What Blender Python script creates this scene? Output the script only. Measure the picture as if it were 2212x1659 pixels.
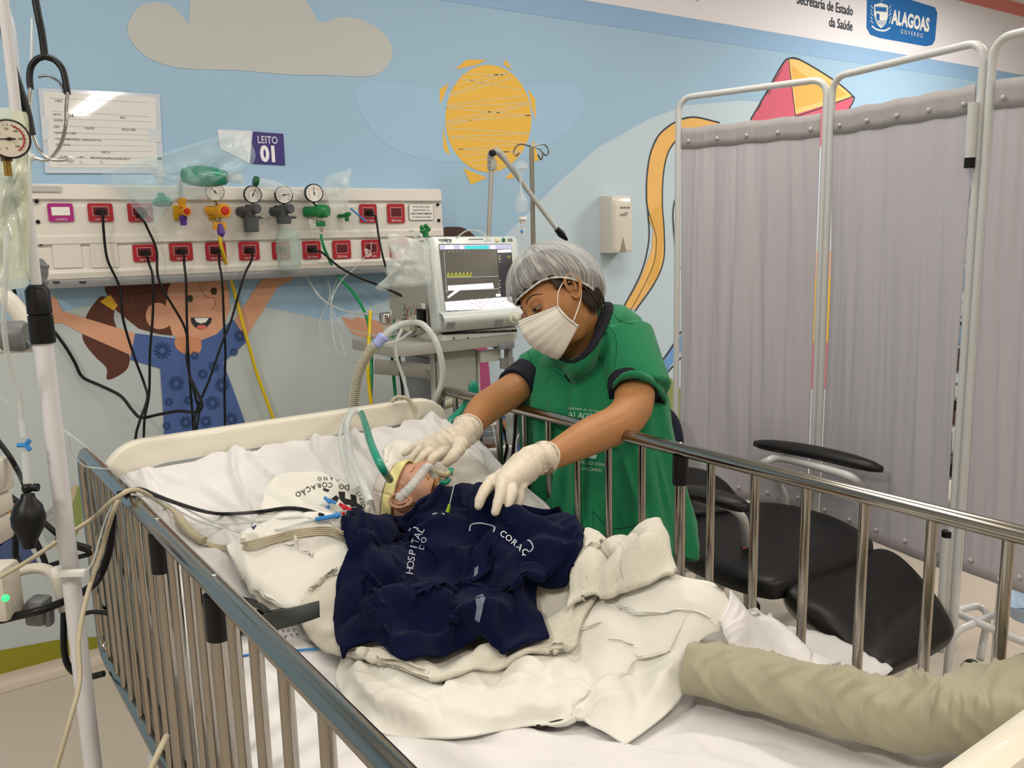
import bpy, bmesh, math, random
import numpy as np
from mathutils import Vector, Matrix, Euler
from math import sin, cos, pi, radians, sqrt

for o in list(bpy.data.objects): bpy.data.objects.remove(o)
SC = bpy.context.scene
COL = SC.collection
random.seed(4)

# ------------------------------------------------------------------ camera
YAW, PITCH, ROLL, FPX, CAMH = radians(35.5), radians(9.8), radians(1.375), 1850.0, 1.5
def _cam():
    ca, sa, cb, sb, cg, sg = cos(YAW), sin(YAW), cos(PITCH), sin(PITCH), cos(ROLL), sin(ROLL)
    f = Vector((sa*cb, ca*cb, -sb)); r = Vector((ca, -sa, 0)); d = f.cross(r)
    return r*cg + d*sg, d*cg - r*sg, f
CR, CD, CF = _cam()
C0 = Vector((0, 0, CAMH))
cd = bpy.data.cameras.new('camera'); cam = bpy.data.objects.new('camera', cd); COL.objects.link(cam)
cd.sensor_width = 36; cd.lens = FPX/2212*36; cd.clip_start = 0.02; cd.clip_end = 60
M = Matrix(((CR.x, -CD.x, -CF.x, 0), (CR.y, -CD.y, -CF.y, 0), (CR.z, -CD.z, -CF.z, 0), (0, 0, 0, 1)))
cam.matrix_world = Matrix.Translation(C0) @ M
SC.camera = cam
# a point of the photograph turned into a place in the room, at a known plane or distance
def ray(x, y): return CR*((x-1106)/FPX) + CD*((y-829.5)/FPX) + CF
def Q(x, y, d): return C0 + ray(x, y)*d
def PX(x, y, X): r = ray(x, y); return C0 + r*(X/r.x)
def PY(x, y, Y): r = ray(x, y); return C0 + r*(Y/r.y)
def PZ(x, y, Z): r = ray(x, y); return C0 + r*((Z-CAMH)/r.z)

# ------------------------------------------------------------------ light
SC.view_settings.view_transform = 'Standard'; SC.view_settings.look = 'None'
SC.view_settings.gamma = 1; SC.view_settings.use_curve_mapping = False
SC.view_settings.exposure = -0.80
w = bpy.data.worlds.new('world'); SC.world = w; w.use_nodes = True
bg = w.node_tree.nodes['Background']; bg.inputs[0].default_value = (0.80, 0.88, 1.0, 1); bg.inputs[1].default_value = 0.42
def area(name, loc, sx, sy, power, col=(1, 1, 1), rot=(0, 0, 0)):
    l = bpy.data.lights.new(name, 'AREA'); l.shape = 'RECTANGLE'; l.size = sx; l.size_y = sy; l.energy = power; l.color = col
    o = bpy.data.objects.new(name, l); COL.objects.link(o); o.location = loc; o.rotation_euler = rot
    return o
WARM = (1.0, 0.95, 0.89)
CEIL = 3.13
LAMPS = [(0.3, 1.9, 13), (2.3, 1.9, 22), (5.3, 1.9, 95), (0.2, -0.6, 30), (2.6, -0.9, 34), (-1.6, 0.8, 62), (5.2, -0.9, 30), (2.03, -4.05, 45)]
for i, (x, y, p) in enumerate(LAMPS):
    area('ceiling_lamp_light', (x, y, CEIL-0.07), 0.22 if i == 7 else 0.30 if i == 5 else 1.2, 2.3 if i == 7 else 0.5, p*1.35, WARM)

# ------------------------------------------------------------------ helpers
def hx(s):
    s = s.lstrip('#'); v = [int(s[i:i+2], 16)/255 for i in (0, 2, 4)]
    return tuple(c/12.92 if c <= .04045 else ((c+.055)/1.055)**2.4 for c in v)
_m = {}
def mat(name, c, rough=.5, metal=0., var=.04, scale=30., bump=0., bscale=None, alpha=1., trans=0., emis=0., coat=0., spec=.5, sheen=0., ior=1.45):
    """procedural principled material: base colour broken up by noise, optional noise bump"""
    if name in _m: return _m[name]
    if isinstance(c, str): c = hx(c)
    m = bpy.data.materials.new(name); m.use_nodes = True; nt = m.node_tree; N = nt.nodes; L = nt.links
    b = N['Principled BSDF']
    tc = N.new('ShaderNodeTexCoord'); nz = N.new('ShaderNodeTexNoise'); nz.inputs['Scale'].default_value = scale; nz.inputs['Detail'].default_value = 4
    L.new(tc.outputs['Object'], nz.inputs['Vector'])
    mx = N.new('ShaderNodeMix'); mx.data_type = 'RGBA'
    mx.inputs['A'].default_value = (*[v*(1-var) for v in c], 1); mx.inputs['B'].default_value = (*[min(1, v*(1+var)) for v in c], 1)
    L.new(nz.outputs['Fac'], mx.inputs['Factor']); L.new(mx.outputs['Result'], b.inputs['Base Color'])
    b.inputs['Roughness'].default_value = rough; b.inputs['Metallic'].default_value = metal
    b.inputs['Alpha'].default_value = alpha; b.inputs['Transmission Weight'].default_value = trans
    b.inputs['Coat Weight'].default_value = coat; b.inputs['Specular IOR Level'].default_value = spec
    b.inputs['Sheen Weight'].default_value = sheen; b.inputs['IOR'].default_value = ior
    if emis: b.inputs['Emission Color'].default_value = (*c, 1); b.inputs['Emission Strength'].default_value = emis
    if bump:
        n2 = N.new('ShaderNodeTexNoise'); n2.inputs['Scale'].default_value = bscale or scale*3; n2.inputs['Detail'].default_value = 5
        L.new(tc.outputs['Object'], n2.inputs['Vector'])
        bp = N.new('ShaderNodeBump'); bp.inputs['Strength'].default_value = bump; bp.inputs['Distance'].default_value = .01
        L.new(n2.outputs['Fac'], bp.inputs['Height']); L.new(bp.outputs['Normal'], b.inputs['Normal'])
    _m[name] = m; return m
def cr(pts, n=8, closed=False):
    """Catmull-Rom through the points"""
    P = [Vector(p) for p in pts]; k = len(P); out = []
    if k < 3 and not closed:
        return [P[0].lerp(P[-1], i/n) for i in range(n+1)]
    rng = range(k) if closed else range(k-1)
    for i in rng:
        p1, p2 = P[i], P[(i+1) % k]
        p0 = P[(i-1) % k] if closed or i > 0 else p1*2-p2
        p3 = P[(i+2) % k] if closed or i+2 < k else p2*2-p1
        for j in range(n):
            t = j/n; a = t*t; b = a*t
            out.append((p1*2 + (p2-p0)*t + (p0*2-p1*5+p2*4-p3)*a + (p1*3-p0-p2*3+p3)*b)*.5)
    if not closed: out.append(P[-1].copy())
    return out
def frame(d):
    d = Vector(d).normalized(); a = Vector((0, 0, 1)) if abs(d.z) < .9 else Vector((0, 1, 0))
    u = d.cross(a).normalized(); return u, u.cross(d).normalized(), d
class MB:
    def __init__(s): s.bm = bmesh.new(); s.T = Matrix.Identity(4)
    def v(s, p): return s.bm.verts.new(s.T @ Vector(p))
    def face(s, vs):
        try: return s.bm.faces.new(vs)
        except ValueError: return None
    def box(s, c, size, rot=None, bev=0., seg=2):
        b = bmesh.new(); bmesh.ops.create_cube(b, size=1)
        bmesh.ops.scale(b, vec=Vector(size), verts=b.verts)
        if bev: bmesh.ops.bevel(b, geom=list(b.edges), offset=bev, segments=seg, affect='EDGES', profile=.5)
        m = Matrix.Translation(Vector(c)) @ (rot.to_4x4() if rot is not None else Matrix.Identity(4))
        s._add(b, m); return s
    def _add(s, b, m=None):
        mm = s.T @ (m if m is not None else Matrix.Identity(4)); mp = {}
        for v in b.verts: mp[v] = s.bm.verts.new(mm @ v.co)
        for f in b.faces: s.face([mp[v] for v in f.verts])
        b.free()
    def cyl(s, p0, p1, r0, r1=None, seg=16, cap=True):
        return s.tube([p0, p1], [r0, r0 if r1 is None else r1], seg, cap)
    def tube(s, pts, r, seg=10, cap=True, flat=1., closed=False, up=None):
        P = [Vector(p) for p in pts]; n = len(P)
        R = list(r) if hasattr(r, '__len__') else [r]*n
        rings = []; u = None
        for i in range(n):
            a = P[i-1] if i > 0 or closed else P[i]; b = P[(i+1) % n] if i < n-1 or closed else P[i]
            d = (b-a);
            if d.length < 1e-9: d = Vector((0, 0, 1))
            d.normalize()
            if u is None: u = (up.cross(d).normalized() if up is not None else frame(d)[0])
            else:
                u = (u - d*u.dot(d));
                u = u.normalized() if u.length > 1e-6 else frame(d)[0]
            w_ = d.cross(u)
            rings.append([s.v(P[i] + u*(R[i]*cos(2*pi*k/seg)) + w_*(R[i]*flat*sin(2*pi*k/seg))) for k in range(seg)])
        m = n if closed else n-1
        for i in range(m):
            A, B = rings[i], rings[(i+1) % n]
            for k in range(seg): s.face([A[k], A[(k+1) % seg], B[(k+1) % seg], B[k]])
        if cap and not closed:
            s.face(list(reversed(rings[0]))); s.face(rings[-1])
        return s
    def rings(s, rs, cap=True):
        R = [[s.v(p) for p in r] for r in rs]; n = len(R[0])
        for A, B in zip(R, R[1:]):
            for k in range(n): s.face([A[k], A[(k+1) % n], B[(k+1) % n], B[k]])
        if cap: s.face(list(reversed(R[0]))); s.face(R[-1])
        return s
    def lathe(s, o, ax, prof, seg=20, cap=True):
        u, w_, d = frame(ax); o = Vector(o)
        return s.rings([[o + d*h + u*(max(r, 1e-4)*cos(2*pi*k/seg)) + w_*(max(r, 1e-4)*sin(2*pi*k/seg)) for k in range(seg)] for h, r in prof], cap)
    def sph(s, c, r, sc=(1, 1, 1), rot=None, u=16, v=10):
        b = bmesh.new(); bmesh.ops.create_uvsphere(b, u_segments=u, v_segments=v, radius=r)
        bmesh.ops.scale(b, vec=Vector(sc), verts=b.verts)
        s._add(b, Matrix.Translation(Vector(c)) @ (rot.to_4x4() if rot is not None else Matrix.Identity(4))); return s
    def prism(s, poly, off):
        """flat polygon extruded by vector off"""
        from mathutils.geometry import tessellate_polygon
        off = Vector(off); A = [s.v(p) for p in poly]; B = [s.v(Vector(p)+off) for p in poly]; n = len(A)
        for t in tessellate_polygon([[v.co for v in A]]):
            s.face([A[i] for i in t]); s.face([B[i] for i in reversed(t)])
        for k in range(n): s.face([A[k], B[k], B[(k+1) % n], A[(k+1) % n]])
        return s
    def poly(s, pts):
        V = [s.v(p) for p in pts]
        if len(V) <= 4: s.face(V); return s
        from mathutils.geometry import tessellate_polygon
        for t in tessellate_polygon([[v.co for v in V]]): s.face([V[i] for i in t])
        return s
    def grid(s, G):
        """G: rows of points"""
        V = [[s.v(p) for p in r] for r in G]
        for a, b in zip(V, V[1:]):
            for k in range(len(a)-1): s.face([a[k], a[k+1], b[k+1], b[k]])
        return s
    def build(s, name, m, parent=None, smooth=35, label=None, fix=True, mods=None):
        if fix: bmesh.ops.recalc_face_normals(s.bm, faces=s.bm.faces)
        big = [f for f in s.bm.faces if len(f.verts) > 8]
        if big: bmesh.ops.triangulate(s.bm, faces=big)
        if parent is not None:
            root = parent; off = Vector((0, 0, 0))
            p = parent
            while p is not None: off += p.location; p = p.parent
            bmesh.ops.translate(s.bm, vec=-off, verts=s.bm.verts)
        me = bpy.data.meshes.new(name); s.bm.to_mesh(me); s.bm.free()
        ms = m if isinstance(m, (list, tuple)) else [m]
        for q in ms: me.materials.append(q)
        if smooth:
            me.shade_smooth()
            if smooth < 180: me.set_sharp_from_angle(angle=radians(smooth))
        o = bpy.data.objects.new(name, me); COL.objects.link(o)
        if parent is not None: o.parent = parent
        if label: o['label'] = label
        if mods: mods(o)
        return o
def tag(o, label, cat=None, group=None, kind=None):
    if label: o['label'] = label
    if cat: o['category'] = cat
    if group: o['group'] = group
    if kind: o['kind'] = kind
    return o
def thing(name, label, cat, loc, group=None):
    o = bpy.data.objects.new(name, None); COL.objects.link(o); o.location = Vector(loc); o.empty_display_size = .05
    return tag(o, label, cat, group)
def struct(o): o['kind'] = 'structure'; return o
def text(s, size, m, loc, xdir, ydir, parent=None, name='lettering', align='CENTER', depth=.0004, bold=0., sx=1., spacing=1.):
    """flat lettering as a mesh, lying along xdir / ydir"""
    cu = bpy.data.curves.new(name, 'FONT'); cu.body = s; cu.size = size; cu.align_x = align; cu.align_y = 'CENTER'
    cu.extrude = depth; cu.offset = bold; cu.space_character = spacing; cu.resolution_u = 3
    t = bpy.data.objects.new(name, cu); COL.objects.link(t)
    dg = bpy.context.evaluated_depsgraph_get(); me = bpy.data.meshes.new_from_object(t.evaluated_get(dg))
    bpy.data.objects.remove(t); bpy.data.curves.remove(cu)
    X = Vector(xdir).normalized(); Y = Vector(ydir); Y = (Y - X*Y.dot(X)).normalized(); Z = X.cross(Y)
    R = Matrix((X, Y, Z)).transposed().to_4x4()
    off = Vector((0, 0, 0)); p = parent
    while p is not None: off += p.location; p = p.parent
    me.transform(Matrix.Translation(Vector(loc)-off) @ R @ Matrix.Diagonal((sx, 1, 1, 1)))
    me.materials.clear(); me.materials.append(m)
    o = bpy.data.objects.new(name, me); COL.objects.link(o)
    if parent is not None: o.parent = parent
    return o
def copy_tree(o, parent=None, top=True):
    c = o.copy(); COL.objects.link(c); c.parent = parent
    for ch in list(o.children): copy_tree(ch, c, False)
    return c
def rrect(w_, h_, r, n=4):
    out = []
    for cx, cy, a0 in ((w_/2-r, h_/2-r, 0), (-w_/2+r, h_/2-r, 90), (-w_/2+r, -h_/2+r, 180), (w_/2-r, -h_/2+r, 270)):
        for k in range(n+1):
            a = radians(a0+90*k/n); out.append((cx+r*cos(a), cy+r*sin(a)))
    return out
def px_tube(name, pts, r, m, label=None, cat=None, parent=None, seg=8, n=8, group=None, rr=None):
    """cable or tube along photographed points given as (x, y, depth)"""
    P = cr([Q(p[0], p[1], min(p[2], dY(p[0], p[1], 3.262))) for p in pts], n)
    b = MB().tube(P, rr if rr else r, seg); o = b.build(name, m, parent, 60)
    if cat: tag(o, label, cat, group)
    elif label: o['label'] = label
    return o
def dY(x, y, Y): r = ray(x, y); return Y/r.y        # depth of a photographed point on the plane at Y
def dX(x, y, X): r = ray(x, y); return X/r.x
def dZ(x, y, Z): r = ray(x, y); return (Z-CAMH)/r.z
# ------------------------------------------------------------------ room
YW = 3.288
m_sky = mat('mural_sky_blue', '#9dbed8', .75, var=.03, scale=2.0, bump=.05, bscale=900)
def plane(name, pts, m, kind=True):
    o = MB().poly(pts).build(name, m, smooth=0, fix=False); o['kind'] = 'structure'; return o
wall = plane('wall_back', [(-3, YW, 0), (9, YW, 0), (9, YW, CEIL), (-3, YW, CEIL)], m_sky)
m_wall = mat('wall_paint', '#d9d6cf', .8, var=.03)
plane('wall_right', [(9, YW, 0), (9, -6.5, 0), (9, -6.5, CEIL), (9, YW, CEIL)], m_wall)
plane('wall_left', [(-3, -6.5, 0), (-3, YW, 0), (-3, YW, CEIL), (-3, -6.5, CEIL)], m_wall)
plane('wall_front', [(9, -6.5, 0), (-3, -6.5, 0), (-3, -6.5, CEIL), (9, -6.5, CEIL)], m_wall)
plane('ceiling', [(-3, -6.5, CEIL), (-3, YW, CEIL), (9, YW, CEIL), (9, -6.5, CEIL)], mat('ceiling_paint', '#e8e5df', .85, var=.02))
m_floor = mat('vinyl_floor', '#c2b6a6', .35, var=.10, scale=260., bump=.02, bscale=500)
plane('floor', [(-3, -6.5, 0), (9, -6.5, 0), (9, YW, 0), (-3, YW, 0)], m_floor)
b = MB()
for k in range(6):
    a0 = pi/2*k/5
b.rings([[Vector((x, YW-.002-.05*(1-sin(a)), .05-.05*cos(a)+.001)) for x in (-3, 9)] for a in [pi/2*k/6 for k in range(7)]], cap=False)
struct(b.build('baseboard_back', m_floor))
# ceiling light fittings (behind and above the camera)
m_lamp = mat('lamp_diffuser', '#fff2dd', .5, emis=5.)
m_wmetal = mat('white_lacquer', '#e4e2dc', .3, var=.02)
for i, (x, y, p) in enumerate(LAMPS):
    t = thing('ceiling_light', ['long ceiling light above the head of the bed', 'long ceiling light above the recliner', 'long ceiling light beyond the folding screens', 'long ceiling light behind the camera', 'long ceiling light above the camera\'s right', 'long ceiling light by the left wall', 'long ceiling light in the far right corner', 'ceiling light strip at the far back of the room'][i], 'ceiling light', (x, y, CEIL))
    MB().box((x, y, CEIL-.02), (.36 if i in (5, 7) else 1.3, 2.4 if i == 7 else .56, .04), bev=.006).build('housing', m_wmetal, t)
    MB().box((x, y, CEIL-.045), (.3 if i in (5, 7) else 1.2, 2.3 if i == 7 else .5, .012), bev=.003).build('diffuser', m_lamp, t)

# ------------------------------------------------------------------ printed mural
LAY = [0]
def wp(x, y, e): return PY(x, y, YW - .0006*e)
def decal(name, pts, m, e, smooth=False, n=6, parent=None):
    P = [wp(x, y, e) for x, y in pts]
    if smooth: P = cr(P, n, True)
    return MB().poly(P).build(name, m, parent or wall, smooth=0, fix=False)
def face_fix(o):
    return o
def stroke(name, pts, wd, m, e, closed=False, n=6, smooth=True, parent=None):
    P = [wp(x, y, e) for x, y in pts]
    if smooth: P = cr(P, n, closed)
    b = MB(); N = len(P); L_, R_ = [], []
    for i, p in enumerate(P):
        a = P[i-1] if i or closed else p; c = P[(i+1) % N] if i < N-1 or closed else p
        d = (c-a); d.y = 0; d.normalize(); nn = Vector((-d.z, 0, d.x))
        L_.append(b.v(p+nn*wd/2)); R_.append(b.v(p-nn*wd/2))
    for i in range(N if closed else N-1):
        j = (i+1) % N; b.face([L_[i], L_[j], R_[j], R_[i]])
    return b.build(name, m, parent or wall, smooth=0, fix=False)
mm = lambda n, c: mat('print_'+n, c, .72, var=.02, scale=3, bump=.04, bscale=900)
pale = mm('pale_sky', '#bdd0db'); cloudm = mm('cloud', '#bdc2c0'); deep = mm('deep_sky', '#8fb4d8'); ban = mm('banner_white', '#e6e4ea')
redm = mm('coral', '#dd8580'); sunm = mm('sun_yellow', '#e9b94c'); skin_p = mm('peach', '#d9a284'); skin2_p = mm('peach_dark', '#cf9168')
hairp = mm('hair_brown', '#5b3428'); hairl = mm('hair_line', '#74483a'); dressp = mm('dress_blue', '#4b659f'); flowp = mm('flower_navy', '#2b4474'); yelp = mm('hairband_yellow', '#e0b02c')
darkp = mm('dark_outline', '#2c3038'); whitep = mm('white', '#eeeeea'); tong = mm('tongue', '#d9706c'); olivep = mm('olive_hill', '#8f8d22'); logob = mm('logo_blue', '#1768ae')
kred = mm('kite_red', '#cd5d73'); kyel = mm('kite_yellow', '#eec377'); kyel2 = mm('kite_yellow_deep', '#dfae57'); kor = mm('ribbon_orange', '#eab96a'); blu2 = mm('ribbon_blue', '#6f9fd4')
leafg = mm('leaf_green', '#8b9a5a'); leafb = mm('leaf_blue', '#46567f'); leafo = mm('leaf_orange', '#a8734c'); leafc = mm('leaf_cream', '#c2b594'); pinkp = mm('pink', '#b24f7e')
lowgrey = mm('hill_grey', '#bcc5c6')
# pale hill and clouds
decal('printed_hill', [(-60, 735), (60, 735), (140, 672), (210, 655), (330, 648), (450, 650), (560, 668), (700, 695), (860, 640), (960, 560), (1090, 510), (1120, 480), (1200, 400), (1290, 320), (1400, 258), (1480, 228), (1600, 217), (1700, 225), (1800, 250), (1950, 320), (2212, 480), (2600, 700), (2600, 1600), (2212, 1500), (-60, 1490)], pale, 1)
decal('printed_hill', [(-60, 720), (60, 700), (140, 672), (210, 655), (330, 648), (450, 650), (560, 660), (700, 690), (800, 720), (900, 800), (960, 1490), (-60, 1490)], lowgrey, 2)
decal('printed_cloud', [tuple(p[:2]) for p in cr([(408, 52, 0), (375, 16, 0), (335, 4, 0), (295, 20, 0), (275, 62, 0), (290, 98, 0), (330, 130, 0), (400, 148, 0), (520, 152, 0), (620, 161, 0), (700, 162, 0), (795, 165, 0), (832, 148, 0), (848, 118, 0), (838, 82, 0), (800, 50, 0), (745, 36, 0), (690, 50, 0)], 6)]+[(672, 20), (640, -40), (412, -40)], cloudm, 2, False)
decal('printed_cloud', [(780, 180), (1010, 200), (1220, 180), (1260, 240), (1150, 330), (960, 350), (820, 300)], mm('haze', '#9ec2de'), 1, True)
decal('deep_sky_band', [(900, -100), (950, 0), (1350, 61), (2114, 175), (2700, 262), (2700, 245), (2212, 162), (1350, 15), (1262, 0), (900, -60)], deep, 2)
decal('printed_banner', [(700, -80), (1262, 0), (1350, 15), (2212, 162), (3000, 297), (3000, 245), (2212, 37), (2067, 0), (1500, -150)], ban, 3)
decal('coral_band', [(2067, 0), (2212, 37), (3000, 238), (3000, 160), (2212, 7), (1900, -52)], redm, 4)
# sun
sx0, sy0 = 1055, 256
decal('printed_sun', [(1055+93*cos(a), 256+116*sin(a)) for a in [2*pi*k/40 for k in range(40)]], sunm, 2)
for pl in ([(983, 150), (1007, 129), (1051, 129), (1030, 140)], [(1087, 139), (1093, 128), (1106, 150)], [(950, 226), (950, 193), (969, 180), (960, 205)],
           [(1141, 192), (1156, 214), (1158, 260), (1148, 230)], [(956, 273), (972, 337), (958, 322)], [(1002, 364), (1017, 399), (1053, 384)], [(1090, 385), (1106, 372), (1110, 386)], [(1152, 300), (1164, 346), (1150, 350), (1148, 330)]):
    decal('sun_ray', pl, sunm, 2)
for a, c in (((998, 160), (1098, 162)), ((990, 168), (1126, 195)), ((984, 182), (1096, 156)), ((968, 206), (1099, 156)), ((970, 208), (1110, 167)), ((965, 228), (1134, 206)), ((964, 232), (1140, 222)), ((964, 233), (1146, 250)), ((965, 262), (1141, 223)), ((966, 273), (1140, 226)), ((966, 264), (1147, 249)),
             ((968, 277), (1146, 288)), ((973, 295), (1144, 289)), ((974, 297), (1138, 309)), ((985, 323), (1136, 311)), ((990, 322), (1130, 330)), ((994, 337), (1125, 325)), ((1010, 352), (1060, 340)), ((1020, 358), (1100, 357))):
    stroke('sun_scribble', [a, c], .0042, mm('scribble', '#d8c79a'), 3, smooth=False, n=2)
# girl with raised arms
decal('ponytail', [(222, 640), (200, 660), (186, 684), (178, 715), (182, 740), (205, 770), (230, 795), (232, 820), (262, 808), (278, 790), (278, 762), (258, 720), (246, 690), (246, 665)], hairp, 3, True)
decal('girl_hair', [(222, 595), (228, 630), (250, 670), (300, 710), (345, 722), (372, 725), (376, 700), (370, 600), (388, 590)], hairp, 4)
for pts in ([(280, 610), (268, 640), (278, 670), (305, 690)], [(310, 612), (288, 640), (290, 665), (310, 688)], [(330, 640), (322, 655), (316, 690)]):
    stroke('hair_strand', pts, .0025, hairl, 5)
decal('hair_tie', [(216, 652), (238, 636), (254, 660), (246, 671), (240, 667)], yelp, 5)
decal('girl_arm', [(98, 655), (108, 652), (112, 640), (120, 641), (135, 672), (180, 686), (300, 722), (284, 768), (180, 722), (136, 698), (98, 698)], skin_p, 5)
decal('girl_arm', [(500, 720), (508, 690), (560, 610), (575, 596), (640, 596), (630, 606), (600, 620), (575, 660), (540, 715), (528, 735)], skin_p, 4)
decal('girl_face', [(380, 590), (363, 625), (358, 660), (366, 700), (372, 722), (390, 734), (430, 738), (468, 722), (485, 700), (497, 665), (494, 630), (484, 590)], skin_p, 5, False)
decal('girl_ear', [(357, 661), (340, 654), (322, 662), (315, 682), (322, 702), (342, 711), (362, 706), (372, 690)], skin_p, 6, True)
decal('girl_neck', [(382, 730), (380, 750), (398, 764), (420, 766), (434, 756), (434, 735), (425, 728)], skin2_p, 7, True)
decal('girl_dress', [(292, 720), (281, 777), (346, 796), (355, 930), (352, 1000), (560, 1000), (500, 830), (482, 783), (533, 738), (505, 690), (490, 700), (468, 722), (434, 735), (430, 750), (415, 762), (395, 760), (383, 748), (381, 731)], dressp, 6)
decal('girl_eye', [(411+6*cos(a), 645+8*sin(a)) for a in [2*pi*k/14 for k in range(14)]], mm('eye_olive', '#3d3826'), 7)
decal('girl_eye', [(462+7*cos(a), 629+8*sin(a)) for a in [2*pi*k/14 for k in range(14)]], mm('eye_olive', '#3d3826'), 7)
decal('smile', [(412, 686), (458, 686), (456, 696), (446, 708), (432, 712), (420, 706), (413, 696)], darkp, 7)
decal('smile_teeth', [(420, 687), (451, 687), (445, 696), (434, 699), (424, 695)], whitep, 8)
decal('smile_tongue', [(424, 707), (430, 702), (441, 702), (448, 706), (440, 711), (432, 711)], tong, 8)
stroke('nose_line', [(430, 612), (436, 630), (448, 642), (462, 644), (466, 655), (460, 666), (455, 670)], .0022, mm('line_brown', '#a06a50'), 7)
def flower(cx, cy, r):
    b = MB()
    for k in range(12):
        a = 2*pi*k/12
        c0 = wp(cx+cos(a)*r*.62, cy+sin(a)*r*.62, 8); q0 = wp(cx+cos(a)*r*.28, cy+sin(a)*r*.28, 8); q1 = wp(cx+cos(a)*r, cy+sin(a)*r, 8)
        d = (q1-q0); L = d.length/2; d.normalize(); n_ = Vector((-d.z, 0, d.x)); mid = (q0+q1)/2
        b.poly([mid+d*L*cos(t)+n_*L*.38*sin(t) for t in [2*pi*j/8 for j in range(8)]])
    b.build('dress_flower', flowp, wall, smooth=0, fix=False)
for f in ((351, 757, 20), (381, 828, 18), (462, 792, 13), (459, 870, 17), (438, 808, 12), (420, 768, 10), (480, 832, 17), (518, 725, 14), (365, 868, 10), (402, 912, 15), (445, 910, 14), (500, 905, 15), (408, 865, 11), (505, 760, 10), (360, 920, 10)):
    flower(*f)
# a second child behind the ventilator
decal('child_hair', [(955, 500), (975, 490), (1005, 494), (1030, 515), (1060, 560), (960, 570)], mm('hair_dark', '#46362f'), 3, True)
decal('child_hand', [(738, 684), (760, 690), (770, 684), (800, 690), (850, 700), (850, 745), (790, 730), (762, 722), (745, 700)], skin_p, 3)
decal('child_shirt', [(1020, 740), (1052, 745), (1060, 835), (1010, 860)], pinkp, 3)
decal('child_trousers', [(1040, 900), (1160, 895), (1160, 1010), (1040, 960)], mm('trousers_blue', '#3c5590'), 3)
decal('child_pattern', [(1068, 905), (1096, 905), (1096, 930), (1068, 925)], leafo, 4)
# kite and ribbons
decal('kite_panel', [(1702, 127), (1690, 140), (1656, 200), (1622, 258), (1660, 330), (1718, 245), (1718, 238)], kred, 4)
decal('kite_panel', [(1702, 127), (1730, 130), (1800, 170), (1843, 208), (1718, 247)], kyel, 4)
decal('kite_panel', [(1718, 247), (1842, 209), (1842, 224), (1770, 320), (1700, 330)], kred, 4)
decal('kite_panel_fold', [(1710, 140), (1740, 165), (1800, 180), (1830, 205), (1720, 235)], kyel2, 5)
stroke('kite_outline', [(1622, 258), (1656, 200), (1690, 140), (1706, 126), (1732, 131), (1800, 172), (1840, 205), (1842, 222), (1800, 290)], .009, darkp, 6)
stroke('kite_spar', [(1704, 128), (1710, 180), (1718, 247), (1722, 280)], .006, darkp, 6)
stroke('kite_spar', [(1843, 208), (1790, 228), (1718, 252)], .006, darkp, 6)
for a, c in (((1690, 150), (1655, 205)), ((1668, 190), (1660, 205)), ((1645, 222), (1637, 240))): stroke('kite_hatch', [a, c], .004, darkp, 6, n=2)
rib = [(1555, 265), (1500, 253), (1462, 262), (1425, 290), (1406, 330), (1398, 380), (1398, 440), (1412, 490), (1408, 540), (1380, 610), (1345, 668), (1372, 668), (1420, 600), (1434, 560), (1434, 500), (1430, 440), (1432, 370), (1448, 320), (1480, 290), (1530, 275)]
decal('kite_ribbon', rib, kor, 4)
decal('ribbon_fold', [(1400, 470), (1412, 450), (1430, 440), (1434, 520), (1420, 600), (1400, 620), (1416, 560), (1418, 510)], kyel2, 5)
stroke('ribbon_outline', [(1555, 265), (1500, 253), (1462, 262), (1425, 290), (1406, 330), (1398, 380), (1397, 430), (1400, 460), (1402, 520), (1385, 590), (1345, 668)], .008, darkp, 6)
stroke('ribbon_outline', [(1530, 276), (1480, 290), (1448, 320), (1434, 370), (1431, 440), (1435, 500), (1434, 560), (1415, 610), (1372, 672)], .008, darkp, 6)
stroke('ribbon_outline', [(1400, 455), (1412, 490), (1418, 520), (1412, 570), (1385, 630), (1362, 670)], .004, darkp, 6)
decal('blue_ribbon', [(1470, 725), (1440, 770), (1428, 790), (1434, 812), (1470, 760), (1560, 700), (1560, 660)], blu2, 4)
stroke('ribbon_outline', [(1472, 715), (1448, 755), (1426, 785)], .010, darkp, 6); stroke('ribbon_outline', [(1474, 770), (1455, 790), (1432, 815)], .010, darkp, 6)
stroke('ribbon_outline', [(1458, 430), (1454, 470), (1462, 560), (1470, 580)], .008, darkp, 6)
decal('green_bush', [(1428, 830), (1445, 815), (1468, 838), (1490, 870), (1490, 960), (1430, 960)], leafg, 3, True)
# things printed behind the screens (seen through the gap)
decal('printed_figure', [(1745, 600), (1800, 600), (1800, 740), (1745, 740)], yelp, 3); decal('printed_figure', [(1735, 740), (1800, 740), (1800, 840), (1735, 840)], kred, 3); decal('printed_figure', [(1740, 540), (1800, 540), (1800, 600), (1740, 600)], skin_p, 3)
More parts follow.
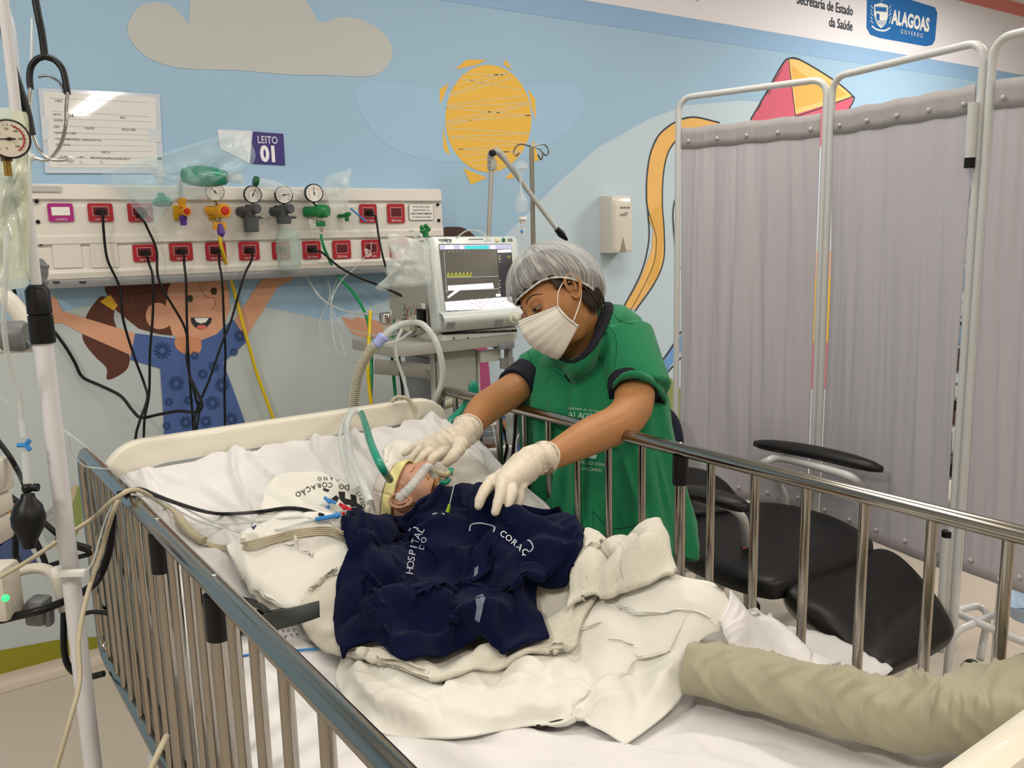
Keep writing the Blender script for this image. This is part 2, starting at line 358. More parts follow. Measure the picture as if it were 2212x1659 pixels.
# low plants and hill
decal('leaf', [(150, 1180), (144, 1110), (160, 1060), (176, 1052), (182, 1075), (176, 1130)], leafg, 3, True)
decal('leaf', [(118, 1180), (130, 1120), (150, 1060), (168, 1050), (150, 1110), (140, 1170)], leafc, 4, True)
decal('leaf', [(85, 1140), (95, 1110), (150, 1062), (150, 1130), (110, 1190)], leafb, 2)
decal('leaf', [(0, 1045), (34, 1075), (26, 1160), (0, 1180), (-30, 1120)], leafo, 3)
decal('leaf', [(-40, 1180), (10, 1150), (60, 1175), (90, 1230), (20, 1250), (-40, 1240)], leafb, 3)
decal('olive_hill', [(-60, 1425), (0, 1405), (120, 1383), (215, 1375), (400, 1340), (700, 1290), (700, 1330), (215, 1432), (0, 1485), (-60, 1500)], olivep, 4)
XD, ZD = Vector((1, 0, 0)), Vector((0, 0, 1))
dk = mm('lettering_dark', '#2f3a46')
def wtext(s, x, y, hpx, m, e=7, align='CENTER', bold=0., sx=1., spacing=1., parent=None):
    p = wp(x, y, e); k = (wp(x, y+hpx, e)-p).length
    return text(s, k*1.62, m, p, XD, ZD, parent or wall, 'mural_lettering', align, .0002, bold, sx, spacing)
wtext('Secretaria de Estado', 1843, 25, 18, dk, align='RIGHT', sx=.86, bold=.001)
wtext('da Sa\u00fade', 1842, 58, 18, dk, align='RIGHT', sx=.86, bold=.001)
wtext('utene', 1510, -3, 12, mm('lettering_blue', '#4577a8'), align='RIGHT', spacing=1.6)
# state government logo
decal('logo_board', [(1873, -15), (1872, 60), (1880, 75), (1900, 82), (2000, 100), (2014, 97), (2020, 86), (2025, 28), (2020, 16), (2008, 12), (1890, -24), (1880, -24)], logob, 5)
wtext('ALAGOAS', 1968, 47, 25, whitep, bold=.005, sx=.86, e=8)
wtext('GOVERNO', 1970, 73, 8, whitep, spacing=1.75, e=8)
# crest of the logo: shield, tower, waves, star, branches and ribbon
cx, cy = 1903, 36
decal('crest_shield', [(cx-15, cy-26), (cx, cy-30), (cx+15, cy-24), (cx+15, cy), (cx+9, cy+18), (cx, cy+25), (cx-9, cy+16), (cx-15, cy-4)], whitep, 7)
decal('crest_field', [(cx-12, cy-22), (cx+12, cy-20), (cx+12, cy-10), (cx-12, cy-12)], logob, 8)
decal('crest_tower', [(cx-10, cy-7), (cx-3, cy-6), (cx-3, cy+7), (cx-10, cy+6)], logob, 8)
for k in range(3): stroke('crest_wave', [(cx-10, cy+9+4*k), (cx-4, cy+7+4*k), (cx+3, cy+11+4*k), (cx+10, cy+8+4*k)], .004, logob, 8, n=3)
stroke('crest_star', [(cx+2, cy-42), (cx+5, cy-34), (cx-2, cy-38), (cx+7, cy-39), (cx-1, cy-33), (cx+2, cy-42)], .003, whitep, 8, smooth=False)
for s_ in (-1, 1):
    for k in range(5): stroke('crest_leaf', [(cx+s_*(17+k % 2*2), cy-18+k*8), (cx+s_*22, cy-24+k*8)], .005, whitep, 7, n=2)
stroke('crest_ribbon', [(cx-20, cy+20), (cx-8, cy+28), (cx+8, cy+30), (cx+20, cy+24)], .010, whitep, 7)
# bed number sign
t = thing('bed_number_sign', 'purple sign on the wall reading LEITO 01', 'sign', wp(583, 320, 0))
P = [PY(x, y, YW-.004) for x, y in ((546, 284), (612, 289), (616, 357), (540, 353))]
MB().prism(P, (0, .004, 0)).build('number_plate', mat('sign_purple', '#3a3376', .4), t, 0)
P = [PY(x, y, YW-.003) for x, y in ((470, 280), (546, 283), (541, 354), (475, 320))]
MB().prism(P, (0, .003, 0)).build('blank_plate', mat('sign_white', '#dcdfe6', .4), t, 0)
mw = mat('sign_lettering', '#e9e9f0', .5)
def stext(s, x, y, hpx, m, Y, parent, bold=0., sx=1., align='CENTER', xd=XD, zd=ZD, name='lettering', spacing=1.):
    p = PY(x, y, Y); k = (PY(x, y+hpx, Y)-p).length
    return text(s, k*1.5, m, p, xd, zd, parent, name, align, .0002, bold, sx, spacing)
stext('LEITO', 578, 303, 15, mw, YW-.0047, t, sx=.78)
stext('01', 581, 334, 30, mw, YW-.0047, t, bold=.004, sx=.85)
# ------------------------------------------------------------------ cloth: a small numpy solver, so folds come out of real slack
def pnoise(x, y, seed=0, oct=3, f=1., gain=.5):
    rs = np.random.RandomState(seed); G = rs.randn(64, 64, 2); G /= np.linalg.norm(G, axis=2, keepdims=True); out = np.zeros_like(x, dtype=float); a = 1.
    for o_ in range(oct):
        X = x*f+17.3*o_; Y = y*f+9.1*o_; xi = np.floor(X).astype(int); yi = np.floor(Y).astype(int); u = X-xi; v = Y-yi
        su = u*u*u*(u*(u*6-15)+10); sv = v*v*v*(v*(v*6-15)+10)
        def g(i, j): q = G[(xi+i) % 64, (yi+j) % 64]; return q[..., 0]*(u-i)+q[..., 1]*(v-j)
        out += a*((g(0, 0)*(1-su)+g(1, 0)*su)*(1-sv)+(g(0, 1)*(1-su)+g(1, 1)*su)*sv); a *= gain; f *= 2
    return out*1.4
HX0, HY0, HS, HNX, HNY = .15, .15, .006, 260, 370
def bed_z(Y):
    t = np.clip((Y-1.15)/.9, 0, 1.05); return .755 + .235*t*t*(1.9-.9*t)
_gx, _gy = np.meshgrid(HX0+HS*np.arange(HNX), HY0+HS*np.arange(HNY), indexing='ij')
HM = np.where((_gx > .34) & (_gx < 1.262) & (_gy > .44) & (_gy < 2.09), bed_z(_gy), .3)
def hm_at(x, y, H_=None):
    H_ = HM if H_ is None else H_
    u = np.clip((x-HX0)/HS, 0, HNX-1.001); v = np.clip((y-HY0)/HS, 0, HNY-1.001); i = u.astype(int); j = v.astype(int); a = u-i; b = v-j
    return (H_[i, j]*(1-a)+H_[i+1, j]*a)*(1-b)+(H_[i, j+1]*(1-a)+H_[i+1, j+1]*a)*b
def hm_bump(pts, r, h, into=None):
    """add a rounded ridge along pts (x, y) with radii r and heights h to the height map"""
    global HM
    P = [Vector((p[0], p[1], 0)) for p in pts]; n = len(P)
    R = list(r) if hasattr(r, '__len__') else [r]*n; Hh = list(h) if hasattr(h, '__len__') else [h]*n
    best = np.zeros_like(HM)
    for k in range(max(1, n-1)):
        a = P[k]; b_ = P[min(k+1, n-1)]; dx, dy = b_.x-a.x, b_.y-a.y; L2 = dx*dx+dy*dy+1e-9
        t = np.clip(((_gx-a.x)*dx+(_gy-a.y)*dy)/L2, 0, 1); rr = R[k]+(R[min(k+1, n-1)]-R[k])*t; hh = Hh[k]+(Hh[min(k+1, n-1)]-Hh[k])*t
        d = np.sqrt((_gx-a.x-dx*t)**2+(_gy-a.y-dy*t)**2)/rr
        best = np.maximum(best, hh*np.where(d < 1, np.cos(np.clip(d, 0, 1)*pi/2)**1.5, 0))
    if into is not None: np.maximum(into, best, out=into)
    else: HM = HM+best
def hm_add(V, grow=2):
    """stamp a finished cloth (n x m x 3 grid) on the height map"""
    global HM
    A = V; k = 3
    for ax_ in (0, 1):
        A = np.concatenate([A] + [(A[:-1]*(1-t)+A[1:]*t) if ax_ == 0 else (A[:, :-1]*(1-t)+A[:, 1:]*t) for t in np.arange(1, k)/k], axis=ax_)
    i = np.round((A[..., 0]-HX0)/HS).astype(int).ravel(); j = np.round((A[..., 1]-HY0)/HS).astype(int).ravel(); z = A[..., 2].ravel()
    ok = (i >= 1) & (i < HNX-1) & (j >= 1) & (j < HNY-1)
    N = np.full_like(HM, -9.); np.maximum.at(N, (i[ok], j[ok]), z[ok])
    for _ in range(grow):
        N2 = N.copy()
        for di, dj in ((1, 0), (-1, 0), (0, 1), (0, -1)): N2 = np.maximum(N2, np.roll(np.roll(N, di, 0), dj, 1))
        N = np.where(N < 0, N2, N)
    K = np.where(N < 0, HM, N)
    for _ in range(3):
        K = (K*2+np.roll(K, 1, 0)+np.roll(K, -1, 0)+np.roll(K, 1, 1)+np.roll(K, -1, 1))/6
    HM = np.maximum(HM, np.where(N < 0, HM, np.maximum(K, N-.002)))
def resample(pts, n):
    P = np.array([list(p) for p in cr(pts, 10)]); s = np.r_[0, np.cumsum(np.linalg.norm(np.diff(P, axis=0), axis=1))]
    return np.array([np.interp(np.linspace(0, s[-1], n), s, P[:, k]) for k in range(3)]).T
def upsample(X, k):
    """Catmull-Rom upsampling of a grid of points"""
    for ax_ in (0, 1):
        A = np.moveaxis(X, ax_, 0); P = np.concatenate([2*A[:1]-A[1:2], A, 2*A[-1:]-A[-2:-1]]); out = []
        for i in range(len(A)-1):
            p0, p1, p2, p3 = P[i], P[i+1], P[i+2], P[i+3]
            for j in range(k):
                t = j/k; out.append(.5*(2*p1+(p2-p0)*t+(2*p0-5*p1+4*p2-p3)*t*t+(3*p1-p0-3*p2+p3)*t**3))
        out.append(A[-1]); X = np.moveaxis(np.array(out), 0, ax_)
    return X
def cloth(top, right, bottom, left, nu, nv, ex=.2, it=160, seed=1, thick=.004, g=.004, amp=.012, pin=.35, bend=.12, nf=9., up=3, smooth=1, edge=.35, rid=(), FL=None):
    """top: left->right, bottom: left->right, left: top->bottom, right: top->bottom (world points).  Returns a grid of points"""
    T, B_ = resample(top, nu), resample(bottom, nu); Lf, Rt = resample(left, nv), resample(right, nv)
    u = np.linspace(0, 1, nu)[None, :, None]; v = np.linspace(0, 1, nv)[:, None, None]
    X = (1-v)*T[None]+v*B_[None]+(1-u)*Lf[:, None]+u*Rt[:, None]-((1-u)*(1-v)*T[0]+u*(1-v)*T[-1]+(1-u)*v*B_[0]+u*v*B_[-1])
    und = hm_at(X[..., 0], X[..., 1]); inner = (np.minimum(u, 1-u)*np.minimum(v, 1-v)*20)[..., 0].clip(0, 1)
    RD = np.zeros(X.shape[:2]); fade = (np.minimum(u, 1-u)*np.minimum(v, 1-v)*60)[..., 0].clip(0, 1)
    for am, fr, an, st, sd in rid:
        ca, sa = cos(radians(an)), sin(radians(an)); a_ = X[..., 0]*ca+X[..., 1]*sa; b_ = -X[..., 0]*sa+X[..., 1]*ca
        wx = .35/fr*pnoise(a_, b_, sd+40, 2, fr*.6); n_ = pnoise((a_+wx), b_/st+wx*.6, sd, 1, fr); RD += am*np.clip(1-np.abs(n_)*1.9, 0, 1)**1.5
    if FL is not None: RD += hm_at(X[..., 0], X[..., 1], FL)
    RD *= fade
    X[..., 2] = np.maximum(X[..., 2]*(1-inner)+und*inner, und+thick)+RD
    home = X.copy()
    def ln(a, b): return np.linalg.norm(a-b, axis=2)
    lu = ln(X[:, 1:], X[:, :-1]); lv = ln(X[1:], X[:-1]); fall = edge+(1-edge)*inner
    lu = lu*(1+ex*fall[:, 1:]); lv = lv*(1+ex*fall[1:])
    X[..., 2] += amp*(1+pnoise(X[..., 0], X[..., 1], seed, 2, nf)*1.4)*inner
    X[..., 0] += inner*amp*.7*pnoise(X[..., 0], X[..., 1], seed+5, 2, nf); X[..., 1] += inner*amp*.7*pnoise(X[..., 0], X[..., 1], seed+9, 2, nf)
    E_ = np.zeros(X.shape[:2], bool); E_[0] = E_[-1] = True; E_[:, 0] = E_[:, -1] = True
    Vl = np.zeros_like(X); ld = np.sqrt((lu[:-1]**2+lv[:, :-1]**2))
    def con(a, b, l, k):
        d = b-a; L = np.linalg.norm(d, axis=-1, keepdims=True)+1e-9; c = d*((L-l[..., None])/L*.5*k); a += c; b -= c
    def lap(X):
        Y = X.copy(); Y[1:-1, 1:-1] = (X[:-2, 1:-1]+X[2:, 1:-1]+X[1:-1, :-2]+X[1:-1, 2:])/4; return Y
    def hit_(X):
        h = hm_at(X[..., 0], X[..., 1])+thick+RD; m_ = X[..., 2] < h; X[..., 2] = np.where(m_, h, X[..., 2]); return m_
    for s in range(it):
        O = X.copy(); X = X+Vl*.92; X[..., 2] -= g
        for q in range(4):
            for o_ in (0, 1):
                con(X[:, o_:-1:2], X[:, o_+1::2], lu[:, o_::2], .9); con(X[o_:-1:2], X[o_+1::2], lv[o_::2], .9)
            for o_ in (0, 1):
                con(X[o_:-1:2, :-1], X[o_+1::2, 1:], ld[o_::2], .15); con(X[o_:-1:2, 1:], X[o_+1::2, :-1], ld[o_::2], .15)
        X += (lap(X)-X)*bend
        X[E_] += (home[E_]-X[E_])*pin
        m_ = hit_(X); Vl = np.clip(X-O, -.012, .012); Vl[m_] *= .3
    for q in range(smooth): X = X*.5+lap(X)*.5
    hit_(X)
    X = upsample(X, up); X = X*.5+lap(X)*.5
    RD = upsample(RD[..., None], up)[..., 0]; h = hm_at(X[..., 0], X[..., 1])+thick*.7+RD*.9; X[..., 2] = np.maximum(X[..., 2], h)
    return lap(X)
def cloth_obj(name, X, m, parent=None, thick=.004, sub=1, stamp=True, tex=None):
    b = MB(); b.grid([[Vector(p) for p in r] for r in X]); o = b.build(name, m, parent, 180)
    if o.data.polygons[len(o.data.polygons)//2].normal.z < 0: o.data.flip_normals()
    s = o.modifiers.new('s', 'SOLIDIFY'); s.thickness = thick; s.offset = -1
    if sub and 0: q = o.modifiers.new('d', 'SUBSURF'); q.levels = q.render_levels = sub
    if tex: tex(o)
    if stamp: hm_add(X)
    return o
# ------------------------------------------------------------------ bedhead gas and power panel
YP = 3.185
m_pan = mat('panel_cream_enamel', '#dcd8d0', .28, var=.015, coat=.2)
m_gry = mat('panel_grey_trim', '#8f9194', .35, metal=.3)
m_blk = mat('black_rubber', '#0d0d0f', .42, var=.1, spec=.35)
m_chrome = mat('chrome', '#c9c6c0', .12, metal=1., var=.03)
m_red = mat('socket_red', '#a81f2c', .45); m_mag = mat('socket_magenta', '#a5207a', .45); m_dred = mat('socket_dark_red', '#5f1420', .5)
m_ylw = mat('valve_yellow', '#e8a512', .4, coat=.3); m_knobred = mat('knob_red', '#c2260f', .4); m_pur = mat('connector_purple', '#5a3591', .4)
m_dgry = mat('dark_grey_plastic', '#4b4d50', .4); m_grn = mat('valve_green', '#0e7a3c', .35, coat=.3); m_face = mat('gauge_face', '#ecebe6', .4)
m_stkr = mat('sticker_white', '#e8e6e0', .5); m_ink = mat('ink_black', '#26262a', .6)
def glassy(name, c, alpha, rough=.1, bump=0., bscale=20):
    m = mat(name, c, rough, alpha=alpha, var=.02, bump=bump, bscale=bscale, spec=.6); return m
m_jar = glassy('clear_glass', '#b9cfc8', .28, .04); m_clr = glassy('clear_vinyl', '#dfe6e4', .42, .12); m_bagc = glassy('clear_film', '#e4ecec', .30, .15, .6, 14)
zt, zb = PY(500, 404, YP).z, PY(500, 600, YP).z
xl, xr = PY(62, 500, YP).x, PY(957, 500, YP).x
Hh = zt-zb
pan = thing('bedhead_panel', 'long cream panel of sockets and gas outlets fixed to the wall above the bed', 'wall panel', (xl, YW, zb))
prof = [(YW, zt+.006), (YP+.02, zt+.004), (YP+.004, zt-.004), (YP, zt-.045), (YP+.010, zt-.052), (YP+.010, zt-.064), (YP+.003, zt-.070), (YP+.002, zt-.160), (YP-.004, zt-.168), (YP-.004, zt-.190), (YP+.008, zt-.197), (YP+.003, zt-.205), (YP+.003, zb+.052), (YP-.006, zb+.040), (YP-.002, zb+.022), (YP+.004, zb+.018), (YW, zb+.018)]
b = MB(); b.rings([[Vector((x, y, z)) for y, z in prof] for x in (xl, xr)]); b.build('body', m_pan, pan, 25)
b = MB(); b.box(((xl+xr)/2+.02, (YP+YW)/2-.004, zb+.006), (xr-xl-.03, YW-YP-.01, .030), bev=.004).build('bottom_rail', m_gry, pan)
for x, y in ((79, 435), (82, 479), (88, 527), (95, 571), (946, 442), (948, 476)):
    p = PY(x, y, YP-.001); MB().cyl(p+Vector((0, .004, 0)), p-Vector((0, .002, 0)), .0065, seg=14).build('plug_cap', m_blk, pan)
for x in (121, 178): p = PY(x, 608, YP+.004); MB().lathe(p, (0, 0, -1), [(0, .011), (.004, .011)], 14).build('cable_hole', m_blk, pan)
# recessed blank covers bottom left
for x, y in ((145, 546), (225, 546)): p = PY(x, y, YP+.001); MB().prism([p+Vector((a, 0, c)) for a, c in rrect(.085, .098, .004)], (0, -.002, 0)).build('blank_cover', m_pan, pan, 20)
RW = 'rounded red plate with a black-recessed socket'
def outlet(x, y, name='socket_outlet', m1=m_red, col='red', wd=54, hd=43, yo=YP, cap='220 Volts'):
    p = PY(x, y, yo-.001); k = (PY(x+10, y, yo)-PY(x, y, yo)).length/10
    w_, h_ = wd*k, hd*k*1.0
    f = MB().prism([p+Vector((a, 0, c)) for a, c in rrect(w_, h_, .006)], (0, -.003, 0)).build(name, m1, pan, 20)
    q = p+Vector((0, -.0035, .004))
    if cap == 'L\u00d3GICA': MB().prism([q+Vector((a, 0, c)) for a, c in rrect(w_*.72, h_*.46, .002)], (0, -.001, 0)).build('blank_insert', m_stkr, f, 20)
    else:
        e = MB(); A = [q+Vector((a, 0, c)) for a, c in rrect(w_*.66, h_*.52, .002)]; e.prism(A, (0, -.0008, 0)); e.build('socket_rim', mat('rim_pink', '#d9a7a7', .5), f, 20)
        MB().prism([q+Vector((a, -.0008, c)) for a, c in rrect(w_*.61, h_*.46, .002)], (0, -.0008, 0)).build('socket_insert', m_dred, f, 20)
        for s_ in (-1, 0, 1): MB().cyl(q+Vector((s_*.008, -.0016, .002 if s_ else -.003)), q+Vector((s_*.008, -.0022, .002 if s_ else -.003)), .0022, seg=10).build('pin_hole', m_blk, f)
    o = text(cap, h_*.16, m_stkr, p+Vector((0, -.0038, -h_*.38)), XD, ZD, f, 'caption', depth=.0002)
    return f
outlet(131, 459, 'data_outlet', m_mag, 'magenta', 55, 43, cap='L\u00d3GICA')
R1 = [(217, 459), (303, 459), (795, 461), (855, 461)]
R2 = [(312, 547), (391, 544), (466, 543), (538, 542), (607, 541), (673, 540), (738, 539), (801, 538), (862, 537)]
for x, y in R1: outlet(x, y, wd=54 if x < 700 else 37, hd=42 if x < 700 else 36)
for x, y in R2: outlet(x, y, wd=50 if x < 400 else 44 if x < 600 else 39, hd=39 if x < 600 else 36, yo=YP+.002)
# warning sticker on the panel
p = PY(910, 458, YP-.001)
MB().prism([p+Vector((a, 0, c)) for a, c in rrect(.118, .068, .008)], (0, -.0008, 0)).build('warning_sticker', m_ink, pan, 20)
MB().prism([p+Vector((a, -.0008, c)) for a, c in rrect(.115, .065, .007)], (0, -.0006, 0)).build('warning_sticker', m_stkr, pan, 20)
for i, s in enumerate(('FAVOR N\u00c3O LIGAR', 'EQUIPAMENTO DE', 'RAIO X NAS TOMADAS', 'DA R\u00c9GUA DE GASES')):
    text(s, .0105, m_ink, p+Vector((0, -.0017, .021-.014*i)), XD, ZD, pan, 'sticker_lettering', depth=.0002, bold=.0003 if i == 2 else 0, sx=.9)
p = PY(95, 408, YP-.003); MB().prism([p+Vector((a, 0, c)) for a, c in rrect(.10, .018, .001)], (0, -.0008, 0)).build('maker_plate', mat('plate_grey', '#b9b8b2', .4), pan, 20)
# patient form in its clear holder, names left out
dd = YW-.006
P = [PY(x, y, dd) for x, y in ((82, 190), (345, 203), (352, 330), (352, 374), (98, 374))]
ch = thing('patient_form', 'white printed form in a clear plastic holder on the wall above the panel', 'form', P[4])
MB().prism(P, (0, .003, 0)).build('clear_holder', mat('holder_film', '#c9d4e2', .08, spec=.9, coat=1., var=.02), ch, 0)
P = [PY(x, y, dd-.0012) for x, y in ((92, 198), (336, 210), (340, 362), (108, 362))]
MB().prism(P, (0, .001, 0)).build('paper', mat('paper', '#dfdfdc', .6, coat=1.), ch, 0)
P = [PY(x, y, dd-.002) for x, y in ((88, 250), (104, 254), (106, 300), (92, 306))]
MB().prism(P, (0, .001, 0)).build('holder_clip', mat('holder_clip', '#cfd6dc', .15), ch, 0)
P = [PY(x, y, dd-.002) for x, y in ((320, 278), (345, 280), (348, 308), (322, 306))]
MB().prism(P, (0, .001, 0)).build('holder_clip', mat('holder_clip', '#cfd6dc', .15), ch, 0)
m_grl = mat('form_line', '#a7a9ab', .6)
def fl(a, c):
    A, B_ = PY(*a, dd-.0016), PY(*c, dd-.0016); MB().box((A+B_)/2, ((B_-A).length, .0003, .0009), Euler((0, -math.atan2(B_.z-A.z, B_.x-A.x), 0)).to_matrix()).build('form_rule', m_grl, ch, 0)
for a, c in (((108, 212), (318, 221)), ((111, 240), (323, 252)), ((113, 256), (324, 263)), ((114, 271), (325, 279)), ((115, 286), (326, 292)), ((117, 299), (327, 303)), ((119, 313), (328, 316)), ((120, 326), (330, 327)), ((121, 342), (331, 341)), ((122, 356), (332, 356))): fl(a, c)
def ftx(s, x, y, h_, al='LEFT', bold=0.):
    p = PY(x, y, dd-.0016); k = (PY(x, y+h_, dd)-PY(x, y, dd)).length
    A, B_ = PY(x, y, dd-.0016), PY(x+60, y+2.2, dd-.0016)
    text(s, k*1.4, m_ink, p, B_-A, ZD, ch, 'form_lettering', al, .0002, bold)
for s, x, y, h_ in (('LEITO:', 114, 247, 4.5), ('04', 146, 250, 9), ('REG:', 259, 254, 4.5), ('NOME:', 116, 260, 4.5), ('DN:', 117, 274, 4.5), ('IDADE:', 184, 277, 4.5), ('SEXO: FEM', 263, 280, 4.5), ('NOME DA M\u00c3E:', 118, 287, 4.5), ('COMORBIDADES: CARDIOPATIA', 120, 300, 4.5), ('ALERGIAS:', 121, 312, 4.5), ('RISCO', 219, 329, 4.5), ('QUEDA', 129, 339, 4.5), ('UPP', 169, 340, 4.5), ('BRONCOASPIRA\u00c7\u00c3O', 196, 341, 4.5), ('( )', 172, 350, 4.5), ('( )', 216, 350, 4.5), ('FLEBITE', 259, 343, 4.5), ('HEC', 119, 218, 6)):
    ftx(s, x, y, h_)
# power cables: each one a plug and a long black lead
def plug_cable(x, y, path, label, yo=YP, r=.0044, side=0):
    p = PY(x, y, yo-.004); t = thing('power_cable', label, 'cable', p, 'black power cables hanging from the panel')
    b = MB(); R_ = [(-.0, .0), (0, 1)]
    pr = [(a, c) for a, c in ((-.0175, 0), (-.010, .009), (.010, .009), (.0175, 0), (.010, -.009), (-.010, -.009))]
    b.rings([[p+Vector((a*s, -h, c*s)) for a, c in pr] for h, s in ((0, .95), (.012, 1), (.022, .8), (.027, .45))]); b.build('plug', m_blk, t, 30)
    pts = [p+Vector((0, -.022, -.002)), p+Vector((0.0, -.034, -.012))]+[Q(a, c, dY(a, c, yy)) for a, c, yy in path]
    b = MB().tube(cr(pts, 8), r, 8); b.build('lead', m_blk, t, 60)
Yc = YP-.03
pc = plug_cable
pc(217, 457, [(224, 500, Yc), (232, 560, Yc), (258, 620, Yc), (266, 690, 3.15), (290, 770, 3.15), (312, 830, 3.15), (318, 862, 3.12), (300, 915, 3.1), (292, 960, 3.1), (290, 1100, 3.1)], 'black power cable hanging from the leftmost red socket of the upper row')
pc(303, 466, [(318, 492, Yc), (338, 540, Yc), (345, 610, 3.14), (400, 710, 3.15), (404, 780, 3.13), (420, 850, 3.12), (430, 890, 3.12), (424, 940, 3.1), (420, 1100, 3.1)], 'black power cable coming out from under the bagged resuscitator')
pc(312, 546, [(322, 570, Yc), (330, 600, 3.14), (330, 680, 3.14), (324, 760, 3.14), (322, 850, 3.14), (312, 910, 3.12), (310, 1000, 3.1)], 'black power cable from the leftmost red socket of the lower row', YP+.002)
pc(391, 543, [(398, 570, Yc), (402, 610, 3.14), (404, 700, 3.14), (408, 790, 3.14), (412, 850, 3.14), (418, 940, 3.12), (418, 1100, 3.1)], 'black power cable from the second socket of the lower row', YP+.002)
pc(466, 542, [(474, 570, Yc), (480, 610, 3.14), (484, 700, 3.14), (487, 760, 3.14), (485, 840, 3.14), (486, 920, 3.13), (486, 1100, 3.1)], 'black power cable from the socket behind the yellow hose', YP+.002)
pc(538, 541, [(542, 565, Yc), (526, 600, 3.14), (500, 690, 3.14), (480, 740, 3.13), (452, 820, 3.12), (424, 890, 3.12), (420, 940, 3.1), (420, 1100, 3.1)], 'black power cable slanting down left from the fourth lower socket', YP+.002)
pc(673, 538, [(695, 545, Yc-.02), (735, 578, 3.12), (780, 602, 3.10), (820, 617, 3.02), (870, 640, 2.9)], 'black power cable running right to the ventilator from the lower row', YP+.002)
pc(797, 459, [(812, 470, Yc-.01), (818, 510, 3.13), (826, 550, 3.10), (834, 580, 3.05), (850, 640, 2.98)], 'black power cable from the right upper socket down behind the glove bag', YP)
# loose black cable across the wall, from the left
o = px_tube('floor_cable', [(30, 625, 2.9), (45, 670, 2.95), (100, 700, 3.0), (135, 740, 3.0), (160, 780, 3.0), (178, 814, 3.0), (215, 832, 3.0), (260, 855, 3.0), (285, 885, 3.0), (305, 902, 3.0), (345, 895, 3.0), (385, 888, 3.0), (425, 890, 3.0), (436, 872, 3.0), (422, 840, 3.0), (408, 810, 3.0)], .0055, m_blk, 'thick black cable sagging across the wall left of the bedhead', 'cable')
# gas outlet yellow plates
for x, y in ((388, 460), (463, 460)):
    p = PY(x-3, y, YP-.001); f = MB().prism([p+Vector((a, 0, c)) for a, c in rrect(.034, .052, .004)], (0, -.002, 0)).build('gas_plate', mat('gas_plate_yellow', '#d9b21e', .45), pan, 20)
    text('AR MED.', .0065, m_ink, p+Vector((0, -.0025, -.021)), XD, ZD, f, 'caption', depth=.0002)
for x, y in ((527, 458), (600, 456)): p = PY(x-2, y, YP); MB().lathe(p, (0, -1, 0), [(0, .021), (.002, .021), (.004, .017), (.004, .011)], 20).build('gas_socket', m_chrome, pan)
D = Vector((0, -1, 0))
# dial facing the room
def dial(p, r, rim, parent, ang, label=None):
    d = Vector((-.15, -1, -.05)).normalized()
    g = MB().lathe(p, d, [(-.016, r*.8), (-.012, r), (.004, r), (.0055, r*.93), (.0035, r*.88)], 28).build('gauge', rim, parent, 40)
    MB().lathe(p, d, [(.003, r*.9), (.0042, r*.9)], 28).build('dial_face', m_face, g)
    u, w_, _ = frame(d); X = Vector((1, 0, 0)); X = (X-d*X.dot(d)).normalized(); Z = X.cross(-d)*-1; Z = Z if Z.z > 0 else -Z
    o = p+d*.0045; b = MB()
    for k in range(11):
        a = radians(225-27*k); e = X*cos(a)+Z*sin(a); b.tube([o+e*r*.66, o+e*r*.82], .0005, 4)
    b.build('dial_ticks', m_ink, g, 0)
    b = MB(); P_ = [o+(X*cos(radians(225-27*k/3))+Z*sin(radians(225-27*k/3)))*r*.52 for k in range(0, 31)]; b.tube(P_, .0005, 4); b.build('dial_arc', mat('dial_red', '#c26060', .5), g, 0)
    e = X*cos(radians(ang))+Z*sin(radians(ang)); MB().tube([o-e*r*.25+d*.001, o+e*r*.72+d*.001], [.0011, .0004], 5).build('needle', m_ink, g, 0)
    MB().cyl(o, o+d*.002, .0022, seg=10).build('needle_hub', m_ink, g)
    return g
def knob(p, d, r, L, m, name, parent, flutes=0, label=None):
    return MB().lathe(p, d, [(0, r*.8), (L*.1, r), (L*.8, r), (L, r*.85), (L, .0)], 20).build(name, m, parent, 30, label)
# 1 flowmeter
p = PY(392, 456, YP-.02); t_s = t = thing('air_flowmeter', 'clear glass flowmeter on yellow valve with red knob, left of the gauges', 'flowmeter', p)
MB().cyl(p+Vector((0, .022, 0)), p-Vector((0, .012, 0)), .011).build('valve_body', m_ylw, t)
MB().lathe(p+Vector((0, -.01, .010)), (0, 0, 1), [(0, .010), (.012, .010), (.016, .012), (.024, .012), (.026, .009)], 18).build('valve_collar', m_ylw, t)
knob(p+Vector((.006, -.014, -.002)), D, .013, .018, m_ylw, 'knob', t); knob(p+Vector((.006, -.030, -.002)), D, .0085, .005, m_knobred, 'knob_cap', t)
MB().lathe(p+Vector((0, -.01, .034)), (.02, 0, 1), [(0, .009), (.060, .009), (.064, .005)], 16).build('glass_tube', m_clr, t)
MB().cyl(p+Vector((0, -.01, .034)), p+Vector((.001, -.01, .085)), .0035).build('float_tube', m_chrome, t)
MB().lathe(p+Vector((0, -.01, -.012)), (0, 0, -1), [(0, .008), (.006, .011), (.010, .013), (.012, .0095), (.026, .009), (.028, .006)], 18).build('purple_cap', m_pur, t)
t_s.scale = (1.25, 1.25, 1.25)
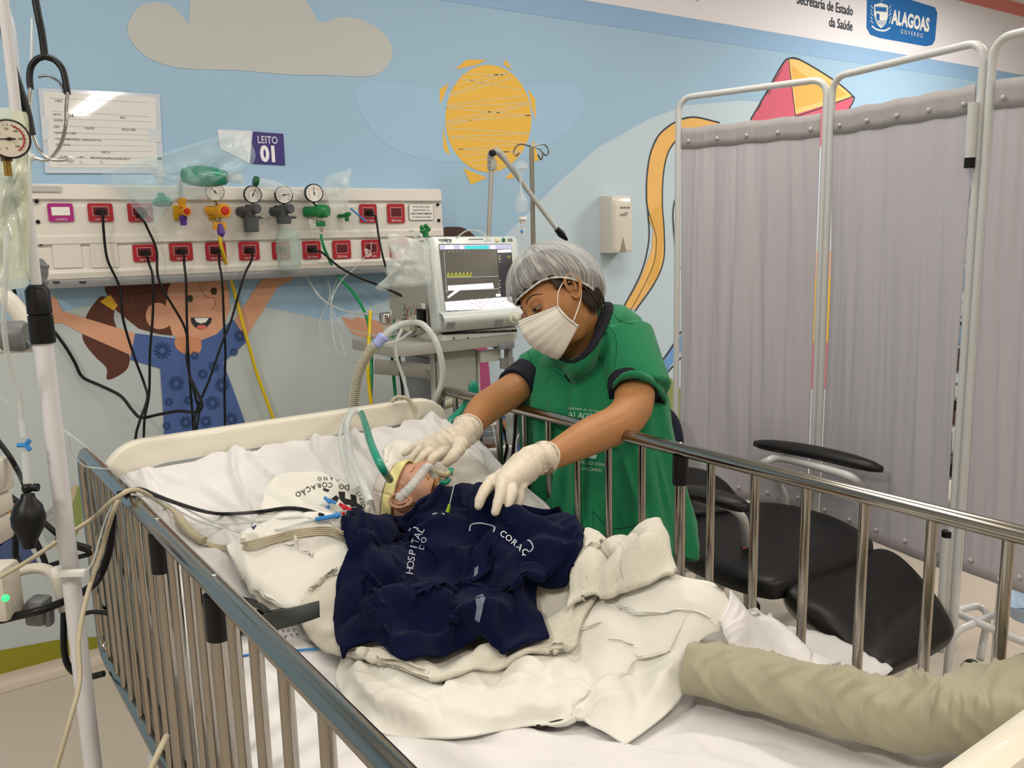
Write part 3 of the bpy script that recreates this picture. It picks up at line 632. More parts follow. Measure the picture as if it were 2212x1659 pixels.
# 2 air regulator
def regul(x, y, gx, gy, r, rim, ang, label, mode):
    p = PY(x, y, YP-.04); t = thing('gas_regulator', label, 'regulator', p)
    g = PY(gx, gy, YP-.05); rr = (PY(gx+r, gy, YP-.05)-g).length; g = p+(g-p)/1.3; rr /= 1.3; t.scale = (1.3, 1.3, 1.3)
    dial(g, rr, rim, t, ang)
    MB().tube([g+Vector((0, .004, -rr)), p+Vector((0, .006, .01))], .0045, 10).build('gauge_stem', m_chrome, t)
    return p, t
p, t = regul(471, 456, 464, 414, 20, m_chrome, 130, 'regulator with chrome gauge, yellow knob and yellow hose', 0)
MB().cyl(p+Vector((-.02, .03, .004)), p+Vector((.008, -.006, 0)), .012).build('valve_body', m_ylw, t)
knob(p+Vector((.007, -.005, 0)), Vector((.15, -1, 0)), .020, .024, m_ylw, 'knob', t); knob(p+Vector((.010, -.0285, 0)), Vector((.15, -1, 0)), .012, .004, m_knobred, 'knob_cap', t)
q = p+Vector((0, 0, -.018)); MB().lathe(q, (0, 0, -1), [(0, .006), (.008, .008), (.012, .006)], 14).build('outlet_nut', m_chrome, t)
MB().box(q+Vector((0, 0, -.022)), (.034, .014, .022), bev=.003).build('wing_nut', m_ylw, t)
MB().lathe(q+Vector((0, -.008, -.016)), (.05, 0, -1), [(0, .005), (.012, .009), (.026, .011), (.036, .005)], 14).build('purple_clip', m_pur, t)
MB().cyl(q+Vector((.003, 0, -.05)), q+Vector((.005, 0, -.064)), .005).build('ferrule', m_chrome, t)
m_yh = mat('yellow_hose', '#d9be14', .45); m_gh = mat('green_hose', '#12894e', .4)
h = px_tube('air_hose', [(474, 508, dY(474, 508, Yc-.02)), (480, 540, dY(480, 540, Yc-.01)), (505, 625, 3.3), (530, 720, 3.35), (556, 810, 3.4), (590, 905, 3.5), (610, 990, 3.6)], .0062, m_yh, 'yellow air hose running down the wall behind the headboard', 'hose')
for k in range(9):
    a = .16+k*.085; b = MB()
    pp = [Vector((474, 508)).lerp(Vector((590, 905)), 0)]
# 3, 4 vacuum regulators
for i, (x, y, gx, gy, ang, lab) in enumerate(((540, 456, 546, 420, 65, 'black rimmed vacuum regulator with grey cup below and no jar'), (612, 456, 613, 421, 8, 'black rimmed vacuum regulator with the glass jar below'))):
    p, t = regul(x, y, gx, gy, 18.5, m_blk, ang, lab, 1)
    MB().cyl(p+Vector((-.02, .034, 0)), p+Vector((0, -.004, 0)), .013).build('inlet', m_dgry, t)
    MB().lathe(p+Vector((0, 0, .018)), (0, 0, -1), [(0, .012), (.03, .014), (.034, .018), (.036, .0215), (.074 if i == 0 else .052, .0205), (.076 if i == 0 else .054, .019)], 22).build('vacuum_body', m_dgry, t, 30)
    knob(p+Vector((.008, -.010, .006)), Vector((.25, -1, 0)), .0135, .020, m_dgry, 'knob', t)
    MB().tube([p+Vector((.015, -.004, -.018)), p+Vector((.035, -.006, -.018))], [.005, .0035], 10).build('hose_barb', m_dgry, t)
    if i == 1:
        jt = p+Vector((.010, 0, -.060)); b = MB()
        b.lathe(jt, (0, 0, -1), [(h*1.35, r*1.5) for h, r in [(0, .019), (.008, .019), (.016, .028), (.024, .030), (.108, .030), (.116, .028), (.120, .022), (.119, .003), (.113, .022), (.104, .0285), (.026, .0285), (.018, .026), (.010, .0175), (0, .0175)]], 28, cap=False)
        tag(b.build('suction_jar', m_jar), 'clear glass suction jar under the fourth gauge', 'jar')
# 5 oxygen regulator
p, t = regul(690, 458, 678, 417, 18.5, m_blk, 95, 'oxygen regulator with green knob and green hose', 2)
MB().cyl(p+Vector((-.030, .034, .002)), p+Vector((.0, .0, 0)), .016).build('valve_body', m_grn, t)
knob(p+Vector((-.006, -.004, .002)), Vector((.75, -1, 0)), .0195, .032, m_grn, 'knob', t)
MB().cyl(p+Vector((-.002, 0, -.012)), p+Vector((-.001, 0, -.026)), .008).build('outlet_nut', m_chrome, t)
MB().box(p+Vector((0, 0, -.034)), (.030, .014, .016), bev=.003).build('wing_nut', m_grn, t)
MB().cyl(p+Vector((.002, 0, -.044)), p+Vector((.003, 0, -.058)), .005).build('ferrule', m_chrome, t)
px_tube('oxygen_hose', [(693, 506, dY(693, 506, YP-.04)), (702, 540, dY(702, 540, YP-.04)), (730, 595, 3.42), (765, 635, 3.38), (790, 680, 3.3), (800, 730, 3.2), (803, 800, 3.12), (800, 880, 3.1), (795, 980, 3.1)], .0058, m_gh, 'green oxygen hose curving from the regulator down to the ventilator', 'hose')
# 6 small oxygen flowmeter with green knobs
p = PY(749, 466, YP-.03); t = thing('oxygen_flowmeter', 'small flowmeter with green knob right of the plastic bag', 'flowmeter', p)
MB().cyl(p+Vector((-.02, .03, 0)), p, .008).build('valve_body', m_grn, t)
MB().lathe(p+Vector((0, 0, .012)), (0, 0, -1), [(0, .008), (.004, .0085), (.03, .0085), (.034, .006)], 16).build('lower_nut', m_grn, t)
knob(p+Vector((0, -.006, .006)), Vector((.4, -1, 0)), .0085, .014, m_grn, 'knob', t)
MB().cyl(p+Vector((0, 0, .014)), p+Vector((0, 0, .05)), .0055).build('glass_tube', m_clr, t)
# green and yellow hoses standing behind the ventilator
px_tube('oxygen_hose', [(850, 690, 3.25), (846, 740, 3.22), (848, 790, 3.2), (854, 860, 3.15), (856, 960, 3.1)], .0062, m_gh, 'green hose hanging behind the ventilator shelf', 'hose')
px_tube('air_hose', [(800, 672, 3.1), (798, 720, 3.05), (794, 780, 3.0), (798, 840, 3.0), (802, 880, 3.0), (802, 960, 3.0)], .0065, m_yh, 'yellow hose hanging beside the corrugated breathing tube', 'hose')
# clear tubing
m_tub = glassy('clear_tubing', '#d6dcda', .55, .15)
px_tube('suction_tube', [(567, 468, dY(567, 468, YP-.06)), (600, 480, 3.5), (635, 520, 3.5), (655, 580, 3.45), (690, 640, 3.4), (735, 668, 3.3), (790, 678, 3.15), (845, 672, 2.95)], .0046, m_tub, 'thick clear suction tube looping from the grey cup to the ventilator', 'tube')
cl = [([(660, 480, 3.55), (680, 540, 3.5), (712, 625, 3.45), (715, 690, 3.4), (730, 760, 3.35), (770, 785, 3.2)], 'thin clear tube from the white clamp down the wall'),
      ([(722, 470, 3.55), (706, 560, 3.5), (712, 640, 3.45), (690, 700, 3.4), (700, 750, 3.4), (760, 780, 3.2)], 'thin clear tube hanging below the plastic bag'),
      ([(750, 490, 3.55), (748, 560, 3.5), (722, 620, 3.45), (716, 680, 3.4), (740, 745, 3.4), (765, 870, 3.3)], 'thin clear tube under the small flowmeter'),
      ([(795, 480, 3.5), (802, 530, 3.5), (775, 570, 3.4), (735, 610, 3.4), (716, 660, 3.35), (745, 705, 3.2), (820, 726, 2.9), (860, 720, 2.75)], 'thin clear tube passing through the white clamp'),
      ([(755, 462, 3.5), (785, 480, 3.5), (800, 510, 3.5), (802, 540, 3.4)], 'short clear tube with blue end near the right socket')]
for pts, lab in cl: px_tube('clear_tube', pts, .0022, m_tub, lab, 'tube', group=None)
m_bluec = mat('blue_plastic', '#2f7fc4', .35); m_whp = mat('white_plastic', '#e6e5e0', .4)
b = MB().tube([PY(757, 450, YP-.05), PY(790, 478, YP-.06)], .0036, 8); tag(b.build('tube_connector', m_bluec), 'blue connector sleeve on a clear tube near the right socket', 'connector')
for x, y, lab in ((675, 482, 'white roller clamp hanging under the oxygen regulator'), (795, 545, 'white clamp on the tube in front of the lower socket')):
    p = PY(x, y, YP-.05); b = MB(); b.tube([p+Vector((-.012, 0, .014)), p+Vector((.010, 0, .004)), p+Vector((.012, 0, -.010)), p+Vector((-.004, 0, -.018)), p+Vector((-.014, 0, .010))], .0025, 6); b.tube([p+Vector((-.006, 0, .006)), p+Vector((.004, 0, -.010))], .0022, 6)
    tag(b.build('tube_clamp', m_whp), lab, 'clamp')
# crumpled film bags
def film_bag(name, outline, depth, th, m, seed, label, cat='bag', puff=.5, y0=None):
    """closed film bag: outline in photograph points at a depth, puffed front and back with creases"""
    n = 40; cx_ = sum(p[0] for p in outline)/len(outline); cy_ = sum(p[1] for p in outline)/len(outline)
    O = [Vector((p[0], p[1], 0)) for p in outline]; O = [p for p in cr(O, 5, True)]; N = len(O)
    t = thing(name, label, cat, Q(cx_, max(p[1] for p in outline), depth))
    b = MB(); rs = []
    for side in (-1, 1):
        R_ = []
        for k in range(9 if side < 0 else 8):
            f = k/9 if side < 0 else (k+1)/9
            f = 1-f if side < 0 else f
            row = []
            for p in O:
                x = cx_+(p.x-cx_)*f; y = cy_+(p.y-cy_)*f
                nz = float(pnoise(np.array([x*.022]), np.array([y*.022]), seed+side, 3)[0])
                row.append(Q(x, y, depth+side*-1*th*(1-f**2.5)*(.55+puff*nz)*(-1)))
            R_.append(row)
        rs.append(R_)
    front = rs[0]; back = rs[1]
    for R_ in (front, back):
        V = [[b.v(p) for p in r] for r in R_]
        for A, B_ in zip(V, V[1:]):
            for k in range(N): b.face([A[k], A[(k+1) % N], B_[(k+1) % N], B_[k]])
        b.face(V[-1] if R_ is front else V[0])
    b.build('film', m, t, 180); return t
m_film = glassy('resuscitator_film', '#c3dde2', .27, .12, .9, 9)
dB = dY(380, 400, YP-.16)
rb = thing('manual_resuscitator', 'green bag and mask resuscitator inside the clear plastic sleeve', 'resuscitator', Q(420, 440, dB))
m_teal = mat('silicone_green', '#188c70', .3, coat=.3)
b = MB(); A, B_ = Q(392, 378, dB), Q(492, 384, dB); dr = (B_-A); b.lathe(A, dr, [(dr.length*t_, r_) for t_, r_ in ((0, .012), (.04, .025), (.2, .031), (.4, .035), (.6, .034), (.8, .030), (.96, .023), (1, .014))], 24)
b.build('squeeze_bag', m_teal, rb)
b = MB().lathe(B_, dr, [(0, .014), (.01, .014), (.012, .017), (.016, .014), (.02, .017), (.024, .014), (.030, .016), (.05, .016)], 18); b.build('intake_valve', m_clr, rb)
A = Q(345, 395, dB); MB().lathe(Q(345, 352, dB), Q(348, 420, dB)-Q(345, 352, dB), [(0, .006), (.006, .009), (.012, .009), (.02, .013), (.035, .019), (.050, .021), (.056, .012), (.07, .010)], 20).build('patient_valve', m_clr, rb)
MB().lathe(Q(345, 345, dB), (0, 0, 1), [(0, .008), (.006, .007), (.008, .003)], 16).build('valve_cap', mat('cap_green', '#0d6b41', .4), rb)
A = Q(348, 418, dB); MB().lathe(A, Q(352, 445, dB)-A, [(0, .011), (.010, .014), (.020, .028), (.032, .033), (.038, .030)], 24).build('face_mask', m_teal, rb)
film_bag('sleeve_bag', [(220, 375), (300, 345), (370, 325), (480, 292), (525, 286), (540, 302), (552, 340), (530, 372), (500, 385), (470, 400), (430, 430), (390, 430), (350, 470), (325, 488), (290, 450), (255, 420)], dB, .080, m_film, 3, 'clear pale blue plastic sleeve hanging over the panel and the form')

p = Q(556, 392, dY(556, 392, YP-.10)); 
t = thing('oxygen_reservoir', 'clear reservoir with green ring lying along the panel top', 'reservoir', p)
q2 = Q(548, 390, dY(548, 390, YP-.10)); d_ = Q(600, 405, dY(600, 405, YP-.10))-q2
MB().lathe(q2, d_, [(0, .016), (.004, .018), (.014, .018), (.016, .016)], 20).build('green_ring', mat('ring_green', '#0f5c36', .4), t)
MB().lathe(q2, d_, [(.014, .016), (.05, .022), (.10, .020), (.14, .012), (.18, .004)], 20).build('reservoir_film', m_bagc, t)
film_bag('tied_bag', [(700, 390), (720, 375), (745, 368), (758, 364), (756, 400), (752, 440), (735, 458), (720, 462), (708, 440), (700, 415)], dY(730, 420, YP-.07), .045, m_bagc, 11, 'clear plastic bag tied at the neck between gauge and small flowmeter')
film_bag('mask_bag', [(845, 505), (870, 510), (905, 520), (925, 535), (928, 570), (930, 610), (900, 618), (860, 622), (822, 628), (812, 618), (835, 605), (832, 580), (845, 555), (836, 520)], 2.83, .05, glassy('glove_bag_film', '#dfe6e2', .45, .2, .9, 12), 7, 'crumpled clear bag holding tubing on top of the ventilator')
# ------------------------------------------------------------------ hospital bed
XL, XR = .300, 1.300; ZR = 1.05
bed = thing('hospital_bed', 'hospital bed with white headboard and chrome side rails', 'bed', (.8, 1.25, 0))
m_steel = mat('polished_steel', '#a39e96', .16, metal=1., var=.04, scale=8)
m_ivory = mat('ivory_plastic', '#e3ddcc', .32, var=.015, coat=.25)
# headboard
def board(y, zt_, zb_, x0, x1, name, rc=.10):
    out = [(x1-rc+rc*cos(a), zt_-rc+rc*sin(a)) for a in [radians(90*k/8) for k in range(9)]]+[(x0+rc-rc*sin(a), zt_-rc+rc*cos(a)) for a in [radians(90*k/8) for k in range(9)]]+[(x0, zb_), (x1, zb_)]
    cx_, cz_ = (x0+x1)/2, (zt_+zb_)/2; b = MB()
    def ring(s, y_): return [Vector((cx_+(x-cx_)*(1-s/(x1-x0)*2), y_, cz_+(z-cz_)*(1-s/(zt_-zb_)*2))) for x, z in out]
    b.rings([ring(.012, y-.024), ring(.004, y-.021), ring(0, y-.012), ring(0, y+.012), ring(.004, y+.021), ring(.012, y+.024)])
    h_ = b.build(name, m_ivory, bed, 40)
    b = MB(); b.rings([ring(.06, y-.026), ring(.055, y-.020)]); b.build('board_inset', mat('board_inset_grey', '#b4b6b4', .4), h_, 20)
    return h_
board(2.125, 1.047, .50, .335, 1.28, 'headboard')
board(.378, .955, .45, .335, 1.26, 'footboard', .10)
# rails
def rail(X, y0, y1, zb_, posts, bars, rt=.0145):
    n = Vector((0, 0, 0)); c = .05
    b = MB(); pts = []
    for k in range(7): a = pi/2*k/6; pts.append(Vector((X, y1-c+c*sin(a), ZR-c+c*cos(a))))
    for k in range(7): a = pi/2*k/6; pts.append(Vector((X, y1-c+c*cos(a), zb_+c-c*sin(a))))
    top = [Vector((X, y0, ZR))]+pts[:7]; b.tube(top+pts[7:]+[Vector((X, y0, zb_))], rt, 16)
    r_ = b.build('side_rail', m_steel, bed, 60)
    for y in bars: MB().cyl((X, y, zb_+.008), (X, y, ZR-.008), .0088, seg=12).build('rail_bar', m_steel, r_, 60)
    for y, black in posts:
        MB().cyl((X, y, zb_-.05), (X, y, ZR-.02), .0125, seg=14).build('rail_post', m_steel, r_, 60)
        MB().cyl((X, y, ZR-.075), (X, y, ZR-.012), .0165, seg=16).build('post_sleeve', m_blk, r_, 60)
        MB().sph((X, y, ZR+rt), .004, (1, 1, .5)).build('rail_screw', m_chrome, r_)
    return r_
rail(XL, .43, 2.085, .565, [(1.415, 1), (1.115, 1)], [2.01, 1.93, 1.86, 1.79, 1.715, 1.64, 1.565, 1.49, 1.335, 1.25, 1.19, 1.045, .96, .865, .755, .64, .53])
rail(XR, .40, 2.20, .62, [(1.219, 1)], [2.11, 1.986, 1.887, 1.768, 1.667, 1.556, 1.443, 1.333, 1.135, 1.025, .911, .795, .677, .561, .46])
# frame and legs
m_fr = mat('bed_frame_white', '#d8d9da', .3)
MB().box((.80, 1.25, .53), (.90, 1.62, .05), bev=.01).build('frame', m_fr, bed)
for x, y in ((.315, 1.36), (1.27, 1.36), (.315, .55), (1.27, .55)):
    l = MB().cyl((x, y, .12), (x, y, .50), .022, seg=16).build('leg', m_fr, bed, 60)
    MB().cyl((x, y, .495), (x, y, .515), .0235, seg=16).build('leg_collar', m_blk, l, 60)
    MB().cyl((x-.015, y, .06), (x+.015, y, .06), .06, seg=20).build('castor', m_blk, l, 40)
for y in (1.98, .5): MB().box((.80, y, .30), (.90, .05, .05), bev=.01).build('cross_bar', m_fr, bed)
MB().box((.42, 1.2, .3), (.04, 1.5, .04), bev=.01).build('long_bar', m_fr, bed); MB().box((1.2, 1.2, .3), (.04, 1.5, .04), bev=.01).build('long_bar', m_fr, bed)
# mattress and sheet
m_sheet = mat('cotton_white', '#d9d7d6', .85, var=.02, scale=12, bump=.05, bscale=700, sheen=.15)
m_sheet2 = mat('cotton_cream', '#dcdad1', .85, var=.02, scale=12, bump=.05, bscale=700, sheen=.15)
b = MB(); ys = np.linspace(.47, 2.07, 24)
b.rings([[Vector((x, y, float(bed_z(np.array(y)))-dz)) for x, dz in ((.36, .155), (.36, .03), (.375, .014), (1.235, .014), (1.25, .03), (1.25, .155))] for y in ys]); tag(b.build('mattress', mat('mattress_cover', '#c9ccd0', .6)), 'mattress under the white sheet, raised towards the headboard', 'mattress')
gx = np.concatenate([np.full(14, .343), np.linspace(.345, 1.255, 150), np.full(14, 1.257)]); gz = np.concatenate([np.linspace(-.17, -.012, 14), np.zeros(150), np.linspace(-.012, -.17, 14)])
gy = np.linspace(.445, 2.085, 260); XX, YY = np.meshgrid(gx, gy); ZZ = bed_z(YY)+gz[None]
top_ = (gz == 0)[None]*1.; fo = pnoise(XX*1., YY*1., 3, 3, 5.)
fold = np.abs(pnoise(XX+YY*.35, YY*.55, 8, 3, 4.5)); fold = np.clip(.22-fold, 0, 1)*.075
edge_ = np.clip((YY-1.55)/.3, 0, 1)
fold2 = np.clip(.16-np.abs(pnoise(XX*1.6, YY*.5+XX*.3, 21, 2, 4.5)), 0, 1)*.12*edge_
ZZ = ZZ+top_*(.005*fo+fold*.8+fold2)
XX = XX + (1-top_)*(.010*pnoise(YY*2.2, ZZ*.6, 4, 3, 4.))
XX = np.where(gx[None] < .4, XX-np.abs(gz[None])*.0, XX)
ed = (np.clip(.06-(XX-.343), 0, .06)+np.clip(.06-(1.257-XX), 0, .06)+np.clip(.06-(2.085-YY), 0, .06))*top_
ZZ = ZZ-ed*ed*5
b = MB(); b.grid([[Vector((XX[i, j], YY[i, j], ZZ[i, j])) for j in range(XX.shape[1])] for i in range(XX.shape[0])])
o = b.build('fitted_sheet', m_sheet, None, 180); tag(o, 'smooth grey-white sheet covering the mattress and its raised head end', 'sheet')
HM = np.where(HM > .5, HM+.006, HM)

# ---- the child lying on the bed (under the covers)
def Bp(L): return [PZ(*p) for p in L]
# body bumps for covers to rest on
hm_bump([(.90, 1.47), (.93, 1.38), (.98, 1.2), (1.02, 1.05), (1.05, .93)], [.13, .18, .18, .17, .13], [.10, .14, .14, .125, .08])
HM0 = HM.copy()
def Bs(L, lift=.006):
    """photographed outline points settled on whatever lies beneath them"""
    out = []
    for q in L:
        z = q[2]
        for _ in range(6): p = PZ(q[0], q[1], z); z = .5*z+.5*(float(hm_at(np.array(p.x), np.array(p.y)))+lift+(q[3] if len(q) > 3 else 0))
        out.append(PZ(q[0], q[1], z))
    return out
def fold(FL, pts, r, h):
    P = Bs(pts); hm_bump([(p.x, p.y) for p in P], r, h, FL)
# pillow, right of the head
hm_bump([(.93, 1.80), (1.12, 1.68)], [.20, .19], [.075, .05])
X = cloth(Bs([(835, 990, 1.0), (850, 968, 1.03), (930, 962, 1.03), (1010, 975, 1.02)]), Bs([(1010, 975, 1.02), (1045, 1010, .97), (1075, 1050, .93)]), Bs([(830, 1060, .95), (900, 1080, .95), (960, 1080, .95), (1075, 1050, .93)]), Bs([(835, 990, 1.0), (828, 1020, .97), (830, 1060, .95)]), 26, 22, .03, 60, seed=5, amp=.003, thick=.008, rid=((.010, 6, 30, 1.5, 3),))
o = cloth_obj('pillow', X, m_sheet2, thick=.006); tag(o, 'small white pillow under the child\'s head near the headboard', 'pillow')
# printed white bundles left of the child
hm_bump([(.62, 1.86), (.74, 1.80), (.82, 1.72)], [.17, .18, .14], [.085, .10, .06])
hm_bump([(.55, 1.66), (.64, 1.50), (.66, 1.36)], [.18, .20, .16], [.10, .115, .06])
X = cloth(Bs([(588, 1075, .93), (600, 1030, .97), (690, 1022, .99), (775, 1035, .98)]), Bs([(775, 1035, .98), (792, 1075, .94), (790, 1120, .90)]), Bs([(530, 1170, .85), (620, 1180, .86), (700, 1170, .88), (790, 1120, .90)]), Bs([(588, 1075, .93), (555, 1120, .9), (530, 1170, .85)]), 34, 30, .03, 60, seed=7, amp=.003, thick=.008, rid=((.012, 7, 60, 2.5, 8), (.005, 15, 40, 2., 9)))
o = cloth_obj('printed_pillow', X, m_sheet2, thick=.006); tag(o, 'upper white pillow printed with black lettering, left of the child\'s head', 'pillow'); PIL = o
X = cloth(Bs([(488, 1180, .86), (540, 1140, .9), (620, 1130, .92), (765, 1150, .91)]), Bs([(765, 1150, .91), (785, 1220, .86), (800, 1290, .81)]), Bs([(570, 1325, .79), (620, 1318, .79), (700, 1320, .80), (800, 1290, .81)]), Bs([(488, 1180, .86), (520, 1250, .81), (570, 1325, .79)]), 38, 34, .04, 70, seed=12, amp=.004, thick=.010, rid=((.020, 6, 75, 2.8, 15), (.008, 14, 80, 3., 16)))
o = cloth_obj('bundled_sheet', X, m_sheet2, thick=.006); tag(o, 'lower creamy white bundled sheet left of the navy blanket', 'sheet'); BUN = o
# draw sheet, over the legs
hm_bump([(1.06, .95), (1.14, 1.02)], [.20, .17], [.085, .07])
FL = np.zeros_like(HM)
fold(FL, [(735, 1480, .78), (800, 1530, .78), (900, 1560, .78)], .06, .032); fold(FL, [(850, 1470, .8), (960, 1540, .78), (1120, 1530, .78)], .06, .028)
fold(FL, [(960, 1530, .79), (1080, 1440, .8)], .04, .03); fold(FL, [(1120, 1510, .79), (1190, 1430, .82), (1260, 1400, .85)], .05, .035)
fold(FL, [(1140, 1545, .78), (1200, 1530, .78), (1250, 1515, .78)], .05, .03); fold(FL, [(1240, 1500, .79), (1180, 1440, .8), (1120, 1420, .8)], .045, .03)
fold(FL, [(1330, 1580, .78), (1310, 1480, .8), (1290, 1400, .84)], .06, .04); fold(FL, [(1400, 1570, .78), (1470, 1480, .8), (1500, 1400, .84)], .055, .03)
fold(FL, [(1400, 1260, .87), (1500, 1290, .87), (1580, 1340, .85)], .05, .03); fold(FL, [(1380, 1400, .85), (1480, 1360, .85), (1570, 1365, .84)], .04, .022)
X = cloth(Bs([(740, 1420, .80), (830, 1380, .86), (1000, 1300, .92), (1200, 1270, .90), (1420, 1250, .87), (1540, 1275, .86)]), Bs([(1540, 1275, .86), (1588, 1320, .85), (1586, 1372, .84), (1500, 1410, .83), (1482, 1490, .79), (1350, 1606, .772)]),
          Bs([(790, 1562, .772), (850, 1590, .772), (970, 1592, .772), (1150, 1556, .778, .012), (1200, 1545, .79, .024), (1245, 1530, .80, .022), (1290, 1572, .78), (1350, 1606, .772)]), Bs([(740, 1420, .80), (724, 1460, .79), (745, 1510, .778), (790, 1562, .772)]), 74, 54, .05, 90, seed=31, amp=.004, nf=7., thick=.006, rid=((.010, 9, 55, 2.2, 33), (.007, 19, 50, 2., 35)), FL=FL)
o = cloth_obj('draw_sheet', X, m_sheet2, thick=.004); tag(o, 'crumpled creamy white sheet spread over the child\'s legs', 'sheet')
# terry towel
m_towel = mat('terry_white', '#dbd6c6', .95, var=.05, scale=120, bump=.5, bscale=450, sheen=.4)
X = cloth(Bs([(700, 1300, .81), (830, 1240, .88), (1000, 1190, .95), (1250, 1200, .90), (1278, 1210, .89)]), Bs([(1278, 1210, .89), (1290, 1265, .88), (1255, 1350, .86), (1200, 1410, .84)]), Bs([(870, 1436, .82), (950, 1470, .81), (1060, 1457, .82), (1200, 1410, .84)]), Bs([(700, 1300, .81), (650, 1350, .785), (655, 1378, .78), (760, 1425, .80), (870, 1436, .82)]), 44, 34, .02, 50, seed=41, amp=.002, thick=.013, rid=((.006, 7, 20, 2, 42),))
o = cloth_obj('terry_towel', X, m_towel, thick=.010); tag(o, 'white terry towel laid under the navy blanket', 'towel')
FL = np.zeros_like(HM); fold(FL, [(1290, 1195, .9), (1270, 1260, .89)], .035, .03); fold(FL, [(1330, 1190, .9), (1340, 1230, .9), (1320, 1270, .88)], .03, .035); fold(FL, [(1390, 1205, .9), (1410, 1235, .89), (1370, 1255, .89)], .03, .04); fold(FL, [(1345, 1215, .9), (1380, 1225, .9)], .02, .03)
X = cloth(Bs([(1255, 1195, .90), (1310, 1190, .92), (1360, 1195, .92), (1415, 1212, .91)]), Bs([(1415, 1212, .91), (1440, 1232, .89), (1460, 1255, .88)]), Bs([(1225, 1330, .87), (1290, 1290, .88), (1380, 1275, .88), (1460, 1255, .88)]), Bs([(1255, 1195, .90), (1262, 1260, .89), (1225, 1330, .87)]), 34, 28, .05, 60, seed=44, amp=.004, nf=14., thick=.012, FL=FL, rid=((.012, 14, 30, 1.6, 46),))
o = cloth_obj('hand_towel', X, m_towel, thick=.009); tag(o, 'bunched white terry towel beside the rail, right of the navy blanket', 'towel')
# navy fleece blanket, its big folds first
m_navy = mat('navy_fleece', '#070f2e', .95, var=.2, scale=60, bump=.4, bscale=500, sheen=.04, spec=.12)
FL = np.zeros_like(HM)
for pts, r, h in (([(830, 1125, .93), (850, 1110, .94), (900, 1080, .96), (1000, 1065, .97)], .055, .04), ([(1130, 1085, .97), (1195, 1095, .95), (1240, 1135, .92), (1245, 1185, .9)], .06, .035),
        ([(965, 1120, 1.0), (930, 1190, .98), (960, 1250, .96), (1010, 1320, .92), (1030, 1385, .87)], [.05, .07, .08, .08, .07], [.055, .06, .055, .05, .045]),
        ([(975, 1118, 1.0), (1060, 1150, .98), (1130, 1190, .95), (1200, 1215, .91)], .05, .045), ([(1255, 1215, .90), (1180, 1245, .90), (1100, 1300, .89)], .06, .05),
        ([(780, 1180, .9), (850, 1175, .95), (900, 1205, .97)], .05, .035), ([(740, 1340, .82), (800, 1290, .87), (880, 1260, .92)], .06, .035), ([(745, 1395, .81), (850, 1375, .84), (960, 1365, .87)], .055, .04),
        ([(1060, 1240, .95), (1130, 1310, .88), (1165, 1365, .85)], .055, .045), ([(820, 1240, .91), (775, 1225, .87)], .05, .03), ([(910, 1060, .98), (940, 1100, .98), (930, 1130, .98)], .04, .03)):
    fold(FL, pts, r, h)
X = cloth(Bs([(742, 1150, .91), (765, 1116, .94)])+Bp([(830, 1100, .94), (872, 1090, .968), (908, 1070, .985), (940, 1052, .988), (972, 1044, .978), (1040, 1044, .965), (1100, 1052, .96), (1150, 1060, .95), (1205, 1080, .935)]), Bp([(1205, 1080, .935), (1240, 1120, .91), (1256, 1165, .895), (1266, 1210, .885)])+Bs([(1245, 1250, .90), (1160, 1285, .90), (1186, 1385, .87)]),
          Bs([(738, 1422, .83), (805, 1396, .85), (880, 1440, .85), (1000, 1402, .87), (1100, 1416, .86), (1186, 1385, .87)]), Bs([(742, 1150, .91), (755, 1200, .89), (800, 1250, .88), (735, 1305, .84), (720, 1370, .82), (738, 1422, .83)]), 74, 66, .05, 90, seed=52, amp=.004, nf=6.5, g=.004, bend=.12, thick=.016, smooth=1, FL=FL, rid=((.026, 6.5, 65, 1.8, 57), (.011, 13, 50, 2.4, 59)))
o = cloth_obj('fleece_blanket', X, m_navy, thick=.007); tag(o, 'rumpled navy blue fleece blanket with white embroidered lettering over the child', 'blanket'); BLK = o
# small white fold right side of bed
X = cloth(Bs([(1560, 1330, .80), (1600, 1315, .83), (1640, 1322, .83), (1700, 1350, .82)]), Bs([(1700, 1350, .82), (1780, 1356, .81), (1925, 1440, .79)]), Bs([(1600, 1400, .78), (1700, 1430, .78), (1800, 1455, .78), (1925, 1440, .79)]), Bs([(1560, 1330, .80), (1575, 1370, .79), (1600, 1400, .78)]), 30, 20, .04, 60, seed=61, amp=.003, rid=((.016, 7, 20, 2, 62),))
tag(cloth_obj('folded_sheet', X, m_sheet, thick=.005), 'white sheet fold lying along the right rail near the foot', 'sheet')
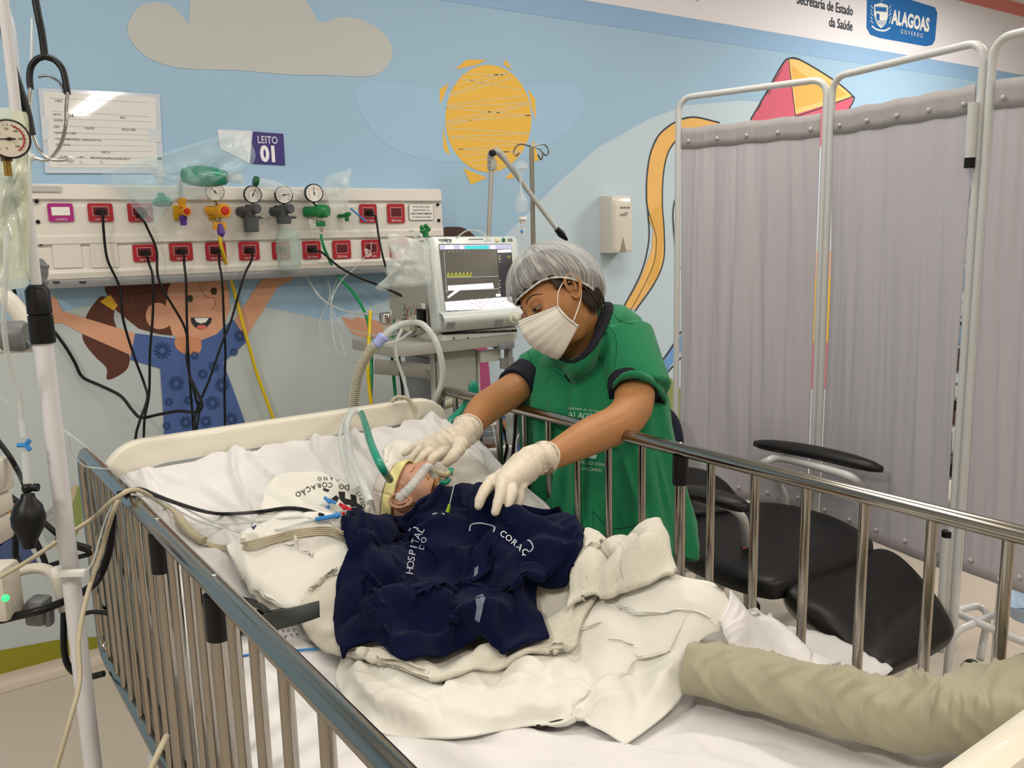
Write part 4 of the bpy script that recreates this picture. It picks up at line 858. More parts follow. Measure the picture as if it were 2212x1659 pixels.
# beige cuffed bolster
m_bol = mat('beige_fabric', '#a09a82', .75, var=.03, scale=10, bump=.08, bscale=300, sheen=.2)
path = cr([PZ(1486, 1437, .815), PZ(1610, 1468, .815), PZ(1800, 1516, .82), PZ(1960, 1545, .825), PZ(2100, 1535, .83), PZ(2330, 1490, .84)], 60)
b = MB(); rs = []; n = len(path)
for i, p in enumerate(path):
    t_ = i/(n-1); d = (path[min(i+1, n-1)]-path[max(i-1, 0)]).normalized(); u = Vector((0, 0, 1)); s = d.cross(u).normalized(); u = s.cross(d)
    R0 = .047+.012*t_; ring = []
    for k in range(64):
        a = 2*pi*k/64; up_ = .5+.5*sin(a)
        w1 = float(pnoise(np.array([t_*9+.8*sin(a)]), np.array([1.1*cos(a)+2]), 9, 2)[0]); n1 = float(pnoise(np.array([t_*14+.9*cos(a*1.0)+.4*sin(a*2)]), np.array([.7*cos(a)+.7*sin(a)+5]), 19, 1)[0])
        w2 = max(0, 1-abs(n1)*2.6)**1.5; r = R0*(1+.10*w1+.26*w2*up_**1.2*(.45+.9*max(0, w1+.3))-.05) * (1 if i > 3 else [.15, .6, .85, .95][i])
        q = p+s*(cos(a)*r)+u*(sin(a)*r*.92); ring.append(q)
    rs.append(ring)
b.rings(rs); o = b.build('beige_bolster', m_bol, None, 180); tag(o, 'long puckered beige bolster lying across the foot of the bed', 'bolster')
# ------------------------------------------------------------------ ventilator
VY = 2.60
TL, TR, BR, BL = PY(926, 510, VY+.08), PY(1119, 510, VY+.08), PY(1136, 700, VY), PY(948, 717, VY)
vent = thing('ventilator', 'pale grey ventilator on a wheeled stand with a lit waveform screen', 'ventilator', (1.7, 2.75, 0))
m_vent = mat('ventilator_grey', '#c3c8c4', .38, var=.015); m_vsd = mat('ventilator_side', '#a9aaa0', .5); m_vb = mat('ventilator_bezel', '#cfd6d3', .3, coat=.2)
U_, V_ = (TR-TL), (BL-TL); VN = U_.cross(V_).normalized();
if VN.y > 0: VN = -VN
def VF(a, c, h=0.): return TL*(1-a)*(1-c)+TR*a*(1-c)+BR*a*c+BL*(1-a)*c + VN*h
def vquad(px4): return px4
# bezel
b = MB()
def vr(ins, h): 
    out = []
    for cx_, cy_, a0 in ((1-.06, .05, 0), (.06, .05, 90), (.06, .95, 180), (1-.06, .95, 270)):
        for k in range(5):
            a = radians(a0+90*k/4); out.append(VF(cx_+(.06-ins)*cos(a), cy_-(.05-ins)*sin(a), h))
    return out
b.rings([vr(0, -.05), vr(0, -.006), vr(.012, 0), vr(.02, .002)]); b.build('bezel', m_vb, vent, 40)
# bulged lower console
b = MB(); rows = []
for c in np.linspace(.80, .985, 9): rows.append([VF(a, c, .002+.030*math.sin((c-.80)/.185*pi)**.7+.0) for a in np.linspace(.02, .995, 10)])
b.grid(rows); b.build('console', m_vb, vent, 60)
# body behind
xl_ = (TL.x+BL.x)/2+.012; xr_ = (TR.x+BR.x)/2-.01
bt = PX(837, 632, xl_); bb_ = PX(850, 745, xl_); yb = (bt.y+bb_.y)/2
prof_ = [(VY+.09, TL.z-.01), (VY+.20, TL.z-.02), (yb, bt.z), (yb, bb_.z), (VY+.06, BL.z+.01)]
b = MB(); b.rings([[Vector((x, y, z)) for y, z in prof_] for x in (xl_, xr_)]); b.build('housing', m_vsd, vent, 25)
# screen
def sp(x, y, h): # photographed point on the bezel plane
    r = ray(x, y); n = VN; t_ = (VF(.5, .5, h)-C0).dot(n)/r.dot(n); return C0+r*t_
def spoly(name, pts, m, h, parent): return MB().poly([sp(x, y, h) for x, y in pts]).build(name, m, parent, 0, fix=False)
m_scr = mat('screen_dark', '#5b5952', .2, emis=.35, spec=.6); m_sw = mat('screen_white', '#e6e6f0', .3, emis=.85); m_scy = mat('screen_cyan', '#3fd0d8', .3, emis=.6); m_slav = mat('screen_lavender', '#b9bbdd', .3, emis=.6)
m_syel = mat('screen_yellow', '#c9c93a', .3, emis=.6); m_sgrey = mat('screen_grey', '#8d8b9a', .3, emis=.3); m_sdk = mat('screen_side_dark', '#3a3a40', .2, emis=.2)
S = MB(); fr = [sp(948, 527, .004), sp(1104, 527, .004), sp(1115, 666, .004), sp(963, 671, .004)]
scr = MB().prism(fr, VN*-.003).build('screen', m_scr, vent, 0)
spoly('screen_side_column', [(1073, 538), (1104, 537), (1113, 642), (1082, 645)], m_sdk, .0045, scr)
spoly('screen_top_bar', [(949, 529), (1104, 528), (1104.6, 538), (950, 539)], m_slav, .005, scr)
spoly('screen_top_field', [(1004, 531), (1056, 530.5), (1056, 538), (1005, 538)], m_scy, .0055, scr)
for x0, x1 in ((962, 980), (994, 1001), (1060, 1070)): spoly('screen_top_field', [(x0, 530), (x1, 530), (x1, 538), (x0, 538)], m_sw, .0055, scr)
spoly('screen_top_field', [(1074, 540), (1104, 538.5), (1105, 545), (1075, 546)], m_sw, .0055, scr)
spoly('screen_bottom_bar', [(961, 652), (1112, 640), (1115, 666), (963, 671)], m_sw, .005, scr)
spoly('screen_message', [(967, 617), (1065, 611), (1067, 623), (968, 628)], m_sw, .0055, scr)
spoly('screen_message', [(966, 641), (987, 624), (1000, 623), (968, 645)], m_sw, .0052, scr)
spoly('screen_button', [(1071, 635), (1081, 634), (1082, 640), (1072, 641)], m_sw, .0055, scr)
def sline(name, pts, w_, m, h=.006): return MB().tube([sp(x, y, h) for x, y in pts], w_, 4).build(name, m, scr, 0)
wv = []; N_ = 120
for k in range(N_+1):
    t_ = k/N_; x = 966+108*t_; ph = (t_*13) % 1; y = 598-2.5*t_-9*max(0, sin(pi*min(1, ph/.62)))**.6
    wv.append((x, y))
sline('waveform_grey', wv[58:], .0006, m_sgrey); sline('waveform_yellow', wv[:60], .0009, m_syel)
pl_ = [(p[0], p[1]) for p in wv[:60]]; b = MB()
for p, q in zip(pl_, pl_[1:]): b.poly([sp(p[0], p[1], .0058), sp(q[0], q[1], .0058), sp(q[0], 599, .0058), sp(p[0], 599, .0058)])
b.build('waveform_fill', mat('screen_olive', '#8f8f3a', .3, emis=.4), scr, 0, fix=False)
sline('waveform_base', [(965, 600), (1076, 597)], .0005, m_sw); sline('waveform_base', [(962, 628), (1078, 624)], .0005, m_sw); sline('axis_line', [(959, 546), (965, 634)], .0005, m_sw)
for k in range(7): sline('screen_tick', [(960+8.7*k, 543.5), (962+8.7*k, 543.3)], .0008, m_sw)
for k, y in enumerate((553, 560, 566, 606, 614, 621, 630)): sline('screen_reading', [(1077+k % 2, y), (1081+k % 2, y-.3)], .0008, m_sw)
for x, y in ((1078, 554), (1097, 552), (1101, 552)): sline('screen_value', [(x, y), (x+.5, y+6)], .0012, m_syel)
for k, x in enumerate((1020, 1037, 1053, 1070, 1086)):
    b = MB(); c_ = sp(x, 656-(x-1020)*.07, .0056); r0 = (sp(x+7.5, 656, .0056)-sp(x, 656, .0056)).length; uu = (sp(x+10, 655.5, .0056)-sp(x, 656, .0056)).normalized(); vv = uu.cross(VN)
    b.tube([c_+uu*r0*cos(a)+vv*r0*1.1*sin(a) for a in [2*pi*j/20 for j in range(20)]], .0006, 4, closed=True); b.build('setting_ring', mat('screen_pink', '#d98aa0', .3, emis=.6) if k == 1 else m_slav, scr, 0)
    sline('setting_value', [(x-2, 655-(x-1020)*.07), (x+2, 655-(x-1020)*.07)], .0008, m_sgrey)
def vtext(s, x, y, h_, m, al='CENTER', bold=0., sx=1.):
    p = sp(x, y, .003); k = (sp(x, y+h_, .003)-p).length; return text(s, k*1.5, m, p, U_, -V_, vent, 'lettering', al, .0002, bold, sx)
vtext('vyaire', 962, 518, 7.5, mat('logo_grey', '#5f6468', .5), bold=.0005, sx=1.15); vtext('MEDICAL', 970, 523.5, 1.8, mat('logo_grey', '#5f6468', .5)); vtext('iX5', 1102, 518.5, 6, mat('logo_dark', '#3d4346', .5), bold=.0003)
MB().tube([sp(1012, 516.5, .003), sp(1044, 516, .003)], .0012, 6).build('status_strip', m_gry, vent)
b = MB(); b.tube([sp(1047, 520, .003), sp(1050, 514, .003), sp(1053, 520, .003)], .0006, 5, closed=True); b.build('alarm_mark', m_gry, vent, 0)
for x, m_ in ((1073.5, mat('button_cream', '#e6e3b4', .4)), (1087.5, mat('button_green', '#1d7a5c', .4))):
    c_ = sp(x, 518, .003); MB().lathe(c_, VN, [(-.002, .008), (.002, .0078), (.003, .006)], 18).build('round_button', m_, vent)
for k in range(8):
    x = 974+16.2*k; y = 690.5-(x-974)*.048; c_ = sp(x, y, .028); MB().box(c_, (.018, .004, .0065), bev=.001).build('soft_key', mat('key_grey', '#a4aaa9', .4), vent)
for k, (x, s) in enumerate(((971, 'Acess.'), (987, 'SpO2'), (1003, 'Tela'), (1019, 'Ciclo'), (1035, 'Pausa'), (1050, 'Sim'), (1066, 'Manual'), (1081, 'Congelar'), (1108, 'Aceitar'))): vtext(s, x, 673-(x-971)*.05, 2.6, m_ink)
for x0, y0 in ((966, 697), (1070, 692)):
    for k in range(6): MB().tube([sp(x0+.6*k*-.4, y0+k*2.5, .030-.002*k), sp(x0+18-.4*k, y0-1+k*2.5, .030-.002*k)], .0007, 4).build('speaker_slot', m_dgry, vent)
kc = sp(1110, 686, .03); MB().lathe(kc, VN, [(-.01, .023), (.004, .022), (.005, .014), (.022, .0135), (.024, .010)], 28).build('rotary_knob', mat('knob_ivory', '#cfd0bd', .35), vent, 35)
# tray and vents under the unit
Vb = PY(952, 722, VY+.02); Vr = PY(1122, 708, VY+.02)
def vb(px0, px1, py0, py1, y0, y1, m, name, bev=.002, par=None):
    a, c = PY(px0, py0, y0), PY(px1, py1, y0); 
    return MB().box(((a.x+c.x)/2, (y0+y1)/2, (a.z+c.z)/2), (abs(c.x-a.x), abs(y1-y0), abs(a.z-c.z)), bev=bev).build(name, m, par or vent)
vb(955, 1118, 722, 732, VY+.03, VY+.30, mat('tray_white', '#dfe0da', .4), 'tray')
for k in range(26): x = 958+6.2*k; vb(x, x+4, 719-k*.27, 723-k*.27, VY+.025, VY+.04, m_blk, 'vent_slot', 0)
for k in range(4): x = 980+30*k; vb(x, x+3, 728, 740-1.2*k, VY+.024, VY+.032, m_gry, 'tray_slot', 0)
for x, y in ((962, 746), (1040, 742), (1090, 740)): vb(x, x+10, y-6, y+4, VY+.05, VY+.09, m_blk, 'foot')
vb(850, 1112, 750, 744, VY+.01, VY+.34, m_vsd, 'shelf'); vb(1080, 1112, 742, 752, VY+.0, VY+.05, m_gry, 'shelf_end')
vb(1000, 1030, 742, 747, VY+.12, VY+.2, mat('orange_box', '#b5603c', .5), 'orange_block')
vb(942, 1036, 757, 985, VY+.08, VY+.28, mat('stand_grey', '#b6bab0', .45), 'column', .006)
for x in (938, 1034): vb(x, x+7, 757, 985, VY+.07, VY+.10, mat('stand_light', '#cdd0c6', .45), 'column_edge')
vb(925, 938, 775, 985, VY+.12, VY+.30, m_gry, 'side_upright')
p0, p1 = PY(812, 781, VY+.03), PY(926, 812, VY+.03); MB().box((p0+p1)/2, ((p1-p0).length, .012, .052), Euler((0, math.atan2(p0.z-p1.z, p1.x-p0.x)*.55, 0)).to_matrix(), .002).build('side_arm', mat('arm_grey', '#8d8c84', .45), vent)
for y in (800, 817): p = PY(925, y, VY+.02); MB().lathe(p, D, [(0, .006), (.004, .005), (.005, .002)], 12).build('screw', m_chrome, vent)
p0, p1 = PY(1036, 770, VY+.06), PY(1080, 766, VY+.06); MB().box((p0+p1)/2, ((p1-p0).length, .012, .045), bev=.002).build('right_arm', mat('stand_light', '#cdd0c6', .45), vent)
p0, p1 = PY(1078, 778, VY+.06), PY(1112, 790, VY+.02); MB().box((p0+p1)/2, (.06, .012, .04), bev=.002).build('right_arm', mat('arm_grey', '#8d8c84', .45), vent)
vb(1098, 1110, 750, 860, VY+.03, VY+.06, mat('arm_grey', '#8d8c84', .45), 'right_upright')
MB().box((1.72, VY+.2, .07), (.5, .5, .05), bev=.015).build('base', m_vsd, vent)
for x in (1.5, 1.94):
    for y in (VY-.02, VY+.42): MB().cyl((x-.012, y, .03), (x+.012, y, .03), .03, seg=16).build('castor', m_blk, vent)
# left side details
def vs(x, y, off=-.003): p = PX(x, y, xl_+off); return p
MB().box(vs(912, 688, -.012), (.02, .05, .07), bev=.003).build('side_latch', m_blk, vent); MB().box(vs(925, 690, -.010), (.012, .012, .085), bev=.002).build('latch_bar', m_chrome, vent)
MB().box(vs(915, 664, -.008), (.004, .03, .03), bev=.002).build('side_switch', m_stkr, vent)
for pts, m_ in (([(876, 662), (883, 690)], m_knobred), ([(884, 662), (876, 690)], m_knobred), ([(892, 660), (902, 688)], m_knobred), ([(900, 662), (892, 690)], m_knobred), ([(907, 668), (898, 684)], m_knobred),
                ([(870, 668), (880, 668), (880, 680), (870, 680)], m_ink), ([(874, 655), (874, 695)], m_ink), ([(866, 690), (884, 688)], m_ink), ([(888, 665), (888, 685)], m_ink)):
    MB().tube([vs(x, y, -.001) for x, y in pts], .0008, 4).build('printed_diagram', m_, vent, 0)
for x, y, r in ((866, 700, .024), (880, 712, .018), (895, 708, .018), (900, 690, .022)): p = vs(x, y, 0); MB().lathe(p, (-1, -.2, 0), [(0, r*.8), (.015, r*.8), (.017, r*.6), (.03, r*.6), (.03, r*.4)], 18).build('gas_port', mat('port_clear', '#c9c4b4', .25), vent)
# water trap with metal collar on the far left of the unit
p = PY(832, 690, VY+.02); t = thing('water_trap', 'chrome and glass water trap at the left of the ventilator', 'water trap', p)
MB().lathe(PY(834, 676, VY), (0, 0, -1), [(0, .022), (.004, .024), (.032, .024), (.036, .020)], 22).build('metal_collar', m_chrome, t)
MB().lathe(PY(834, 696, VY), (0, 0, -1), [(0, .012), (.02, .012), (.026, .009), (.055, .007), (.058, .002)], 18).build('cone', m_clr, t)
# breathing hoses
m_corr = mat('corrugated_cream', '#cfcbb6', .4, alpha=.95); m_hose = mat('silicone_hose', '#cfd2cc', .25, var=.02, alpha=.85, coat=.3)
def corrug(name, pts, r, m, label, cat, pitch=.0065, amp=.24):
    P = cr([Q(*p) for p in pts], 30); P2 = [P[0]]; 
    for p in P[1:]:
        while (p-P2[-1]).length >= pitch/4: P2.append(P2[-1]+(p-P2[-1]).normalized()*pitch/4)
    R = [r*(1+amp*(1 if (i//2) % 2 else -1)) for i in range(len(P2))]
    o = MB().tube(P2, R, 14).build(name, m, None, 60); return tag(o, label, cat)
corrug('breathing_hose', [(812, 745, 2.55), (795, 765, 2.56), (778, 800, 2.57), (768, 840, 2.58), (764, 880, 2.6), (762, 940, 2.62)], .0125, m_corr, 'corrugated cream breathing hose bending down from the ventilator', 'hose')
corrug('breathing_hose', [(900, 880, 2.60), (960, 875, 2.66), (1000, 858, 2.74)], .011, m_corr, 'corrugated hose end half hidden behind the headboard corner', 'hose')
b = MB(); a_, c_ = Q(812, 747, 2.55), Q(830, 725, 2.55); b.lathe(a_, c_-a_, [(0, .012), (.004, .016), (.035, .018), (.04, .014)], 18); tag(b.build('hose_connector', mat('connector_lilac', '#a9b4e6', .4)), 'lilac connector between corrugated hose and clear elbow', 'connector')
b = MB().tube(cr([Q(828, 727, 2.55), Q(845, 712, 2.56), Q(862, 702, 2.6), Q(885, 698, 2.64)], 6), [.011]*19, 12); tag(b.build('clear_elbow', m_tub), 'clear elbow tube joining the hose to the ventilator port', 'tube')
px_tube('smooth_hose', [(885, 700, 2.60), (900, 697, 2.56), (918, 705, 2.53), (940, 735, 2.52), (953, 775, 2.52), (956, 815, 2.53), (945, 855, 2.55), (925, 890, 2.6), (905, 930, 2.65)], .0095, m_hose, 'smooth white hose arching in front of the ventilator column', 'hose', seg=12)
px_tube('clear_tube', [(868, 712, 2.58), (856, 740, 2.56), (858, 775, 2.56), (872, 820, 2.56), (884, 870, 2.55), (888, 930, 2.5)], .0052, m_tub, 'clear tube falling from the ventilator port to the headboard', 'tube')
px_tube('clear_tube', [(890, 715, 2.56), (860, 735, 2.55), (820, 745, 2.55), (795, 745, 2.6)], .004, m_tub, 'clear tube looping under the lilac connector', 'tube')
px_tube('black_lead', [(862, 770, 2.7), (864, 800, 2.7), (870, 850, 2.7), (870, 930, 2.7), (872, 1200, 2.75), (874, 1380, 2.8), (876, 1580, 2.85)], .005, m_blk, 'black lead hanging behind the clear tube left of the column', 'cable')
px_tube('support_strap', [(600+395, 905, 2.50), (1000, 895, 2.52)], .004, m_gh, 'short piece of green strap behind the rail corner', 'strap')
b = MB(); tag(b.sph(Q(1023, 842, 2.62), .019, (1, .6, 1.6)).build('green_bulb', m_teal), 'green rubber bag hanging beside the ventilator column, behind the arm', 'bag')
b = MB().tube(cr([Q(952, 925, 2.42), Q(975, 908, 2.42), Q(998, 885, 2.45), Q(1010, 868, 2.5)], 5), .011, 10); tag(b.build('green_tube', m_teal), 'green tube between the pillow and the nurse\'s gloved wrist', 'tube')
# green knobs on top of ventilator
t = thing('green_valve', 'green star knob above the bag, behind the ventilator screen', 'knob', PY(918, 508, 3.0)); b = MB(); c_ = PY(918, 495, 3.0); 
for k in range(5): a = 2*pi*k/5; b.sph(c_+Vector((cos(a)*.016, 0, sin(a)*.012)), .010, u=10, v=6)
b.build('star_knob', m_grn, t); MB().cyl(c_, PY(920, 512, 3.0), .012).build('stem', m_grn, t)
px_tube('clear_tube', [(1058, 520, 2.85), (1040, 502, 2.88), (1010, 498, 2.9), (985, 515, 2.9)], .003, m_tub, 'thin tube arching over the top of the ventilator', 'tube')
px_tube('clear_tube', [(930, 540, 2.78), (905, 505, 2.85), (885, 500, 2.9), (905, 520, 2.85)], .003, m_tub, 'thin coiled tube beside the green knob', 'tube')
# ------------------------------------------------------------------ support arm
AY = 3.0
m_arm = mat('arm_enamel', '#a9aaa4', .4)
t = thing('tube_holder', 'grey jointed tube-support arm rising behind the ventilator', 'support arm', PY(1055, 510, AY))
MB().tube([PY(1062, 360, AY), PY(1050, 640, AY)], .0095, 12).build('pole', mat('arm_pole', '#b9b7ad', .3, metal=.4), t)
MB().box(PY(1063, 356, AY), (.030, .03, .045), bev=.004).build('pole_clamp', m_arm, t)
MB().tube(cr([PY(1060, 350, AY), PY(1062, 332, AY), PY(1075, 328, AY-.01), PY(1090, 342, AY-.02)], 5), .015, 12).build('joint', m_arm, t)
MB().lathe(PY(1062, 331, AY-.02), D, [(0, .014), (.014, .013), (.016, .008)], 16).build('joint_knob', m_blk, t)
MB().tube([PY(1086, 338, AY-.02), PY(1206, 500, AY-.12)], [.0115, .0095], 12).build('boom', m_arm, t)
MB().tube([PY(1202, 494, AY-.12), PY(1212, 505, AY-.125), PY(1225, 519, AY-.13)], [.012, .017, .006], 12).build('boom_tip', m_blk, t)
# drip stand on the right
IY = 2.95
t = thing('drip_stand', 'steel drip stand with curled hooks behind the nurse\'s cap', 'drip stand', PY(1140, 900, IY)); m_st = mat('stand_steel', '#b5aea2', .22, metal=.9)
top_p = PY(1148, 316, IY); MB().tube([top_p, Vector((top_p.x, top_p.y, .05))], .0105, 14).build('pole', m_st, t)
for s_ in (((1148, 316), (1122, 312), (1110, 326), (1114, 337), (1122, 330)), ((1148, 316), (1175, 312), (1185, 326), (1180, 336), (1172, 330)), ((1150, 317), (1166, 322), (1172, 336), (1168, 345), (1162, 334))):
    MB().tube(cr([PY(x, y, IY-.01*k) for k, (x, y) in enumerate(s_)], 6), .0032, 8).build('hook', mat('hook_steel', '#77746e', .3, metal=.9), t)
for k in range(5): a = 2*pi*k/5; MB().tube([Vector((top_p.x, top_p.y, .09)), Vector((top_p.x+.26*cos(a), top_p.y+.26*sin(a)*.8, .05))], .012, 8).build('foot', m_st, t)
t = thing('drip_bag', 'clear drip chamber and bag hanging on the steel stand', 'drip bag', PY(1128, 480, IY-.03))
IZ = IY-.03
b = MB().lathe(PY(1124, 348, IZ), (0, 0, -1), [(0, .012), (.01, .03), (.03, .034), (.045, .016), (.06, .007), (.10, .006), (.125, .007), (.14, .018), (.16, .030), (.19, .026), (.205, .022)], 20); b.build('bag', m_bagc, t)
MB().lathe(PY(1128, 468, IZ), (0, 0, -1), [(0, .018), (.012, .020), (.016, .012), (.03, .010)], 16).build('chamber_cap', m_whp, t)
MB().lathe(PY(1129, 488, IZ), (0, 0, -1), [(0, .008), (.05, .008), (.055, .004), (.3, .003)], 12).build('drip_chamber', m_clr, t)
MB().sph(PY(1127, 500, IZ-.01), .006, u=10, v=8).build('blue_port', m_bluec, t)
# equipment seen behind the rail, under the nurse's arm
t = thing('humidifier', 'white humidifier with a ribbed clear chamber, standing behind the rail', 'humidifier', Q(1055, 1080, 2.6)); dq = 2.62
a_ = Q(1056, 980, dq); MB().box(a_+Vector((0, 0, -.03)), (.13, .13, .12), bev=.012).build('base', m_whp, t)
MB().box(a_+Vector((0, 0, -.13)), (.13, .13, .10), bev=.008).build('lower_case', m_whp, t); MB().cyl(a_+Vector((0, 0, -.17)), Vector((a_.x, a_.y, 0)), .03).build('stand', m_gry, t)
MB().lathe(a_+Vector((0, 0, .030)), (0, 0, 1), [(0, .050), (.006, .052), (.010, .045)], 22).build('heater_plate', mat('plate_brown', '#6f4a3d', .3, metal=.5), t)
MB().lathe(a_+Vector((0, 0, .038)), (0, 0, 1), [(0, .042), (.02, .042), (.022, .039), (.04, .042), (.042, .039), (.06, .042), (.07, .03), (.085, .02)], 22).build('chamber', m_tub, t)
b = MB(); c_ = a_+Vector((0, -.066, -.13)); b.tube([c_+Vector((.03*cos(a), 0, .03*sin(a))) for a in [2*pi*k/20 for k in range(20)]], .001, 5, closed=True); b.build('dial_ring', m_gry, t)
for i, (x, y, w_, h_, lab, m_) in enumerate(((1118, 872, .07, .055, 'pale printed instruction card hanging behind the rail', m_stkr), (1125, 918, .085, .11, 'pale grey control box with black plug behind the rail', m_vent), (1128, 855, .06, .03, 'small pale box above the printed card', m_vent))):
    p = Q(x, y, 2.55); t = thing('instruction_card' if i == 0 else 'control_box', lab, 'card' if i == 0 else 'control box', p)
    MB().box(p, (w_, .006 if i == 0 else .04, h_), bev=.002).build('panel', m_, t)
    for k in range(4): MB().box(p+Vector((0, -.0035 if i == 0 else -.0205, h_*.3-k*h_*.17)), (w_*.6, .0006, .0012)).build('print_line', m_ink, t, 0)
    if i == 1: MB().box(p+Vector((.01, -.03, .035)), (.034, .03, .04), bev=.004).build('plug', m_blk, t); MB().lathe(p+Vector((.03, -.02, -.025)), D, [(0, .016), (.006, .015)], 16).build('dial', m_gry, t)
px_tube('black_lead', [(1075, 900, 2.55), (1092, 940, 2.55), (1095, 970, 2.55), (1085, 1010, 2.55), (1080, 1060, 2.55), (1082, 1300, 2.6), (1084, 1480, 2.6), (1084, 1650, 2.6)], .005, m_blk, 'black lead behind the rail, nearest the humidifier', 'cable')
px_tube('black_lead', [(1116, 870, 2.5), (1112, 940, 2.5), (1108, 980, 2.5), (1100, 1050, 2.5), (1104, 1300, 2.55), (1106, 1500, 2.6)], .005, m_blk, 'black lead behind the rail, in front of the control box', 'cable')
px_tube('white_lead', [(1062, 905, 2.55), (1070, 945, 2.55), (1080, 1000, 2.55)], .003, m_whp, 'white lead beside the humidifier chamber', 'cable')
px_tube('white_lead', [(1150, 925, 2.5), (1125, 935, 2.5), (1115, 960, 2.5), (1120, 1000, 2.5)], .003, m_whp, 'white lead curling under the control box', 'cable')
# gel dispenser
x0, x1 = PY(1295, 480, YW).x, PY(1367, 480, YW-.10).x; z1, z0 = PY(1296, 424, YW).z, PY(1299, 546, YW).z
m_dis = mat('dispenser_ivory', '#d9d2c6', .2, coat=.5)
t = thing('gel_dispenser', 'ivory wall dispenser for hand gel beside the folding screen', 'dispenser', ((x0+x1)/2, YW, z0))
b = MB(); rs = []
for z, k in ((z0, .96), (z0+.004, .985), (z0+.02, 1), (z1-.05, 1.0), (z1-.015, .94), (z1-.003, .84), (z1, .72)):
    w_ = (x1-x0); cxm = (x0+x1)/2; dpt = .105*k; r_ = .022; pts_ = [(cxm-w_/2, YW), (cxm-w_/2, YW-dpt+r_)]+[(cxm-w_/2+r_-r_*cos(a), YW-dpt+r_-r_*sin(a)) for a in [pi/2*j/5 for j in range(1, 6)]]+[(cxm+w_/2-r_+r_*sin(a), YW-dpt+r_-r_*cos(a)) for a in [pi/2*j/5 for j in range(6)]]+[(cxm+w_/2, YW)]
    rs.append([Vector((x, y, z)) for x, y in pts_])
b.rings(rs); b.build('cover', m_dis, t, 40)
cxm = (x0+x1)/2; MB().prism([Vector((cxm+a, YW-.107, z0+c)) for a, c in ((-.026, 0), (.016, 0), (-.004, .075))], (0, .004, 0)).build('lever_notch', mat('notch_grey', '#8e897f', .5), t, 0)
text('ALCOOL GEL', .011, m_ink, (cxm+.008, YW-.1065, z1-.06), XD, ZD, t, 'lettering', depth=.0002, bold=.0002)
for k, (a, c, l) in enumerate(((-.01, -.092, .045), (-.012, -.098, .05), (.008, -.085, .03))): MB().box((cxm+.008+a, YW-.1065, z1+c), (l, .0006, .0018)).build('printed_mark', m_ink, t, 0)

